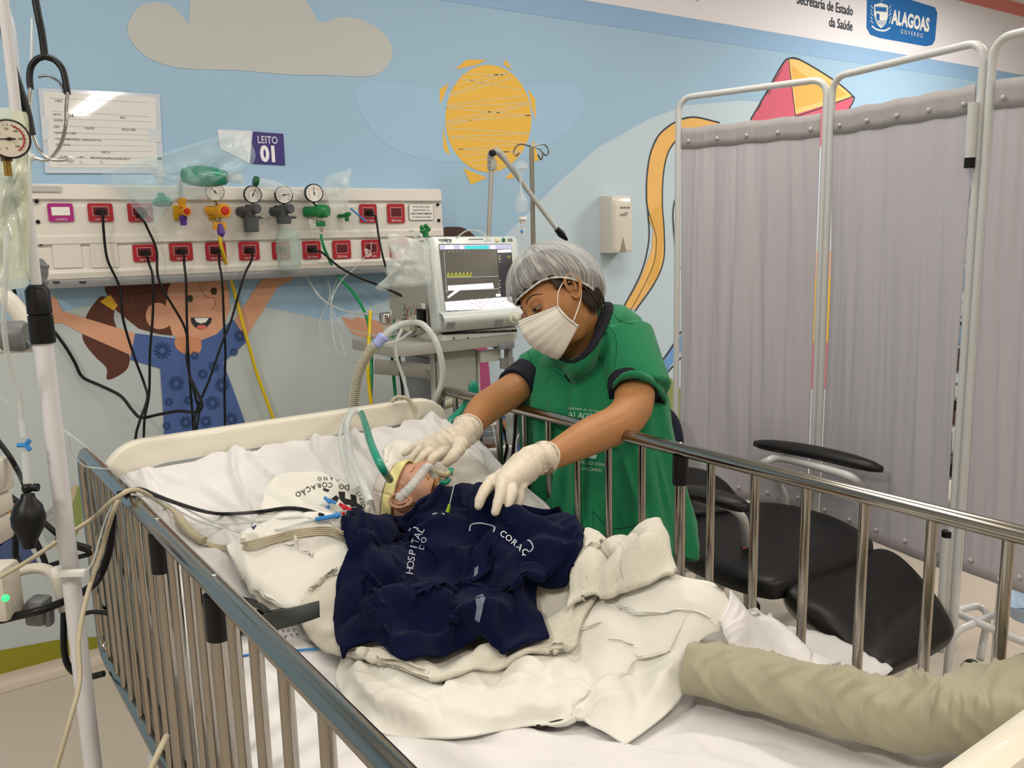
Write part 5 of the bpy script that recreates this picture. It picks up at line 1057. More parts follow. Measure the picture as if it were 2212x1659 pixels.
# ------------------------------------------------------------------ folding screen
m_tubew = mat('screen_tube_white', '#cfd0cf', .3, coat=.2)
m_cur = mat('screen_fabric', '#c0bcc3', .7, var=.02, scale=4, bump=.04, bscale=800)
ZS = 2.035
P1, P2, P3, P4 = PZ(1466, 212, ZS), PZ(1787, 170, ZS), PZ(2128, 88, ZS), PZ(2128, 88, ZS)+Vector((-.10, -.60, 0))
fs = thing('folding_screen', 'three-leaf folding screen with grey-white fabric on white tube frames', 'folding screen', ((P2.x), P2.y, 0))
def leaf(A, B_, ztop, zbot, seed, gap0, gap1, snaps=5, low=False):
    A = Vector((A.x, A.y, 0)); B_ = Vector((B_.x, B_.y, 0)); d = (B_-A); L = d.length; d.normalize(); n = Vector((-d.y, d.x, 0))
    if n.x > 0: n = -n
    A_ = A+d*gap0; B2 = B_-d*gap1; c = .055; pts = [Vector((A_.x, A_.y, .12))]
    for k in range(7): a = pi/2*k/6; pts.append(A_+d*(c-c*cos(a))+Vector((0, 0, ztop-c+c*sin(a))))
    for k in range(7): a = pi/2*k/6; pts.append(B2-d*(c-c*sin(a))+Vector((0, 0, ztop-c+c*cos(a))))
    pts.append(Vector((B2.x, B2.y, .12)))
    f = MB().tube(pts, .0125, 14).build('leaf_frame', m_tubew, fs, 60)
    # fabric, hung on a cord inside the frame
    A3 = A_+d*.016; L3 = (B2-A_).length-.034; rows = []; nz_, nx_ = 40, 110
    zt2 = ztop-.118
    for i in range(nz_):
        v = i/(nz_-1); row = []
        for j in range(nx_):
            u = j/(nx_-1); q = float(pn[seed][i, j]) if False else 0
            row.append((u, v))
        rows.append(row)
    Uu, Vv = np.meshgrid(np.linspace(0, 1, nx_), np.linspace(0, 1, nz_))
    w_ = pnoise(Uu*5.5+Vv*.35*np.sin(Uu*3+seed), Vv*.5, seed, 3, 1.7)*(.002+.012*np.sin(pi*np.clip(Vv, 0, 1))**.7)+.0025*pnoise(Uu*14, Vv*1.4, seed+3, 2, 1.)*np.sin(pi*Vv)
    pinch = sum(np.exp(-((Uu-s_)/.012)**2)*np.exp(-(Vv*14)**2) for s_ in np.linspace(.06, .94, snaps))*.0006
    zz = zt2+(zbot-zt2)*Vv - (.004*np.sin(Uu*pi*(snaps-1))**2)*np.exp(-Vv*30)
    b = MB(); b.grid([[A3+d*(L3*Uu[i, j])+n*float(w_[i, j]+pinch[i, j])+Vector((0, 0, float(zz[i, j]))) for j in range(nx_)] for i in range(nz_)])
    cu = b.build('fabric', m_cur, fs, 180); s = cu.modifiers.new('s', 'SOLIDIFY'); s.thickness = .0015
    for zc, hh in ((zt2-.042, .084), ):
        rows = []
        for i in range(4):
            v = i/3*.083/(zt2-zbot)
            jj = np.linspace(0, nx_-1, nx_).astype(int); wv_ = w_[min(nz_-1, int(round(v*(nz_-1))))]
            rows.append([A3+d*(L3*Uu[0, j])+n*float(wv_[j]+.0035)+Vector((0, 0, float(zz[0, j])-v*(zt2-zbot))) for j in jj])
        hm_ = MB(); hm_.grid(rows); hb = hm_.build('hem_band', mat('hem_fabric', '#a8a4a4', .75, bump=.04, bscale=800), cu, 180); s = hb.modifiers.new('s', 'SOLIDIFY'); s.thickness = .001
    for k, s_ in enumerate(np.linspace(.06, .94, snaps)):
        for zc, vi in ((zt2-.055, 1), (zbot+.05, nz_-3)):
            j = int(s_*(nx_-1)); p = A3+d*(L3*s_)+n*float(w_[vi, j]+.0085)+Vector((0, 0, zc)); MB().sph(p, .008, (1, 1, 1), u=10, v=6).build('snap_button', mat('snap_grey', '#bdb9b7', .4), cu)
    return f, A_, B2
pn = {}
leaf(P1, P2, ZS, .40, 71, 0, .0, 5)
leaf(P2, P3, ZS, .38, 72, .028, .0, 5)
leaf(P3, P4, ZS, .40, 73, .028, .0, 4)
# sleeve joints and rubber tips on the hinge posts
for P_, a, c_ in ((P3, 1.86, 1.70),):
    q = Vector((P_.x-.02, P_.y+.012, 0)); MB().cyl(q+Vector((0, 0, c_)), q+Vector((0, 0, 1.86)), .015, seg=14).build('hinge_sleeve', m_tubew, fs, 60); MB().cyl(q+Vector((0, 0, c_-.03)), q+Vector((0, 0, c_)), .0155, seg=14).build('rubber_ring', m_blk, fs, 60)
q = Vector((P3.x-.01, P3.y+.012, 0)); MB().cyl(q+Vector((0, 0, .10)), q+Vector((0, 0, .50)), .0155, seg=14).build('hinge_sleeve', m_tubew, fs, 60); MB().cyl(q+Vector((0, 0, .50)), q+Vector((0, 0, .52)), .016, seg=14).build('rubber_ring', m_blk, fs, 60)
for P_ in (P1, P2):
    q = Vector((P_.x, P_.y, 0)); MB().cyl(q, q+Vector((0, 0, .13)), .013, seg=12).build('foot_tube', m_tubew, fs, 60)
# wheeled foot frame of the screen
def Z(x, y, z): return PZ(x, y, z)
tb = lambda pts, r=.0125: MB().tube(cr(pts, 6), r, 12).build('foot_tube', m_tubew, fs, 60)
tb([Z(2045, 1465, .04), Z(2052, 1400, .14), Z(2068, 1365, .19), Z(2100, 1348, .20), Z(2155, 1325, .20)])
tb([Z(2060, 1322, .20), Z(2105, 1310, .20), Z(2126, 1318, .195), Z(2132, 1340, .17), Z(2124, 1385, .09), Z(2117, 1425, .045)])
tb([Z(2062, 1323, .205), Z(2160, 1366, .205), Z(2240, 1398, .205)])
tb([Z(2165, 1250, .42), Z(2158, 1320, .25), Z(2148, 1440, .05)])
cs = Z(2098, 1445, .03); MB().cyl(cs+Vector((-.012, 0, 0)), cs+Vector((.012, 0, 0)), .030, seg=18).build('castor', m_blk, fs, 40); MB().sph(cs+Vector((0, 0, .016)), .024, (1, 1, .7)).build('castor_hood', m_blk, fs)
cs = Z(2212, 1432, .03); MB().cyl(cs+Vector((-.012, 0, 0)), cs+Vector((.012, 0, 0)), .030, seg=18).build('castor', m_blk, fs, 40)
# pale blue basin stand at the right edge
t = thing('basin', 'pale blue plastic basin at the right edge behind the rail', 'basin', Z(2215, 1340, .2)); c_ = Z(2225, 1335, .22)
MB().lathe(c_, (0, 0, 1), [(0, .06), (.05, .09), (.055, .10), (.06, .10), (.055, .088), (.01, .055)], 24, cap=False).build('bowl', mat('basin_blue', '#a9c3dd', .3), t)
# shelf with stacked boxes glimpsed through the gap at the right
sh = thing('storage_rack', 'open rack of boxed supplies glimpsed through the gap between screen leaves', 'rack', (4.6, 1.9, 0))
gp = PX(2110, 500, 4.3)
for k in range(12):
    z = .2+k*.14; MB().box((4.5, gp.y+.02, z), (.3, .5, .012), bev=.002).build('shelf', mat('rack_steel', '#9aa3ad', .3, metal=.5), sh)
for y in (gp.y-.22, gp.y+.26): MB().box((4.38, y, .95), (.02, .02, 1.9)).build('upright', m_blk, sh)
random.seed(9)
for k in range(11):
    for j in range(3):
        h_ = random.uniform(.05, .11); MB().box((4.42, gp.y-.13+j*.15, .206+k*.14+h_/2), (.12, .13, h_), bev=.003).build('supply_box', random.choice([m_stkr, m_blk, m_gry, mat('box_blue', '#8fb4cf', .5), m_stkr, mat('box_brown', '#6d4f48', .6)]), sh)
# ------------------------------------------------------------------ recliner
m_vin = mat('black_vinyl', '#131212', .42, var=.15, scale=40, bump=.06, bscale=260, spec=.45)
rc = thing('recliner', 'black vinyl hospital recliner with white tube frame beside the bed', 'recliner', (2.4, 1.8, 0))
def pad(name, pts, th, crown=.02, parent=rc, m=m_vin):
    """upholstered pad: outline of points (x, y, z) in the photograph at height z"""
    P = cr([PZ(*p) for p in pts], 6, True); c_ = sum(P, Vector())/len(P); b = MB()
    n = Vector((0, 0, 0))
    for i in range(len(P)): n += (P[i]-c_).cross(P[(i+1) % len(P)]-c_)
    n.normalize(); n = n if n.z > 0 else -n
    def rg(s, h): return [c_+(p-c_)*s+n*h for p in P]
    r = th*.35; rs = [rg(.93, -th), rg(.975, -th+r*.3), rg(1, -th*.55), rg(.992, -th*.2), rg(.97, -.004), rg(.92, .004), rg(.8, .004+crown*.5), rg(.5, .004+crown), rg(.05, .004+crown*1.1)]
    b.rings(rs); return b.build(name, m, parent, 70)
pad('seat', [(1470, 1170, .44), (1500, 1110, .44), (1610, 1083, .44), (1700, 1086, .44), (1800, 1112, .44), (1870, 1148, .44), (1888, 1170, .44), (1860, 1195, .44), (1760, 1232, .44), (1690, 1254, .44), (1640, 1252, .44), (1560, 1228, .44), (1480, 1192, .44)], .07, .008)
pad('footrest', [(1702, 1262, .42), (1770, 1225, .42), (1860, 1192, .42), (1905, 1180, .42), (1950, 1200, .40), (2010, 1262, .34), (2050, 1320, .30), (2066, 1362, .27), (2040, 1390, .26), (1960, 1430, .26), (1915, 1443, .26), (1860, 1412, .28), (1790, 1345, .34), (1730, 1300, .39)], .055, .008)
pad('backrest', [(1440, 1060, .52), (1460, 1010, .56), (1520, 1012, .56), (1570, 1040, .52), (1600, 1080, .47), (1590, 1100, .46), (1500, 1110, .46), (1450, 1100, .48)], .07, .01)
def armrest(A, B_, z, w_):
    d = (B_-A).normalized(); s = Vector((-d.y, d.x, 0)).normalized(); b = MB(); rs = []
    for t_ in np.linspace(0, 1, 15):
        k = max(.05, (1-abs(2*t_-1)**3.2))**.5; p = A.lerp(B_, float(t_)); p.z = z+.012*sin(pi*t_)
        rs.append([p+s*(w_*k*cos(a))+Vector((0, 0, .024*k**.5*sin(a))) for a in [2*pi*q/16 for q in range(16)]])
    b.rings(rs); return b.build('armrest', m_vin, rc, 70)
armrest(PZ(1630, 958, .685), PZ(1906, 1014, .685), .685, .042)
armrest(PZ(1440, 1060, .66), PZ(1618, 1098, .66), .66, .045)
tr = lambda nm, pts, r=.015: MB().tube(cr([PZ(*p) for p in pts], 6), r, 12).build(nm, m_tubew, rc, 60)
tr('arm_frame', [(1640, 1010, .58), (1655, 998, .64), (1690, 990, .655), (1800, 1018, .655), (1845, 1035, .64), (1862, 1060, .56), (1866, 1130, .42)])
tr('arm_frame', [(1672, 1010, .60), (1680, 1040, .52), (1695, 1070, .46), (1698, 1100, .40)])
tr('arm_frame', [(1500, 1075, .62), (1560, 1090, .63), (1585, 1100, .62), (1608, 1130, .56), (1612, 1200, .40), (1614, 1290, .12), (1615, 1320, .03)])
tr('seat_frame', [(1480, 1195, .36), (1560, 1232, .36), (1640, 1262, .36), (1700, 1262, .36)])
tr('leg', [(1555, 1240, .34), (1556, 1300, .10)]); tr('base_bar', [(1450, 1235, .10), (1520, 1220, .10), (1548, 1200, .12)])
tr('footrest_frame', [(1698, 1262, .36), (1700, 1300, .30), (1725, 1335, .26), (1780, 1375, .24), (1830, 1410, .22)], .011)
MB().box(PZ(1540, 1250, .12), (.10, .10, .06), bev=.005).build('foot_box', m_whp, rc)
cs = PZ(1625, 1310, .03); MB().cyl(cs+Vector((-.012, 0, 0)), cs+Vector((.012, 0, 0)), .03, seg=16).build('castor', m_blk, rc, 40)
p = PZ(1606, 1182, .45); MB().box(p+Vector((-.010, -.012, 0)), (.016, .004, .014), bev=.001).build('warning_tag', mat('tag_red', '#cf6a5c', .5), rc)
# dark bag on the recliner back
bk = MB(); rs = []
for h, k in ((0, .70), (.006, .85), (.03, .97), (.05, 1), (.07, .97), (.094, .85), (.10, .70)):
    rs.append([Vector((2.31+.26*k*(abs(cos(a))**.5)*(1 if cos(a) > 0 else -1), 2.30+h+.10*(.5+.5*sin(a)), .60+.225*k*(abs(sin(a))**.5)*(1 if sin(a) > 0 else -1))) for a in [2*pi*j/48 for j in range(48)]])
bk.rings(rs); bk.build('back_cushion', mat('navy_vinyl', '#10152b', .55, bump=.06), rc, 60)
for x in (2.12, 2.50): MB().tube([Vector((x, 2.44, .78)), Vector((x, 2.36, .40)), Vector((x, 2.2, .33))], .012, 10).build('back_frame', m_tubew, rc, 60)
# ------------------------------------------------------------------ white drip stand and what hangs on it, at the left
m_pole = mat('pole_white', '#d6d5d8', .35, var=.02)
sx_, sy_ = .197, 1.66
st = thing('drip_stand', 'white drip stand with black collar at the left edge of the photo', 'drip stand', (sx_, sy_, 0))
zc0, zc1 = PX(92, 740, sx_).z, PX(75, 614, sx_).z
MB().cyl((sx_, sy_, .10), (sx_, sy_, zc0+.01), .0155, seg=20).build('lower_pole', m_pole, st, 60)
MB().cyl((sx_, sy_, zc1-.01), (sx_, sy_, 1.95), .0085, seg=16).build('upper_pole', m_pole, st, 60)
b = MB(); Hc_ = zc1-zc0
rs = []
for h, r in ((0, .019), (.003, .0195), (Hc_*.48, .0190), (Hc_*.49, .0165), (Hc_*.50, .0165), (Hc_*.51, .0190), (Hc_*.90, .0185), (Hc_*.97, .014), (Hc_, .0105)):
    rs.append([Vector((sx_+(r+.0006*(k % 2))*cos(2*pi*k/40), sy_+(r+.0006*(k % 2))*sin(2*pi*k/40), zc0+h)) for k in range(40)])
b.rings(rs); b.build('locking_collar', m_blk, st, 50)
for k in range(5):
    a = 2*pi*k/5+.5; MB().tube(cr([Vector((sx_, sy_, .13)), Vector((sx_+.12*cos(a), sy_+.12*sin(a), .11)), Vector((sx_+.28*cos(a), sy_+.28*sin(a), .07))], 4), .014, 10).build('foot', m_pole, st, 60)
    MB().cyl((sx_+.28*cos(a)-.01, sy_+.28*sin(a), .03), (sx_+.28*cos(a)+.01, sy_+.28*sin(a), .03), .03, seg=14).build('castor', m_blk, st)
pd_ = lambda x, y, k=0.: Q(x, y, dX(x, y, sx_)*(1+k)) if abs(ray(x, y).x) > .02 else Q(x, y, 1.5)
L = 1.45
# clip on the pole
t = thing('pole_clip', 'white plastic tube clip on the lower white pole', 'clip', Q(150, 1240, 1.53)); MB().box(Q(150, 1238, 1.52), (.058, .012, .012), Euler((0, 0, -YAW)).to_matrix(), .002).build('clip_arm', m_whp, t); MB().box(Q(124, 1236, 1.52), (.014, .016, .018), Euler((0, 0, -YAW)).to_matrix(), .002).build('clip_block', m_whp, t)
px_tube('drip_line', [(183, 1238, 1.52), (200, 1215, 1.54), (212, 1175, 1.56), (225, 1130, 1.6), (245, 1085, 1.62), (262, 1065, 1.62)], .0018, m_tub, 'thin drip line running from the white clip up to the bed rail', 'tube')
# pressure infusor bag with gauge
def lbag(name, pts, d, th, m, seed, lab, cat): return film_bag(name, pts, d, th, m, seed, lab, cat)
lbag('pressure_bag', [(-50, 250), (-20, 235), (20, 233), (45, 240), (62, 262), (66, 420), (64, 560), (62, 612), (30, 624), (-50, 615)], 1.40, .045, glassy('pressure_bag_film', '#d8dcc0', .55, .15, .8, 10), 21, 'clear yellowish pressure infusion bag hanging at the left edge', 'infusion bag')
t = thing('pressure_gauge', 'round black-rimmed pressure gauge in front of the infusion bag', 'gauge', Q(22, 300, 1.30)); gc = Q(20, 300, 1.28); gd = (C0-gc).normalized()
MB().lathe(gc, gd, [(-.018, .022), (-.012, .028), (.002, .029), (.004, .0275), (.002, .0255)], 36).build('case', m_blk, t, 40); MB().lathe(gc, gd, [(.001, .0262), (.0025, .0262)], 30).build('dial_face', mat('dial_cream', '#d9d3c2', .4), t)
gX = CR.copy(); gX = (gX-gd*gX.dot(gd)).normalized(); gZ = gd.cross(gX); gZ = gZ if gZ.z > 0 else -gZ; go = gc+gd*.003
MB().tube([go+(gX*cos(radians(a))+gZ*sin(radians(a)))*.0195 for a in range(-60, 75, 5)], .0012, 5).build('red_arc', mat('arc_red', '#b0303a', .5), t, 0)
b = MB(); [b.tube([go+(gX*cos(radians(225-15*k))+gZ*sin(radians(225-15*k)))*.019, go+(gX*cos(radians(225-15*k))+gZ*sin(radians(225-15*k)))*.022], .0004, 4) for k in range(19)]; b.build('dial_ticks', m_ink, t, 0)
MB().tube([go+gX*.008, go-gX*.02], [.0014, .0005], 5).build('needle', m_ink, t, 0); MB().sph(go, .004, (1, 1, .6)).build('needle_hub', m_blk, t)
for k, (s, a) in enumerate((('0', 250), ('60', 150), ('120', 100), ('180', 50), ('240', 0), ('300', -50))): text(s, .0045, m_ink, go+(gX*cos(radians(a))+gZ*sin(radians(a)))*.0145, gX, gZ, t, 'dial_number', depth=.0001)
p = Q(15, 348, 1.30); MB().cyl(p, p+Vector((0, 0, .012)), .008).build('stem_block', mat('stem_bronze', '#5a4a3c', .4, metal=.6), t); MB().cyl(p+Vector((0, 0, -.022)), p, .0055).build('brass_stem', mat('brass', '#a88648', .3, metal=.9), t)
px_tube('infusion_tube', [(14, 500, 1.34), (13, 560, 1.34), (10, 640, 1.36), (8, 700, 1.38), (20, 790, 1.42), (42, 860, 1.45), (46, 905, 1.46)], .0042, m_tub, 'clear infusion tube below the pressure bag', 'tube')
px_tube('infusion_tube', [(70, 40, 1.5), (66, 240, 1.5), (66, 420, 1.5), (60, 560, 1.5), (66, 600, 1.5)], .0028, m_tub, 'thin clear tube running up beside the white pole', 'tube')
# blue stopcock and rubber bulb
t = thing('stopcock', 'blue three-way stopcock on the clear tube at far left', 'stopcock', Q(55, 962, 1.46)); b = MB()
for a, c in (((38, 962), (56, 961)), ((56, 961), (64, 950)), ((56, 961), (65, 972))): b.tube([Q(*a, 1.46), Q(*c, 1.46)], .004, 8)
b.build('blue_tap', m_bluec, t); MB().cyl(Q(47, 905, 1.46), Q(52, 945, 1.46), .006).build('clear_hub', m_tub, t); MB().cyl(Q(54, 975, 1.46), Q(58, 1045, 1.46), .006).build('clear_hub', m_tub, t)
t = thing('inflation_bulb', 'black rubber inflation bulb hanging at the left of the bed', 'rubber bulb', Q(63, 1185, 1.46)); bq = Q(60, 1066, 1.46)
MB().lathe(bq, Q(63, 1185, 1.46)-bq, [(0, .010), (.008, .012), (.02, .022), (.04, .0275), (.055, .026), (.075, .016), (.088, .011), (.094, .009)], 24).build('bulb', m_blk, t)
MB().lathe(Q(58, 1046, 1.46), (0, 0, -1), [(0, .006), (.004, .009), (.010, .009), (.014, .007)], 16).build('valve', m_blk, t); MB().lathe(Q(62, 1053, 1.46), CR, [(0, .004), (.008, .004), (.009, .007), (.016, .007)], 14).build('valve_screw', m_blk, t)
px_tube('black_tube', [(-10, 945, 1.6), (20, 985, 1.6), (40, 1020, 1.6), (52, 1045, 1.5)], .0048, m_blk, 'black rubber tube leading down to the inflation bulb', 'tube')
# stethoscope
t = thing('stethoscope', 'black stethoscope hanging head-down at the top left', 'stethoscope', Q(97, 120, 1.5)); sd = 1.5
MB().tube(cr([Q(70, -40, sd), Q(80, 20, sd), Q(90, 70, sd), Q(97, 124, sd)], 6), .0062, 12).build('tubing', m_blk, t, 60)
for s_ in (((97, 122), (80, 128), (67, 145), (64, 170), (66, 192)), ((97, 122), (118, 130), (135, 150), (142, 180), (146, 203))): MB().tube(cr([Q(x, y, sd) for x, y in s_], 6), .0055, 12).build('yoke_tube', m_blk, t, 60)
for s_ in (((65, 190), (62, 225), (66, 270), (80, 315), (98, 338), (120, 346), (150, 344)), ((146, 200), (143, 235), (142, 270), (132, 310), (112, 340), (95, 346), (72, 340))): MB().tube(cr([Q(x, y, sd-.01) for x, y in s_], 6), .0030, 10).build('metal_tube', m_chrome, t, 60)
MB().sph(Q(152, 344, sd-.01), .0065).build('ear_tip', m_whp, t); MB().sph(Q(70, 340, sd-.01), .0065).build('ear_tip', m_whp, t)
MB().tube(cr([Q(83, 166, sd), Q(105, 164, sd), Q(128, 178, sd), Q(138, 200, sd)], 6), .0022, 8).build('spring', mat('spring_steel', '#6b7076', .25, metal=.9), t, 60)
px_tube('black_tube', [(-10, -30, 1.42), (5, 40, 1.42), (20, 120, 1.42), (42, 190, 1.42), (58, 240, 1.42), (68, 290, 1.42)], .0068, m_blk, 'thick black rubber tube hanging from the top left corner', 'tube')
px_tube('steel_hanger', [(-10, -20, 1.62), (20, 60, 1.62), (30, 180, 1.62), (34, 235, 1.62)], .012, glassy('folded_film', '#d3d8de', .5, .2, .5, 15), 'rolled clear film hanging behind the infusion bag', 'film')
# wall rail, clamps and pumps at the left edge
m_clamp = mat('clamp_grey', '#6f7172', .45)
t = thing('equipment_rail', 'pale rail with a grey clamp knob at the left edge', 'rail', Q(30, 755, 1.75)); 
MB().tube([Q(-40, 757, 1.75), Q(74, 750, 1.75)], .010, 12, flat=1.).build('rail_bar', mat('rail_ivory', '#cfcabd', .4), t); MB().lathe(Q(0, 726, 1.70), CR, [(0, .018), (.01, .030), (.045, .031), (.055, .026)], 24).build('clamp_knob', m_clamp, t, 40)
MB().tube([Q(50, 735, 1.70), Q(66, 747, 1.70)], .006, 8).build('clamp_wing', m_clamp, t); MB().tube(cr([Q(-20, 632, 1.75), Q(20, 650, 1.75), Q(55, 700, 1.75), Q(66, 735, 1.75)], 6), .018, 12).build('curved_arm', mat('rail_ivory', '#cfcabd', .4), t)
t = thing('pole_clamp', 'grey plastic wing clamp on the upper white pole', 'clamp', Q(88, 585, 1.5)); MB().lathe(Q(80, 585, 1.52), CR, [(-.01, .020), (.008, .022), (.012, .016)], 20).build('clamp_body', m_clamp, t); MB().tube([Q(84, 572, 1.5), Q(104, 577, 1.5)], .004, 8).build('wing', m_clamp, t); MB().tube([Q(84, 600, 1.5), Q(102, 612, 1.5)], .004, 8).build('wing', m_clamp, t)
t = thing('infusion_pump', 'pale infusion pump with a glowing green lamp at the left edge', 'infusion pump', Q(0, 1300, 1.55)); m_pump = mat('pump_ivory', '#cfc8ba', .4)
MB().tube(cr([Q(20, 1250, 1.6), Q(50, 1232, 1.6), Q(90, 1228, 1.6), Q(120, 1245, 1.6), Q(135, 1290, 1.6), Q(140, 1320, 1.6)], 6), .013, 12, flat=.7).build('carry_handle', m_pump, t, 60)
MB().box(Q(-5, 1275, 1.52), (.06, .06, .10), Euler((0, 0, -YAW)).to_matrix(), .010).build('case', m_pump, t); MB().sph(Q(12, 1292, 1.455), .0062, u=12, v=8).build('green_lamp', mat('lamp_green', '#30ff70', .4, emis=3.), t)
MB().cyl(Q(5, 1330, 1.56), Q(66, 1312, 1.56), .010).build('clamp_bar', m_clamp, t); MB().box(Q(84, 1318, 1.56), (.035, .04, .050), Euler((0, .1, -YAW)).to_matrix(), .008).build('clamp_block', m_clamp, t); MB().box(Q(107, 1328, 1.56), (.012, .02, .042), Euler((0, .1, -YAW)).to_matrix(), .005).build('clamp_wing', m_clamp, t)
t = thing('side_monitor', 'pale stacked pump modules at the left edge beside the bulb', 'pump module', Q(0, 1200, 1.6))
for k, (y0, y1) in enumerate(((990, 1062), (1066, 1110), (1114, 1170))): MB().box(Q(-6, (y0+y1)/2, 1.6), (.035, .05, (y1-y0)/1150), Euler((0, 0, -YAW)).to_matrix(), .006).build('module', m_pump, t)
for pts, r, lab in (([(-10, 1050, 1.75), (30, 1078, 1.75), (90, 1125, 1.75), (140, 1165, 1.75), (195, 1185, 1.75)], .0058, 'black cable running behind the bulb towards the bed'), ([(-10, 1090, 1.7), (18, 1120, 1.7), (32, 1160, 1.7), (34, 1200, 1.7), (44, 1222, 1.7)], .006, 'black cable left of the bulb'),
                    ([(75, 1165, 1.75), (92, 1200, 1.75), (100, 1225, 1.75)], .006, 'short black cable below the bulb'), ([(95, 1225, 1.8), (150, 1208, 1.8), (195, 1195, 1.8), (160, 1180, 1.8), (120, 1165, 1.8)], .005, 'black cable looped behind the white pole'),
                    ([(138, 1320, 1.9), (138, 1390, 1.9), (144, 1430, 1.9), (160, 1452, 1.9), (190, 1462, 1.9), (225, 1455, 1.9)], .0072, 'black cable curving down to the floor behind the white pole'), ([(175, 1328, 1.9), (200, 1322, 1.9), (235, 1325, 1.9)], .005, 'short black cable between white pole and bed'),
                    ([(-10, 1342, 1.52), (40, 1330, 1.52), (90, 1318, 1.52), (140, 1298, 1.56), (185, 1275, 1.62), (215, 1245, 1.66), (238, 1180, 1.66), (245, 1110, 1.64)], .0075, 'flat black strap running from the pump up to the rail')):
    px_tube('black_cable', pts, r, m_blk, lab, 'cable')
# leads passing over the rail on to the bed
m_tan = mat('lead_tan', '#b8ae93', .5)
from mathutils.bvhtree import BVHTree
def bvh_of(o):
    dg = bpy.context.evaluated_depsgraph_get(); e = o.evaluated_get(dg); me = e.to_mesh(); me.transform(e.matrix_world); bmq = bmesh.new(); bmq.from_mesh(me); T = BVHTree.FromBMesh(bmq); bmq.free(); e.to_mesh_clear(); return T
BT = [bvh_of(bpy.data.objects[k]) for k in ('fitted_sheet', 'printed_pillow', 'bundled_sheet', 'fleece_blanket', 'terry_towel', 'draw_sheet', 'pillow')]
def on_bed(x, y, lift=.004, z0=.9):
    d = ray(x, y).normalized(); hs = [h for h in (t.ray_cast(C0, d) for t in BT) if h[0] is not None]
    if hs: return min(hs, key=lambda h: h[3])[0]-d*lift*1.2+Vector((0, 0, lift*.4))
    return on_bed_z(x, y, lift, z0)
def on_bed_z(x, y, lift=.004, z0=.9):
    z = z0
    for _ in range(8): p = PZ(x, y, z); z = .5*z+.5*(float(hm_at(np.array(p.x), np.array(p.y)))+lift)
    return PZ(x, y, z)
def bed_line(name, pts, r, m, label, cat, seg=8, n=8, parent=None, rr=None):
    """pts: (x, y, z) with z a height in metres, or None to rest on the bed"""
    P = cr([on_bed(q[0], q[1], r+.0015) if q[2] is None else PZ(*q) for q in pts], n)
    o = MB().tube(P, rr or r, seg).build(name, m, parent, 60)
    if cat: tag(o, label, cat)
    return o
Lz = lambda x, y, d: Q(x, y, d).z
bed_line('monitor_lead', [(-10, 1252, Lz(-10, 1252, 1.45)), (60, 1212, Lz(60, 1212, 1.5)), (130, 1165, Lz(130, 1165, 1.55)), (200, 1120, Lz(200, 1120, 1.6)), (245, 1080, 1.06), (290, 1058, 1.075), (330, 1075, 1.04), (358, 1098, None)], .0042, m_tan, 'tan monitor lead crossing over the rail to its connector', 'lead')
bed_line('monitor_lead', [(118, 1670, Lz(118, 1670, 1.4)), (150, 1560, Lz(150, 1560, 1.42)), (172, 1470, Lz(172, 1470, 1.45)), (170, 1380, Lz(170, 1380, 1.48)), (190, 1280, Lz(190, 1280, 1.52)), (225, 1170, Lz(225, 1170, 1.58)), (245, 1105, 1.04), (268, 1064, 1.07), (300, 1058, 1.06)], .0042, m_tan, 'tan lead hanging down outside the rail in front of the white pole', 'lead')
bed_line('monitor_lead', [(322, 1670, Lz(322, 1670, 1.2)), (345, 1620, Lz(345, 1620, 1.22)), (360, 1590, Lz(360, 1590, 1.25))], .0045, m_tan, 'short tan lead crossing the lowest corner of the rail', 'lead')
cpt = [on_bed(x, y, .012) for x, y in ((360, 1095), (372, 1106), (384, 1118), (396, 1136), (410, 1152), (425, 1163), (440, 1172))]
t = thing('lead_connector', 'beige plastic connector joining the monitor lead to its wires', 'connector', cpt[3])
MB().tube(cr(cpt, 4), [.0045+.0008*(k % 2) for k in range(8)]+[.0105]*11+[.0095+.0012*(k % 2) for k in range(6)], 12, flat=.65).build('housing', m_tan, t, 60)
for k in range(5):
    o = 4*k-8
    bed_line('electrode_wire', [(436, 1172+o*.5, None), (480, 1184+o*.5, None), (530, 1180+o, None), (590, 1166+o, None), (650, 1152+o, None), (710, 1148+o, None), (742, 1160+o*1.2, None)], .0016, m_tan, 'thin cream electrode wire across the bundled sheet, '+('highest of the five', 'second highest of the five', 'middle one of the five', 'second lowest of the five', 'lowest of the five')[k], 'wire', 6).__setitem__('group', 'electrode wires across the bundled sheet')
bed_line('transducer_cable', [(255, 1066, 1.062), (300, 1057, 1.07), (340, 1072, 1.04), (385, 1088, 1.0), (430, 1102, .96), (465, 1109, .93), (500, 1112, None), (560, 1108, None), (620, 1100, None), (660, 1104, None), (697, 1116, None)], .0040, m_blk, 'black transducer cable running from the rail to the stopcocks', 'cable')
for pts, lab in (([(-10, 855), (60, 890), (120, 918), (180, 960), (230, 1005), (262, 1045), (285, 1075)], 'thin white drip line slanting down from the left edge to the rail'), ([(148, 940), (155, 975), (180, 1005), (215, 1012), (250, 1018), (290, 1060)], 'thin drip line looping beside the white pole')):
    tag(MB().tube(cr([Q(x, y, 1.5+.15*k/6) for k, (x, y) in enumerate(pts)], 6), .0015, 6).build('drip_line', m_tub, None, 60), lab, 'tube')
bed_line('drip_line', [(285, 1060, 1.075), (330, 1064, 1.05), (380, 1088, 1.0), (430, 1114, .945), (480, 1134, None), (560, 1128, None), (640, 1118, None), (690, 1124, None)], .0022, m_tub, 'clear drip line beside the black transducer cable', 'tube')
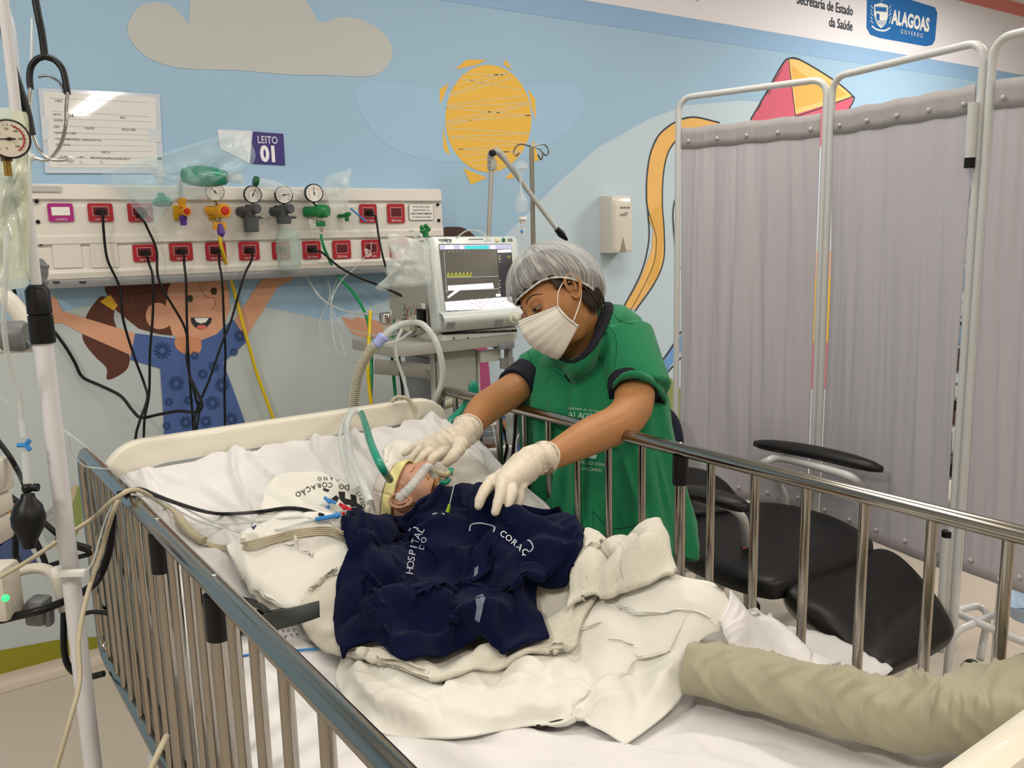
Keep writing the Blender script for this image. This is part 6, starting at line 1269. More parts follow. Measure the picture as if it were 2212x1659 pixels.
bed_line('drip_line', [(285, 1068, 1.072), (345, 1080, 1.03), (390, 1106, .98), (440, 1130, .93), (520, 1150, None), (600, 1146, None), (660, 1128, None), (710, 1120, None)], .0022, m_tub, 'clear drip line ending at the lower blue stopcock', 'tube')
for (x, y), m_, lab in (((712, 1088), m_bluec, 'blue stopcock on the printed pillow'), ((745, 1102), mat('stopcock_red', '#c81628', .35), 'red stopcock on the printed pillow')):
    c_ = on_bed(x, y, .014); t = thing('stopcock', lab, 'stopcock', c_); b = MB()
    for dx, dy in ((-12, -9), (15, 4), (-4, 18)): b.tube([c_, c_+CR*(dx*.00095)-CD*(dy*.00095)*-1], [.0045, .0035], 8)
    b.sph(c_, .0062, (1, 1, 1)); b.build('tap', m_, t); MB().tube([c_+Vector((-.022, .01, -.006)), c_+Vector((.012, -.005, -.006))], .0055, 10).build('clear_body', m_tub, t)
c_ = on_bed(728, 1118, .01); tag(MB().sph(c_, .007, (1.2, 1, .9)).tube([c_+Vector((-.04, .01, -.002)), c_], .0045, 8).build('luer_connector', m_bluec), 'small blue connector at the end of a drip line', 'connector')
# limb cuff and its strap
def flatpatch(name, pts, m, th, lab=None, cat=None, lift=.004):
    P = [on_bed(x, y, lift) for x, y in pts]; n = (P[1]-P[0]).cross(P[2]-P[0]).normalized(); n = n if n.z > 0 else -n
    o = MB().prism(P, n*th).build(name, m, None, 0)
    if cat: tag(o, lab, cat)
    return o
sp_ = [PZ(x, y, z) for x, y, z in ((548, 1336, .84), (590, 1322, .875), (640, 1310, .89), (689, 1297, .895))]; sq_ = [PZ(x, y, z) for x, y, z in ((575, 1366, .825), (605, 1358, .845), (650, 1345, .86), (690, 1331, .865))]
b = MB(); b.grid([cr(sp_, 6), cr(sq_, 6)]); o = b.build('cuff_strap', mat('strap_grey', '#3e4340', .7), None, 180); o.modifiers.new('s', 'SOLIDIFY').thickness = .004; tag(o, 'stiff dark grey cuff strap sticking up beside the bundled sheet', 'strap')
bed_line('grey_strap', [(520, 1298, None), (545, 1304, None), (570, 1318, None), (585, 1330, None)], .006, mat('strap_grey', '#3e4340', .7), 'short grey strap end curling under the bundled sheet', 'strap')
o = flatpatch('black_pad', [(425, 1338), (540, 1350), (545, 1372), (430, 1366)], m_blk, .010, 'black pad seen through the left rail bars', 'pad')
o = flatpatch('black_clip', [(552, 1326), (568, 1324), (572, 1332), (556, 1336)], m_blk, .006, 'tiny black clip beside the grey strap', 'clip', .01)
bed_line('sensor_wire', [(430, 1462, None), (460, 1445, None), (505, 1422, None), (560, 1414, None), (620, 1408, None), (690, 1402, None)], .0020, m_bluec, 'thin blue sensor wire lying on the sheet by the left rail', 'wire')
P = [PZ(x, y, .764) for x, y in ((1142, 1562), (1175, 1548), (1235, 1534), (1254, 1534), (1236, 1556), (1195, 1574), (1160, 1576))]; tag(MB().prism(P, (0, 0, .008)).build('dark_cloth', mat('dark_brown_pattern', '#2a1a1c', .8, var=.5, scale=60), None, 0), 'dark patterned cloth corner peeping out under the draw sheet', 'cloth')
# breathing circuit on the pillow
tag(px_tube('green_tube', [(781, 893, dZ(781, 893, 1.055)), (790, 920, dZ(790, 920, 1.07)), (800, 955, dZ(800, 955, 1.07)), (812, 985, dZ(812, 985, 1.06)), (826, 1012, dZ(826, 1012, 1.04)), (842, 1036, dZ(842, 1036, 1.0))], .0085, m_teal, seg=12), 'thick green suction tube arching down to the child\'s head', 'tube')
px_tube('clear_tube', [(781, 895, dZ(781, 895, 1.05)), (766, 888, dZ(766, 888, 1.06)), (752, 905, dZ(752, 905, 1.05)), (750, 940, dZ(750, 940, 1.02)), (760, 990, dZ(760, 990, 1.0)), (782, 1040, dZ(782, 1040, .99)), (800, 1085, dZ(800, 1085, .96))], .0085, m_tub, 'clear tube looping over the sheet beside the green tube', 'tube', seg=12)
px_tube('clear_tube', [(756, 885, dY(756, 885, 2.09)), (735, 930, 2.15), (745, 1000, dZ(745, 1000, .985)), (765, 1060, dZ(765, 1060, .98))], .006, m_tub, 'second clear tube left of the green tube', 'tube')
px_tube('headboard_lead', [(845, 868, dY(845, 868, 2.10)), (858, 858, dY(858, 858, 2.10)), (880, 862, dY(880, 862, 2.10)), (895, 880, dY(895, 880, 2.09)), (899, 895, dY(899, 895, 2.085))], .0055, m_tan, 'beige lead looped over the right end of the headboard', 'lead')
# clear film apron falling from the pillow towards the right rail
FP = [[(1005, 962, 1.02), (1030, 985, .98), (1055, 1020, .94), (1075, 1052, .90)], [(1010, 925, 1.02), (1050, 965, .97), (1075, 1005, .92), (1092, 1040, .88)]]
b = MB(); b.grid([cr([PZ(*p) for p in r], 6) for r in FP]); tag(b.build('film_apron', m_bagc, None, 180), 'clear film draped between the pillow and the right rail', 'film')

# ------------------------------------------------------------------ lettering printed on cloth
def on_cloth(tree, bmw, name, m, parent, lift=.0012):
    """bmw: bmesh in photograph coordinates (x right, y down); laid on the cloth"""
    bad = []
    for v in bmw.verts:
        d = ray(v.co.x, v.co.y).normalized(); h = tree.ray_cast(C0, d)
        if h[0] is None: bad.append(v); continue
        n = h[1] if h[1].dot(d) < 0 else -h[1]; v.co = h[0]+n*lift
    bmesh.ops.delete(bmw, geom=bad, context='VERTS')
    long = [f for f in bmw.faces if max(e.calc_length() for e in f.edges) > .03]
    bmesh.ops.delete(bmw, geom=long, context='FACES')
    off = Vector((0, 0, 0)); p = parent
    while p is not None: off += p.location; p = p.parent
    bmesh.ops.translate(bmw, vec=-off, verts=bmw.verts)
    me = bpy.data.meshes.new(name); bmw.to_mesh(me); bmw.free(); me.materials.append(m); me.shade_smooth(); o = bpy.data.objects.new(name, me); COL.objects.link(o); o.parent = parent; return o
def path_text(tree, s, pts, size, m, parent, name='printed_lettering', bold=0., squash=1.):
    P = cr([(x, y, 0) for x, y in pts], 12); L = [0]
    for a, c in zip(P, P[1:]): L.append(L[-1]+(c-a).length)
    bmw = bmesh.new(); n = len(s)
    for i, ch in enumerate(s):
        if ch == ' ': continue
        l = L[-1]*(i+.5)/n; k = next(j for j in range(len(L)-1) if L[j+1] >= l); t_ = (l-L[k])/(L[k+1]-L[k]+1e-9); p = P[k].lerp(P[k+1], t_); d = (P[k+1]-P[k]).normalized(); up = Vector((d.y, -d.x, 0))
        cu = bpy.data.curves.new('g', 'FONT'); cu.body = ch; cu.size = size*1.4; cu.align_x = 'CENTER'; cu.align_y = 'CENTER'; cu.resolution_u = 3; cu.offset = bold
        tO = bpy.data.objects.new('g', cu); COL.objects.link(tO); dg = bpy.context.evaluated_depsgraph_get(); me = bpy.data.meshes.new_from_object(tO.evaluated_get(dg)); bpy.data.objects.remove(tO); bpy.data.curves.remove(cu)
        for v in me.vertices: v.co = p+d*(v.co.x*squash)+up*v.co.y
        bmw.from_mesh(me); bpy.data.meshes.remove(me)
    bmesh.ops.subdivide_edges(bmw, edges=[e for e in bmw.edges if e.calc_length() > 3], cuts=2)
    return on_cloth(tree, bmw, name, m, parent)
def cloth_poly(tree, pts, m, parent, name='printed_mark', cell=4.):
    bmw = bmesh.new(); from mathutils.geometry import tessellate_polygon
    V = [bmw.verts.new((x, y, 0)) for x, y in pts]
    for t in tessellate_polygon([[v.co for v in V]]): bmw.faces.new([V[i] for i in t])
    for _ in range(3): bmesh.ops.subdivide_edges(bmw, edges=[e for e in bmw.edges if e.calc_length() > cell], cuts=1, use_grid_fill=False); bmesh.ops.triangulate(bmw, faces=bmw.faces[:])
    return on_cloth(tree, bmw, name, m, parent)
m_prt = mat('print_black', '#141414', .7); m_emb = mat('embroidery_white', '#b9bfce', .8, bump=.4, bscale=300); m_emb2 = mat('embroidery_bright', '#dfe2ea', .8)
tp = bvh_of(PIL)
path_text(tp, 'DO CORA\u00c7\u00c3O', [(756, 1053), (730, 1050), (700, 1047), (678, 1052), (638, 1070)], 11, m_prt, PIL, bold=.02)
path_text(tp, 'ALAGOANO', [(786, 1044), (765, 1038), (730, 1034), (684, 1034)], 8, m_prt, PIL, bold=.02)
path_text(tp, 'HOSPITAL', [(786, 1104), (784, 1085), (776, 1066), (757, 1053)], 9, m_prt, PIL)
cloth_poly(tp, [(731, 1062), (745, 1063), (745, 1077), (758, 1080), (758, 1067), (770, 1070), (771, 1086), (784, 1093), (782, 1098), (770, 1096), (770, 1106), (757, 1105), (757, 1091), (744, 1090), (733, 1078)], m_prt, PIL)
cloth_poly(tp, [(698, 1054), (712, 1059), (708, 1063), (698, 1060)], m_prt, PIL); cloth_poly(tp, [(716, 1077), (726, 1070), (732, 1076), (727, 1085), (720, 1083)], m_prt, PIL)
tbn = bvh_of(BUN); cloth_poly(tbn, [(541, 1135), (556, 1120), (562, 1124), (548, 1146)], mat('print_navy', '#2a3558', .7), BUN)
tf = bvh_of(bpy.data.objects['fitted_sheet']); path_text(tf, 'CORA\u00c7\u00c3O', [(640, 1360), (590, 1366), (560, 1376)], 7, mat('print_maroon', '#35242a', .7), bpy.data.objects['fitted_sheet']); path_text(tf, 'ALAGOAS', [(648, 1370), (600, 1380), (560, 1388)], 7, mat('print_maroon', '#35242a', .7), bpy.data.objects['fitted_sheet'])
tk = bvh_of(BLK)
path_text(tk, 'HOSPITAL', [(884, 1240), (890, 1200), (900, 1165), (912, 1140)], 16, m_emb, BLK, 'embroidered_lettering', bold=.02)
path_text(tk, 'DO', [(910, 1190), (918, 1160)], 12, m_emb, BLK, 'embroidered_lettering')
path_text(tk, 'CORA\u00c7', [(1080, 1150), (1105, 1168), (1140, 1198)], 14, m_emb2, BLK, 'embroidered_lettering', bold=.03)
def crl(pts, w_):
    P = cr([(x, y, 0) for x, y in pts], 8); A, B_ = [], []
    for i, p in enumerate(P):
        d = (P[min(i+1, len(P)-1)]-P[max(i-1, 0)]).normalized(); n = Vector((-d.y, d.x, 0)); A.append((p+n*w_/2)[:2]); B_.append((p-n*w_/2)[:2])
    bmw = bmesh.new(); VA = [bmw.verts.new((*p, 0)) for p in A]; VB = [bmw.verts.new((*p, 0)) for p in B_]
    for i in range(len(P)-1): bmw.faces.new([VA[i], VA[i+1], VB[i+1], VB[i]])
    return on_cloth(tk, bmw, 'embroidered_line', m_emb, BLK)
crl([(1014, 1148), (1018, 1134), (1035, 1130), (1050, 1132), (1068, 1138), (1066, 1150)], 2.5); crl([(1120, 1178), (1142, 1168), (1152, 1182), (1145, 1192)], 2.5); crl([(934, 1112), (950, 1108), (960, 1112)], 2.5); crl([(882, 1148), (890, 1140), (905, 1142)], 2)
cloth_poly(tk, [(1027, 1290), (1042, 1284), (1048, 1292), (1042, 1318), (1036, 1345), (1026, 1338), (1030, 1312)], mat('worn_patch', '#6c7186', .9, bump=.4, bscale=200), BLK, 'worn_patch'); cloth_poly(tk, [(1026, 1228), (1034, 1222), (1032, 1240), (1024, 1248)], mat('worn_patch', '#6c7186', .9), BLK, 'worn_patch')
# syringe needle with green hub standing on the blanket
t = thing('capped_needle', 'thin needle-like tube with a lime green hub standing on the blanket', 'needle', on_bed(967, 1108, .0)); a_ = on_bed(967, 1108, .004); h_ = Q(971, 1090, (a_-C0).dot(CF)); MB().tube([a_, h_], [.0042, .0028], 10).build('green_hub', mat('hub_lime', '#9fbf2a', .4), t); MB().tube(cr([h_, Q(978, 1060, (a_-C0).dot(CF)), Q(982, 1038, (a_-C0).dot(CF)), Q(979, 1033, (a_-C0).dot(CF))], 5), .0013, 6).build('thin_tube', m_tub, t)
# ------------------------------------------------------------------ people
def B3(r, d, f): return CR*r+CD*d+CF*f
m_skin = mat('skin_nurse', '#ad7a4e', .5, var=.07, scale=25, bump=.04, bscale=300, spec=.4)
m_skin.node_tree.nodes['Principled BSDF'].inputs['Subsurface Weight'].default_value = .08
m_skin.node_tree.nodes['Principled BSDF'].inputs['Subsurface Radius'].default_value = (.012, .005, .003)
m_cskin = mat('skin_child', '#b98a70', .5, var=.06, scale=25); m_glove = mat('latex_glove', '#d6cbb8', .42, var=.05, scale=30, bump=.10, bscale=55, spec=.4)
m_green = mat('surgical_green', '#0f7a4e', .85, var=.05, scale=14, bump=.06, bscale=500, sheen=.15); m_navc = mat('navy_cotton', '#0c1020', .9, var=.1); m_hair = mat('dark_hair', '#2a1b14', .6, var=.35, scale=90)
def remeshed(b, vox, sm=4, name='body'):
    me = bpy.data.meshes.new('tmp'); bmesh.ops.recalc_face_normals(b.bm, faces=b.bm.faces); b.bm.to_mesh(me); b.bm.free()
    o = bpy.data.objects.new('tmp', me); COL.objects.link(o); r = o.modifiers.new('r', 'REMESH'); r.mode = 'VOXEL'; r.voxel_size = vox; r.use_smooth_shade = True
    if sm: q = o.modifiers.new('s', 'SMOOTH'); q.factor = .5; q.iterations = sm
    dg = bpy.context.evaluated_depsgraph_get(); m2 = bpy.data.meshes.new_from_object(o.evaluated_get(dg)); bpy.data.objects.remove(o); m2.name = name; return m2
def mesh_obj(me, name, m, parent, label=None, extra=None):
    if extra is not None:
        bq = bmesh.new(); bq.from_mesh(me); e = bpy.data.meshes.new('e'); extra.bm.normal_update(); bmesh.ops.recalc_face_normals(extra.bm, faces=extra.bm.faces); extra.bm.to_mesh(e); extra.bm.free(); bq.from_mesh(e); bq.to_mesh(me); bq.free()
    off = Vector((0, 0, 0)); p = parent
    while p is not None: off += p.location; p = p.parent
    me.transform(Matrix.Translation(-off)); me.materials.clear(); me.materials.append(m); me.shade_smooth(); o = bpy.data.objects.new(name, me); COL.objects.link(o); o.parent = parent
    if label: o['label'] = label
    return o
def limb(b, pts, rad, seg=18, n=5):
    P = cr(pts, n); R = [r[0] for r in [(v.x,) for v in cr([Vector((r, 0, 0)) for r in rad], n)]]
    b.tube(P, R, seg)
    b.sph(P[0], R[0]*.98, u=14, v=10); b.sph(P[-1], R[-1]*.98, u=14, v=10)
def sst(x): x = min(1., max(0., x)); return x*x*(3-2*x)
G = lambda v, s: math.exp(-(v/s)**2)
def head_surface(scale=1., nu=72, nv=56, child=False):
    """head as a grid of local points (x: right, y: face, z: crown)"""
    rows = []
    for i in range(nv+1):
        ph = pi*i/nv; row = []
        for j in range(nu):
            th = 2*pi*j/nu; nx, ny, nz = sin(ph)*cos(th), sin(ph)*sin(th), cos(ph)
            x, y, z = .077*nx, .094*ny-.006, .115*nz
            lo = sst((-z-.01)/.10)
            x *= 1-.30*lo; 
            if ny > 0: y = y*(1-.02*lo)+.004*lo
            else: y = y*(1-.42*lo)
            y += .004*sst((z-.0)/.05)*(ny < 0)*-1
            if ny > 0.05:
                ax_ = abs(x); f_ = min(1, ny*1.6)
                y += f_*(.021*G(x, .0115+.005*sst((-z)/.03))*sst((.028-z)/.052)*sst((z+.045)/.012))
                y -= f_*.010*G(ax_-.031, .017)*G(z-.012, .013)
                y += f_*.0045*G(ax_-.026, .024)*G(z-.034, .009)
                y += f_*.005*G(ax_-.046, .018)*G(z+.020, .018)
                y += f_*(.0060*G(x, .020)*(G(z+.053, .006)+G(z+.066, .006)))
                y -= f_*.003*G(x, .022)*G(z+.0595, .0025)
                y -= f_*.004*G(x, .03)*G(z+.078, .007); y += f_*.007*G(x, .022)*G(z+.098, .015)
            row.append(Vector((x, y, z))*scale)
        rows.append(row)
    return rows
def head_into(b, T, scale=1.):
    rows = head_surface(scale); b.rings([[T @ p for p in r] for r in rows[1:-1]])
def ear_into(b, T, side, s=1., n=14):
    """outer ear: rim, inner fold and lobe; side -1 is the person's left"""
    def L_(y, z, o): return T @ Vector((side*(.0745+o)*s, (-.012+y)*s, z*s))
    rim = [(.010, -.004, .004), (.014, .010, .010), (.012, .026, .014), (.000, .034, .018), (-.014, .030, .021), (-.020, .014, .022), (-.018, -.002, .020), (-.010, -.016, .014), (-.002, -.026, .009), (.006, -.024, .006), (.009, -.014, .004)]
    b.tube(cr([L_(*p) for p in rim], 4), [.0042*s]*((len(rim)-1)*4+1), 8)
    b.tube(cr([L_(*p) for p in [(.004, .020, .010), (-.008, .018, .013), (-.010, .004, .013), (-.002, -.008, .009)]], 4), .003*s, 8)
    b.sph(L_(-.001, -.024, .008), .0065*s, (1, 1, 1.1), u=10, v=8)
    P = cr([L_(p[0]*.86-.0005, p[1]*.92+.0003, p[2]*.55) for p in rim], 3); c_ = L_(-.003, .004, .004); V = [b.v(p) for p in P]; cc = b.v(c_)
    for k in range(len(V)): b.face([V[k], V[(k+1) % len(V)], cc])
def Tm(c_, x, y, z):
    return Matrix(((x.x, y.x, z.x, c_.x), (x.y, y.y, z.y, c_.y), (x.z, y.z, z.z, c_.z), (0, 0, 0, 1)))

nurse = thing('person', 'nurse in green gown, hair cap and face mask leaning over the bed', 'person', (1.5, 1.62, 0))
# head frame
Hc = Q(1200, 657, 2.13); HS_ = .95; fF = B3(-.74, .44, -.51).normalized(); uU = B3(-.30, -.92, .24); uU = (uU-fF*uU.dot(fF)).normalized(); xX = fF.cross(uU)
TH = Tm(Hc, xX, fF, uU); hl = lambda x, y, z: TH @ Vector((x*HS_, y*HS_, z*HS_))
b = MB(); head_into(b, TH, HS_)
nk = [hl(0, -.03, -.045), Q(1250, 712, 2.19), Q(1262, 745, 2.22), Q(1268, 800, 2.26)]
limb(b, nk, [.058, .056, .062, .075])
# shoulders and core under the clothes
limb(b, [Q(1165, 800, 2.36), Q(1262, 780, 2.28), Q(1375, 760, 2.17)], [.055, .085, .058]); limb(b, [Q(1262, 735, 2.22), Q(1258, 775, 2.27), Q(1262, 820, 2.30)], [.055, .066, .08]); limb(b, [Q(1275, 820, 2.27), Q(1300, 980, 2.30), Q(1320, 1120, 2.33)], [.10, .11, .12])
# her left arm (right in the picture)
LA = [(1378, 775, 2.16), (1372, 830, 2.10), (1366, 880, 2.03), (1335, 915, 1.975), (1270, 945, 1.91), (1195, 985, 1.84), (1170, 1000, 1.82)]
limb(b, [Q(*p) for p in LA], [.052, .050, .0475, .0455, .042, .0300, .0275], n=6)
RA = [(1165, 805, 2.34), (1120, 835, 2.28), (1078, 862, 2.21), (1045, 885, 2.14), (1015, 920, 2.05), (1000, 935, 2.01)]
limb(b, [Q(*p) for p in RA], [.046, .0445, .043, .041, .0300, .0275], n=6)
me = remeshed(b, .0036, 3)
ex = MB(); ear_into(ex, TH, -1, HS_); ear_into(ex, TH, 1, HS_)
body = mesh_obj(me, 'body', m_skin, nurse, extra=ex)
# eyes, lids, brows
for s_ in (-1, 1):
    ec = hl(s_*.0325, .0765, .0125); look = (fF*.80-uU*.60).normalized()
    e = MB().sph(ec, .0125, u=20, v=14).build('eyeball', mat('eye_white', '#cfc9c2', .2), nurse, 180)
    MB().lathe(ec+look*.0113, look, [(0, .0056), (.0008, .0050), (.0013, .0030)], 16).build('iris', mat('iris_brown', '#25140c', .15), e, 180)
    # upper lid: part of a slightly larger sphere
    b = MB(); rows = []
    for i in range(8):
        el = radians(85-14*i); rows.append([ec+(xX*sin(a)*cos(el)+fF*cos(a)*cos(el)+uU*sin(el))*.0138 for a in [radians(-120+240*j/14) for j in range(15)]])
    b.grid(rows); b.build('upper_lid', mat('eyelid', '#8f5c40', .5), nurse, 180)
    b = MB(); b.tube([ec+(xX*sin(a)*cos(radians(-14))+fF*cos(a)*cos(radians(-14))+uU*sin(radians(-14)))*.0142 for a in [radians(-100+200*j/12) for j in range(13)]], .0011, 6); b.build('eyelashes', m_hair, nurse, 180)
    b = MB(); rows = []
    for i in range(4):
        el = radians(-85+17.5*i); rows.append([ec+(xX*sin(a)*cos(el)+fF*cos(a)*cos(el)+uU*sin(el))*.0136 for a in [radians(-120+240*j/14) for j in range(15)]])
    b.grid(rows); b.build('lower_lid', mat('eyelid', '#8f5c40', .5), nurse, 180)
    T_ = BVHTree.FromPolygons([hl(*p) for r in head_surface() for p in r], [(i*72+j, i*72+(j+1) % 72, (i+1)*72+(j+1) % 72, (i+1)*72+j) for i in range(56) for j in range(72)])
    bp = []
    for x, z in ((.012, .034), (.022, .040), (.034, .042), (.046, .037), (.054, .030)):
        q = hl(s_*x, .2, z); h = T_.ray_cast(q, -fF); bp.append((h[0] if h[0] else hl(s_*x, .085, z))+fF*.0004)
    MB().tube(cr(bp, 5), [.0016+.0012*sin(pi*min(1, k/16)) for k in range(21)], 8, flat=.6).build('eyebrow', mat('brow_brown', '#3c261b', .7), nurse, 180)
# hair under the cap
def shell(name, rx, ry, rz, cy, cz, zf, zb, m, wr, nu=96, nv=40, thick=0, tuck=.0, seedk=3):
    """bouffant shell around the head: open below a slanting rim (zf at the front, zb at the nape)"""
    b = MB(); rows = []
    for i in range(nv+1):
        t_ = i/nv; row = []
        for j in range(nu):
            th = 2*pi*j/nu; fr = .5+.5*sin(th); zr = zb+(zf-zb)*sst(fr*1.15)
            el0 = math.asin(max(-.9, min(.95, (zr-cz)/rz))); el = pi/2+(el0-pi/2)*t_
            w_ = 1+wr*(float(pnoise(np.array([th*5.]), np.array([t_*1.3]), seedk, 3)[0])*(.25+t_*.75))
            pull = 1-tuck*sst((t_-.86)/.14)
            row.append(hl(rx*cos(el)*cos(th)*w_*pull, cy+ry*cos(el)*sin(th)*w_*pull, cz+rz*sin(el)*w_))
        rows.append(row)
    b.rings(rows, cap=False); return b
shell('hair', .092, .114, .112, -.018, .034, .062, -.060, m_hair, .03).build('hair', m_hair, nurse, 180)
# low bun bulk and sideburn hair
b = MB(); b.sph(hl(0, -.105, -.005), .052, (1.1, .9, 1.1)); b.build('hair_bun', m_hair, nurse, 180)
for k in range(26):
    a = random.uniform(-.9, .9); p0 = hl(-.076-.002*random.random(), -.055+a*.035, -.012-.02*random.random()); p1 = hl(-.066, -.060+a*.035, -.055-.015*random.random()); p2 = hl(-.05, -.066+a*.03, -.075-.012*random.random())
    MB().tube(cr([p0, p1, p2], 4), [.0030, .0028, .0026, .0022, .0018, .0014, .0010, .0006, .0004], 5).build('hair_lock', m_hair, nurse, 180)
b = MB(); rows = []
for t_ in np.linspace(0, 1, 6): rows.append([hl(-.0815+.003*float(t_), .030-.055*float(s_)+.0*float(t_), .058-.040*float(t_)-.012*float(t_)*abs(float(s_)-.2)) for s_ in np.linspace(0, 1, 8)])
b.grid(rows); o = b.build('temple_hair', m_hair, nurse, 180); o.modifiers.new('s', 'SOLIDIFY').thickness = .003
# translucent cap
mc = mat('cap_gauze', '#c9c9c6', .8, var=.05); nt = mc.node_tree; N_, L_ = nt.nodes, nt.links; bs_ = N_['Principled BSDF']
w1 = N_.new('ShaderNodeTexNoise'); w1.inputs['Scale'].default_value = 1; w1.inputs['Detail'].default_value = 4; w1.inputs['Distortion'].default_value = .6
uvn = N_.new('ShaderNodeUVMap'); uvn.uv_map = 'around'; mp_ = N_.new('ShaderNodeMapping'); mp_.inputs['Scale'].default_value = (75, 3.2, 1); L_.new(uvn.outputs['UV'], mp_.inputs['Vector']); L_.new(mp_.outputs['Vector'], w1.inputs['Vector'])
rp = N_.new('ShaderNodeValToRGB'); rp.color_ramp.elements[0].position = .42; rp.color_ramp.elements[0].color = (.30, .30, .30, 1); rp.color_ramp.elements[1].position = .72; rp.color_ramp.elements[1].color = (.74, .74, .74, 1)
L_.new(w1.outputs['Fac'], rp.inputs['Fac']); L_.new(rp.outputs['Color'], bs_.inputs['Alpha'])
cap_ = shell('cap', .108, .138, .130, -.030, .036, .058, -.066, mc, .06, 160, 44, tuck=.12, seedk=6).build('hair_cap', mc, nurse, 180)
uvl = cap_.data.uv_layers.new(name='around'); vi = [l.vertex_index for l in cap_.data.loops]
for k, i_ in enumerate(vi): uvl.data[k].uv = (abs((i_ % 160)/80-1), (i_//160)/44)
rim = []
for j in range(97):
    th = 2*pi*j/96; fr = .5+.5*sin(th); zr = -.066+(.058+.066)*sst(fr*1.15); el0 = math.asin(max(-.9, min(.95, (zr-.036)/.130)))
    rim.append(hl(.108*cos(el0)*cos(th)*.88, -.030+.138*cos(el0)*sin(th)*.88, zr))
MB().tube(rim[:-1], [.0022+.0012*(k % 3 == 0) for k in range(96)], 6, closed=True).build('cap_elastic', mat('elastic_white', '#cfcec8', .8), nurse, 180)
# mask
m_mask = mat('mask_white', '#dcd6cb', .75, var=.02, bump=.05, bscale=400)
def mk(s, t, o=0.):
    # s: -1 her left .. 1 her right, t: 0 top .. 1 bottom; points in head space
    zt_ = .008-.026*abs(s)**1.2; zb_ = -.128+.040*abs(s)**2
    z = zt_+(zb_-zt_)*t
    bulge = sin(pi*min(1, t*1.02)**.85)
    y = (.108+.018*bulge)*(1-.60*abs(s)**2.1)+.006; y -= .030*t*t*(1-abs(s)*.3); y += .012*G(s, .16)*G(t, .35)
    x = s*(.074+.010*bulge)*(1-.05*t)
    pl = .0022*(math.sin(t*pi*6)**2)*(1-abs(s)**4)
    return hl(x, y+pl+o, z)
b = MB(); b.grid([[mk(-1+2*j/40, i/30) for j in range(41)] for i in range(31)]); mo = b.build('face_mask', m_mask, nurse, 180); sd_ = mo.modifiers.new('s', 'SOLIDIFY'); sd_.thickness = .0018
for t_ in (.035, .085): MB().tube([mk(-1+2*j/40, t_, .0012) for j in range(41)], .0004, 4).build('mask_seam', mat('seam_grey', '#a39c90', .8), mo, 180)
for s_ in (-.97, .97): MB().tube([mk(s_, i/30, .0008) for i in range(31)], .0012, 5).build('mask_edge_seam', mat('seam_grey', '#a39c90', .8), mo, 180)
for s_ in (-1, 1):
    back = [hl(s_*.084, -.018, .030), hl(s_*.086, -.036, .012), hl(s_*.082, -.034, -.012)]
    MB().tube(cr([mk(s_*.98, .03), hl(s_*.086, .030, .012)]+back+[hl(s_*.080, -.008, -.040), mk(s_*.98, .80)], 6), .0014, 6).build('ear_loop', mat('loop_white', '#e6e2da', .7), nurse, 180)
# gown
def ring_px(y0, Lp, Rp, b_, n=56, sh=0., fr=0.):
    l, r = Q(*Lp), Q(*Rp); c_ = (l+r)/2; a = (r-l)/2; up = Vector((0, 0, 1)); f = a.cross(up); f = f if f.dot(-CF) > 0 else -f; f.normalize()
    out = []
    for k in range(n):
        t_ = 2*pi*k/n; ca, sa = cos(t_), sin(t_)
        out.append(c_+a*(abs(ca)**.9*(1 if ca > 0 else -1))+f*(b_*(abs(sa)**.9)*(1 if sa > 0 else -1))+Vector((0, 0, sh*max(0, sa)-fr*max(0, -sa))))
    return out
nl = cr([Q(1324, 664, 2.16), Q(1308, 706, 2.10), Q(1288, 748, 2.07), Q(1255, 778, 2.07), Q(1226, 785, 2.10), Q(1205, 768, 2.17), Q(1196, 738, 2.26), Q(1225, 712, 2.33), Q(1268, 678, 2.33), Q(1306, 656, 2.26)], 30, True)
def even(P, n):
    L = [0]
    for i in range(len(P)): L.append(L[-1]+(P[(i+1) % len(P)]-P[i]).length)
    out = []; k = 0
    for q in range(n):
        l = L[-1]*q/n
        while L[k+1] < l: k += 1
        out.append(P[k].lerp(P[(k+1) % len(P)], (l-L[k])/(L[k+1]-L[k]+1e-9)))
    return out
nl = even(nl, 56)
R1_ = ring_px(0, (1168, 772, 2.34), (1378, 700, 2.16), .098, sh=-.045, fr=-.04); R2_ = ring_px(0, (1138, 815, 2.38), (1412, 770, 2.14), .118, sh=-.03)
b = MB(); mid_ = [a.lerp(c_, .5)+Vector((0, 0, .012)) for a, c_ in zip(nl, R1_)]
hem_ = ring_px(0, (1190, 1180, 2.42), (1486, 1216, 2.12), .165)
ni_ = [p.lerp(Q(1258, 745, 2.22), .45)+Vector((0, 0, -.085)) for p in nl]; nj_ = [p.lerp(Q(1258, 745, 2.22), .08)+Vector((0, 0, -.03)) for p in nl]
b.rings([ni_, nj_, nl, mid_, R1_, R2_, ring_px(0, (1140, 870, 2.38), (1428, 850, 2.13), .128), ring_px(0, (1146, 950, 2.39), (1440, 930, 2.12), .130), ring_px(0, (1150, 1030, 2.40), (1455, 1010, 2.12), .135), ring_px(0, (1160, 1100, 2.41), (1470, 1105, 2.12), .150), ring_px(0, (1175, 1150, 2.42), (1480, 1165, 2.12), .160), hem_])
# cap sleeves
def slv(A, B_, ra, rb, fl=1.): 
    b.tube(cr([A, A.lerp(B_, .5), B_], 4), [ra+(rb-ra)*k/8 for k in range(9)], 24)
slv(Q(1345, 730, 2.17), Q(1392, 850, 2.09), .080, .069); slv(Q(1200, 790, 2.33), Q(1140, 812, 2.36), .075, .062)
gm = remeshed(b, .0055, 5)
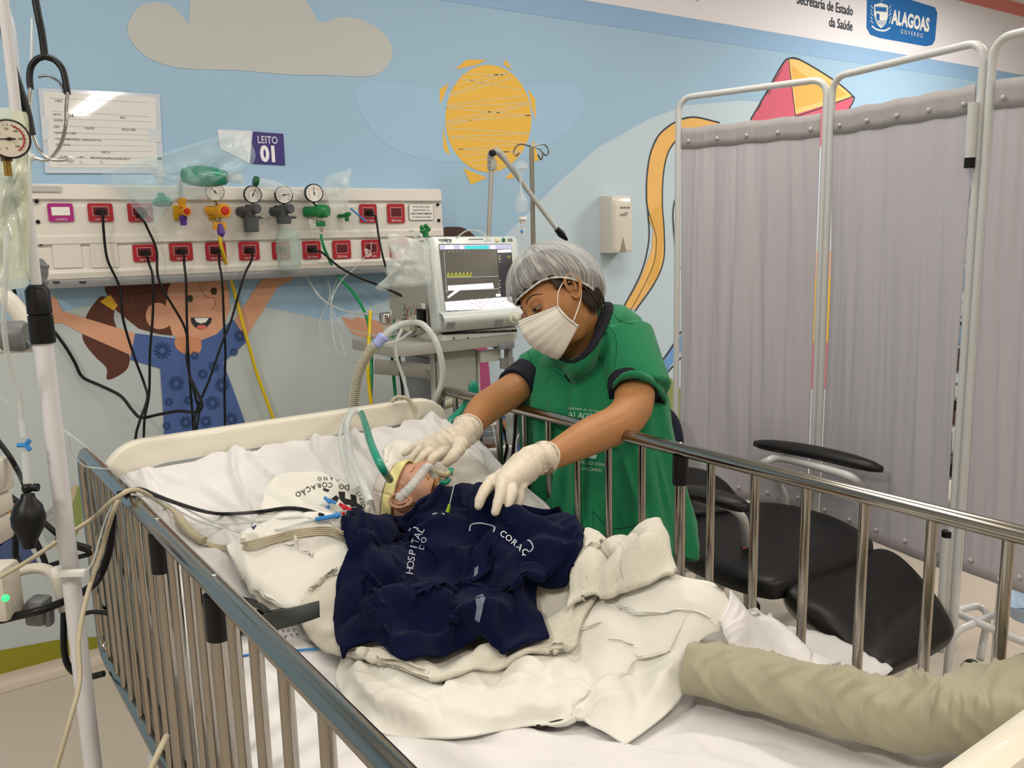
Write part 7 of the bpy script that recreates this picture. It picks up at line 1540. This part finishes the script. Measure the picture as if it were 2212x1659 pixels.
# hanging folds
vs_ = np.array([v.co[:] for v in gm.vertices]); ns_ = np.array([v.normal[:] for v in gm.vertices]); off_ = np.array([Hc.x, Hc.y, 0])
zz_ = vs_[:, 2]; th_ = np.arctan2(vs_[:, 1]-1.72, vs_[:, 0]-1.47); dn = np.clip((1.12-zz_)/.35, 0, 1)
top_f = np.clip((1.20-zz_)/.12, 0, 1); dis = (.006*top_f+.016*dn)*pnoise(th_*2.6+zz_*.25, zz_*1.1, 77, 3, 1.6)+.004*top_f*pnoise(th_*4+zz_*3, zz_*5, 79, 2, 1.)*(1-dn)
rid_ = np.clip(1-np.abs(pnoise(th_*2.2+zz_*1.2, zz_*.9+4, 81, 1, 1.7))*3.5, 0, 1)**2*.008*top_f
vs_ = vs_+ns_*(dis+rid_)[:, None]
gm.vertices.foreach_set('co', vs_.ravel()); gm.update()
gown = mesh_obj(gm, 'gown', m_green, nurse)
tg = bvh_of(gown)
def gline(pts, r, m, name='seam', n=8):
    P = []
    for p in cr([(x, y, 0) for x, y in pts], n):
        h = tg.ray_cast(C0, ray(p.x, p.y).normalized()); 
        if h[0] is not None: P.append(h[0]+h[1]*.0004)
    if len(P) > 2: MB().tube(P, r, 5).build(name, m, gown, 180)
m_sg = mat('seam_green', '#0b5a3a', .9)
gline([(1196, 800), (1215, 812), (1245, 816), (1280, 800), (1305, 775), (1318, 740)], .0009, m_sg); gline([(1310, 700), (1328, 722), (1332, 760), (1326, 800), (1330, 828)], .0009, m_sg); gline([(1306, 658), (1336, 690), (1368, 700)], .0008, m_sg)
gline([(1332, 812), (1345, 800), (1370, 798), (1400, 808), (1428, 824)], .0010, m_sg); gline([(1128, 742), (1142, 760), (1148, 790)], .0008, m_sg)
gline([(1280, 1103), (1320, 1140), (1380, 1130), (1392, 1100)], .0014, m_sg, 'pocket_edge'); gline([(1280, 1103), (1282, 1160), (1284, 1200)], .001, m_sg, 'pocket_edge'); gline([(1392, 1100), (1398, 1160), (1400, 1205)], .001, m_sg, 'pocket_edge')
m_glt = mat('print_pale_green', '#b9d6c6', .8)
path_text(tg, 'GOVERNO DO ESTADO', [(1229, 882), (1262, 885), (1296, 890)], 4.5, m_glt, gown); path_text(tg, 'ALAGOAS', [(1227, 896), (1262, 899), (1302, 904)], 13, m_glt, gown, bold=.03); path_text(tg, 'TRABALHO QUE FAZ', [(1227, 908), (1260, 912), (1290, 916)], 4, m_glt, gown)
path_text(tg, 'HOSPITAL DO CORA\u00c7\u00c3O', [(1226, 994), (1270, 1000), (1320, 1006)], 7, m_glt, gown); path_text(tg, 'ALAGOANO', [(1250, 1010), (1275, 1014), (1300, 1016)], 7, m_glt, gown); cloth_poly(tg, [(1272, 978), (1280, 976), (1290, 984), (1286, 991), (1276, 990), (1268, 986)], m_glt, gown)
# navy undershirt: neck yoke and cuffs
axp = Q(1256, 738, 2.21); rows = []
for w_ in (0, .35, .7, 1.): rows.append([p.lerp(axp, (.05+.36*max(0, cos(2*pi*k/56-.45))**2+.10*max(0, -cos(2*pi*k/56)))*w_)+Vector((0, 0, .004+.022*w_*max(0, cos(2*pi*k/56-.35))))-CF*.001 for k, p in enumerate(nl)])
b = MB(); b.grid([r+[r[0]] for r in rows]); o = b.build('undershirt_collar', m_navc, nurse, 60); o.modifiers.new('s', 'SOLIDIFY').thickness = .003
b = MB(); b.tube(cr([Q(1372, 800, 2.14), Q(1368, 838, 2.09), Q(1368, 852, 2.075)], 5), [.064]*6+[.060]*5, 24); b.build('undershirt_sleeve', m_navc, nurse, 60)
b = MB(); b.tube(cr([Q(1150, 808, 2.35), Q(1128, 826, 2.30), Q(1112, 838, 2.27)], 5), [.056]*6+[.053]*5, 24); b.build('undershirt_sleeve', m_navc, nurse, 60)
# gown sleeve flap; navy sheet stands for undershirt cuff and shade in its opening
FL_ = [[(1326, 826, 2.04), (1345, 806, 2.01), (1375, 800, 2.00), (1405, 812, 2.03), (1432, 832, 2.09)], [(1322, 838, 2.05), (1342, 818, 2.02), (1376, 812, 2.0), (1410, 828, 2.03), (1440, 866, 2.10)]]
b = MB(); b.grid([cr([Q(*p) for p in r], 5) for r in FL_]+[cr([Q(x+2, y+10, d+.03) for x, y, d in ((1324, 836, 2.07), (1345, 818, 2.05), (1376, 812, 2.04), (1408, 830, 2.06), (1436, 868, 2.12))], 5)]); o = b.build('sleeve_hem', m_green, nurse, 180); o.modifiers.new('s', 'SOLIDIFY').thickness = .002
P_ = [Q(1376, 820, 2.07), Q(1408, 836, 2.07), Q(1438, 868, 2.115), Q(1418, 885, 2.12), Q(1398, 905, 2.12), Q(1396, 860, 2.10)]; MB().prism(P_, CF*.01).build('navy_sleeve_shade', m_navc, nurse, 60)
# trousers and shoes (hidden by bed and gown, but standing on the floor)
for s_ in (-1, 1):
    hp = Vector((1.50+.05*s_, 1.72-.09*s_, .80)); MB().tube(cr([hp, hp+Vector((.01, .0, -.38)), hp+Vector((.02, .0, -.72))], 5), [.095-.0035*k for k in range(11)], 18).build('trouser_leg', m_navc, nurse, 60)
    MB().sph(Vector((hp.x-.02, hp.y-.01, .04)), .05, (2.3, 1.0, .8), u=16, v=10).build('shoe', m_whp, nurse, 60)
# gloves
def glove(name, wrist, cuff, knuck, fingers, thumb, pr, label):
    """fingers: lists of 4 joints from the knuckle to the tip with radii"""
    b = MB(); c_ = sum(knuck, Vector())/len(knuck)
    limb(b, [cuff, wrist, wrist.lerp(c_, .45), c_], [pr[0], pr[1], pr[2], pr[3]], 20, 5)
    for k in knuck: limb(b, [wrist.lerp(k, .30), wrist.lerp(k, .7), k], [.016, .0150, .0128], 14, 4)
    for f, rr in fingers: limb(b, f, rr, 14, 5)
    limb(b, thumb[0], thumb[1], 14, 5)
    me = remeshed(b, .0019, 4, name)
    V = np.array([v.co[:] for v in me.vertices]); Nn = np.array([v.normal[:] for v in me.vertices]); ax_ = (c_-cuff).normalized(); t_ = (V-np.array(cuff[:]))@np.array(ax_[:]); wr_ = np.exp(-((t_-.035)/.045)**2)
    D_ = (.0032*wr_+.0009)*pnoise(V[:, 0]*60+V[:, 2]*30, V[:, 1]*60-V[:, 2]*20, 91, 2, 1.)+.003*wr_*np.clip(1-np.abs(pnoise(t_*70+V[:, 2]*14, V[:, 0]*16+V[:, 1]*16, 95, 1, 1.))*3, 0, 1)
    V += Nn*D_[:, None]; me.vertices.foreach_set('co', V.ravel()); me.update()
    g_ = mesh_obj(me, name, m_glove, nurse, label)
    u, w_, d = frame(cuff-wrist); rr = pr[0]*1.06; MB().tube([cuff+(cuff-wrist).normalized()*(pr[0]*.80)*0+u*(rr*cos(a))*(1+.05*sin(3*a))+w_*(rr*sin(a))*(1+.05*cos(2*a))+d*.004*sin(2*a) for a in [2*pi*k/36 for k in range(36)]], .0022, 8, closed=True).build('cuff_roll', m_glove, g_, 180)
    return g_
# her left hand, hovering over the blanket
q = lambda x, y, d: Q(x, y, d)
K = [q(1060, 1040, 1.680), q(1083, 1036, 1.670), q(1104, 1046, 1.675), q(1121, 1056, 1.690)]
glove('glove', q(1150, 996, 1.800), q(1180, 988, 1.830), K,
      [([K[0], q(1047, 1060, 1.657), q(1038, 1078, 1.647), q(1034, 1092, 1.643)], [.0125, .0118, .0108, .0090]), ([K[1], q(1081, 1064, 1.640), q(1075, 1088, 1.627), q(1070, 1106, 1.621)], [.0125, .0112, .0100, .0084]),
       ([K[2], q(1106, 1064, 1.650), q(1102, 1080, 1.640), q(1098, 1092, 1.635)], [.0120, .0108, .0096, .0082]), ([K[3], q(1123, 1072, 1.680), q(1120, 1086, 1.673), q(1115, 1096, 1.670)], [.0108, .0096, .0086, .0074])],
      ([q(1118, 1012, 1.725), q(1085, 1026, 1.715), q(1062, 1044, 1.705), q(1048, 1062, 1.695)], [.016, .0145, .0125, .0100]), (.034, .0315, .034, .026), 'white latex glove poised over the navy blanket')
K = [q(950, 985, 1.955), q(938, 972, 1.975), q(928, 962, 1.995), q(920, 955, 2.015)]
glove('glove', q(992, 945, 1.99), q(1012, 924, 2.03), K,
      [([K[0], q(938, 988, 1.935), q(928, 1002, 1.93), q(921, 1014, 1.935)], [.0130, .0118, .0104, .0088]), ([K[1], q(920, 980, 1.955), q(906, 996, 1.95), q(896, 1009, 1.955)], [.0130, .0116, .0102, .0086]),
       ([K[2], q(908, 970, 1.985), q(892, 988, 1.98), q(881, 1004, 1.98)], [.0125, .0110, .0098, .0084]), ([K[3], q(902, 962, 2.01), q(886, 972, 2.01), q(873, 980, 2.01)], [.0112, .0098, .0088, .0076])],
      ([q(995, 960, 1.955), q(985, 978, 1.925), q(975, 990, 1.915), q(966, 999, 1.915)], [.0165, .0150, .0130, .0108]), (.034, .031, .034, .027), 'white latex glove resting on the pillow by the child\'s head')

# ------------------------------------------------------------------ the child
cc = Vector((.872, 1.605, .945)); cz_ = Vector((-.62, .76, .16)).normalized(); cy_ = Vector((.30, .02, .95)); cy_ = (cy_-cz_*cy_.dot(cz_)).normalized(); cx_ = cy_.cross(cz_)
kid = thing('person', 'small child lying in the bed with eyes closed, breathing tube and head bands', 'person', (cc.x, cc.y, .84))
TC = Tm(cc, cx_, cy_, cz_); kl = lambda x, y, z: TC @ Vector((x, y, z))
ks = .76
b = MB(); head_into(b, TC, ks); bt_ = [kl(0, -.03, -.07), Vector((.915, 1.50, .875)), Vector((.94, 1.40, .855)), Vector((.98, 1.22, .845)), Vector((1.01, 1.08, .835))]
limb(b, bt_, [.036, .05, .062, .062, .058])
for s_ in (-1, 1): limb(b, [Vector((1.01+.03*s_, 1.10, .83)), Vector((1.015+.04*s_, 1.04, .815)), Vector((1.02+.04*s_, .99, .80))], [.042, .030, .018]); limb(b, [Vector((.95+.07*s_, 1.42, .86)), Vector((.97+.11*s_, 1.30, .84)), Vector((.99+.10*s_, 1.20, .84))], [.034, .026, .018])
me = remeshed(b, .004, 3); ex = MB(); ear_into(ex, TC, -1, ks); ear_into(ex, TC, 1, ks); mesh_obj(me, 'body', m_cskin, kid, extra=ex)
KT = BVHTree.FromPolygons([TC @ (p*ks) for r in head_surface() for p in r], [(i*72+j, i*72+(j+1) % 72, (i+1)*72+(j+1) % 72, (i+1)*72+j) for i in range(56) for j in range(72)])
for s_ in (-1, 1):
    P = []
    for k in range(7):
        x = (.018+.028*k/6)*ks; h = KT.ray_cast(kl(s_*x, .3, (.008-.003*sin(pi*k/6))*ks), -cy_); P.append(h[0]+cy_*.0006)
    MB().tube(cr(P, 3), .0008, 5).build('closed_eyelashes', m_hair, kid, 180)
def band(z0_, z1_, grow, m, name, a0=0, a1=360):
    rows = []
    for z in np.linspace(z0_, z1_, 6):
        row = []
        for k in range(49):
            a = radians(a0+(a1-a0)*k/48); d = cx_*cos(a)+cy_*sin(a); o_ = kl(0, -.004, float(z)*ks)+d*.3; h = KT.ray_cast(o_, -d); p = h[0] if h[0] is not None else o_-d*.24
            row.append(p+d*grow)
        rows.append(row)
    bb = MB(); bb.grid(rows); o = bb.build(name, m, kid, 180); s = o.modifiers.new('s', 'SOLIDIFY'); s.thickness = .004; s.offset = 1; return o
band(.030, .062, .005, mat('band_cream', '#e3d795', .8, bump=.1, bscale=200), 'cream_band'); band(.066, .104, .006, mat('band_white', '#d9cfc8', .8, bump=.1, bscale=200), 'white_band')
band(.098, .108, .003, mat('skin_brown', '#8b5a3c', .7), 'hair_edge')
m_tape = mat('tape_brown', '#a8764c', .6)
def ftape(x0, x1, z0, z1, name='face_tape'):
    rows = []
    for z in np.linspace(z0, z1, 4):
        row = []
        for x in np.linspace(x0, x1, 9):
            h = KT.ray_cast(kl(float(x)*ks, .3, float(z)*ks), -cy_); row.append(h[0]+cy_*.0012 if h[0] is not None else kl(float(x)*ks, .06, float(z)*ks))
        rows.append(row)
    bb = MB(); bb.grid(rows); o = bb.build(name, m_tape, kid, 180); o.modifiers.new('s', 'SOLIDIFY').thickness = .001
ftape(-.045, .045, -.038, -.050); ftape(-.050, -.006, -.060, -.074); ftape(.006, .05, -.060, -.074)
tt = thing('breathing_tube', 'clear ribbed breathing tube crossing the child\'s face', 'breathing tube', Q(920, 1010, 1.76))
kp = lambda x, y, d: Q(x, y, d)
P = cr([kp(860, 1078, 1.70), kp(885, 1054, 1.70), kp(905, 1030, 1.715), kp(920, 1012, 1.73)], 12)
MB().tube(P, [.0085+.0012*((k//2) % 2) for k in range(37)], 14).build('ribbed_tube', m_tub, tt, 60)
MB().tube(cr([kp(916, 1014, 1.725), kp(926, 1008, 1.735), kp(934, 1020, 1.745), kp(940, 1030, 1.75)], 5), .0085, 12).build('elbow', m_tub, tt, 60)
MB().tube(cr([kp(926, 1012, 1.735), kp(945, 1022, 1.75), kp(962, 1026, 1.765), kp(972, 1020, 1.77)], 5), [.0062]*16, 12).build('tube_end', mat('tube_amber', '#bfb089', .3, alpha=.8), tt, 60)
MB().tube([kp(972, 1024, 1.768), kp(974, 1012, 1.775)], .0058, 10).build('teal_cap', m_teal, tt, 60)
MB().tube(cr([kp(950, 1040, 1.765), kp(962, 1042, 1.77), kp(970, 1034, 1.775)], 5), .006, 10).build('mouth_piece', m_teal, tt, 60)
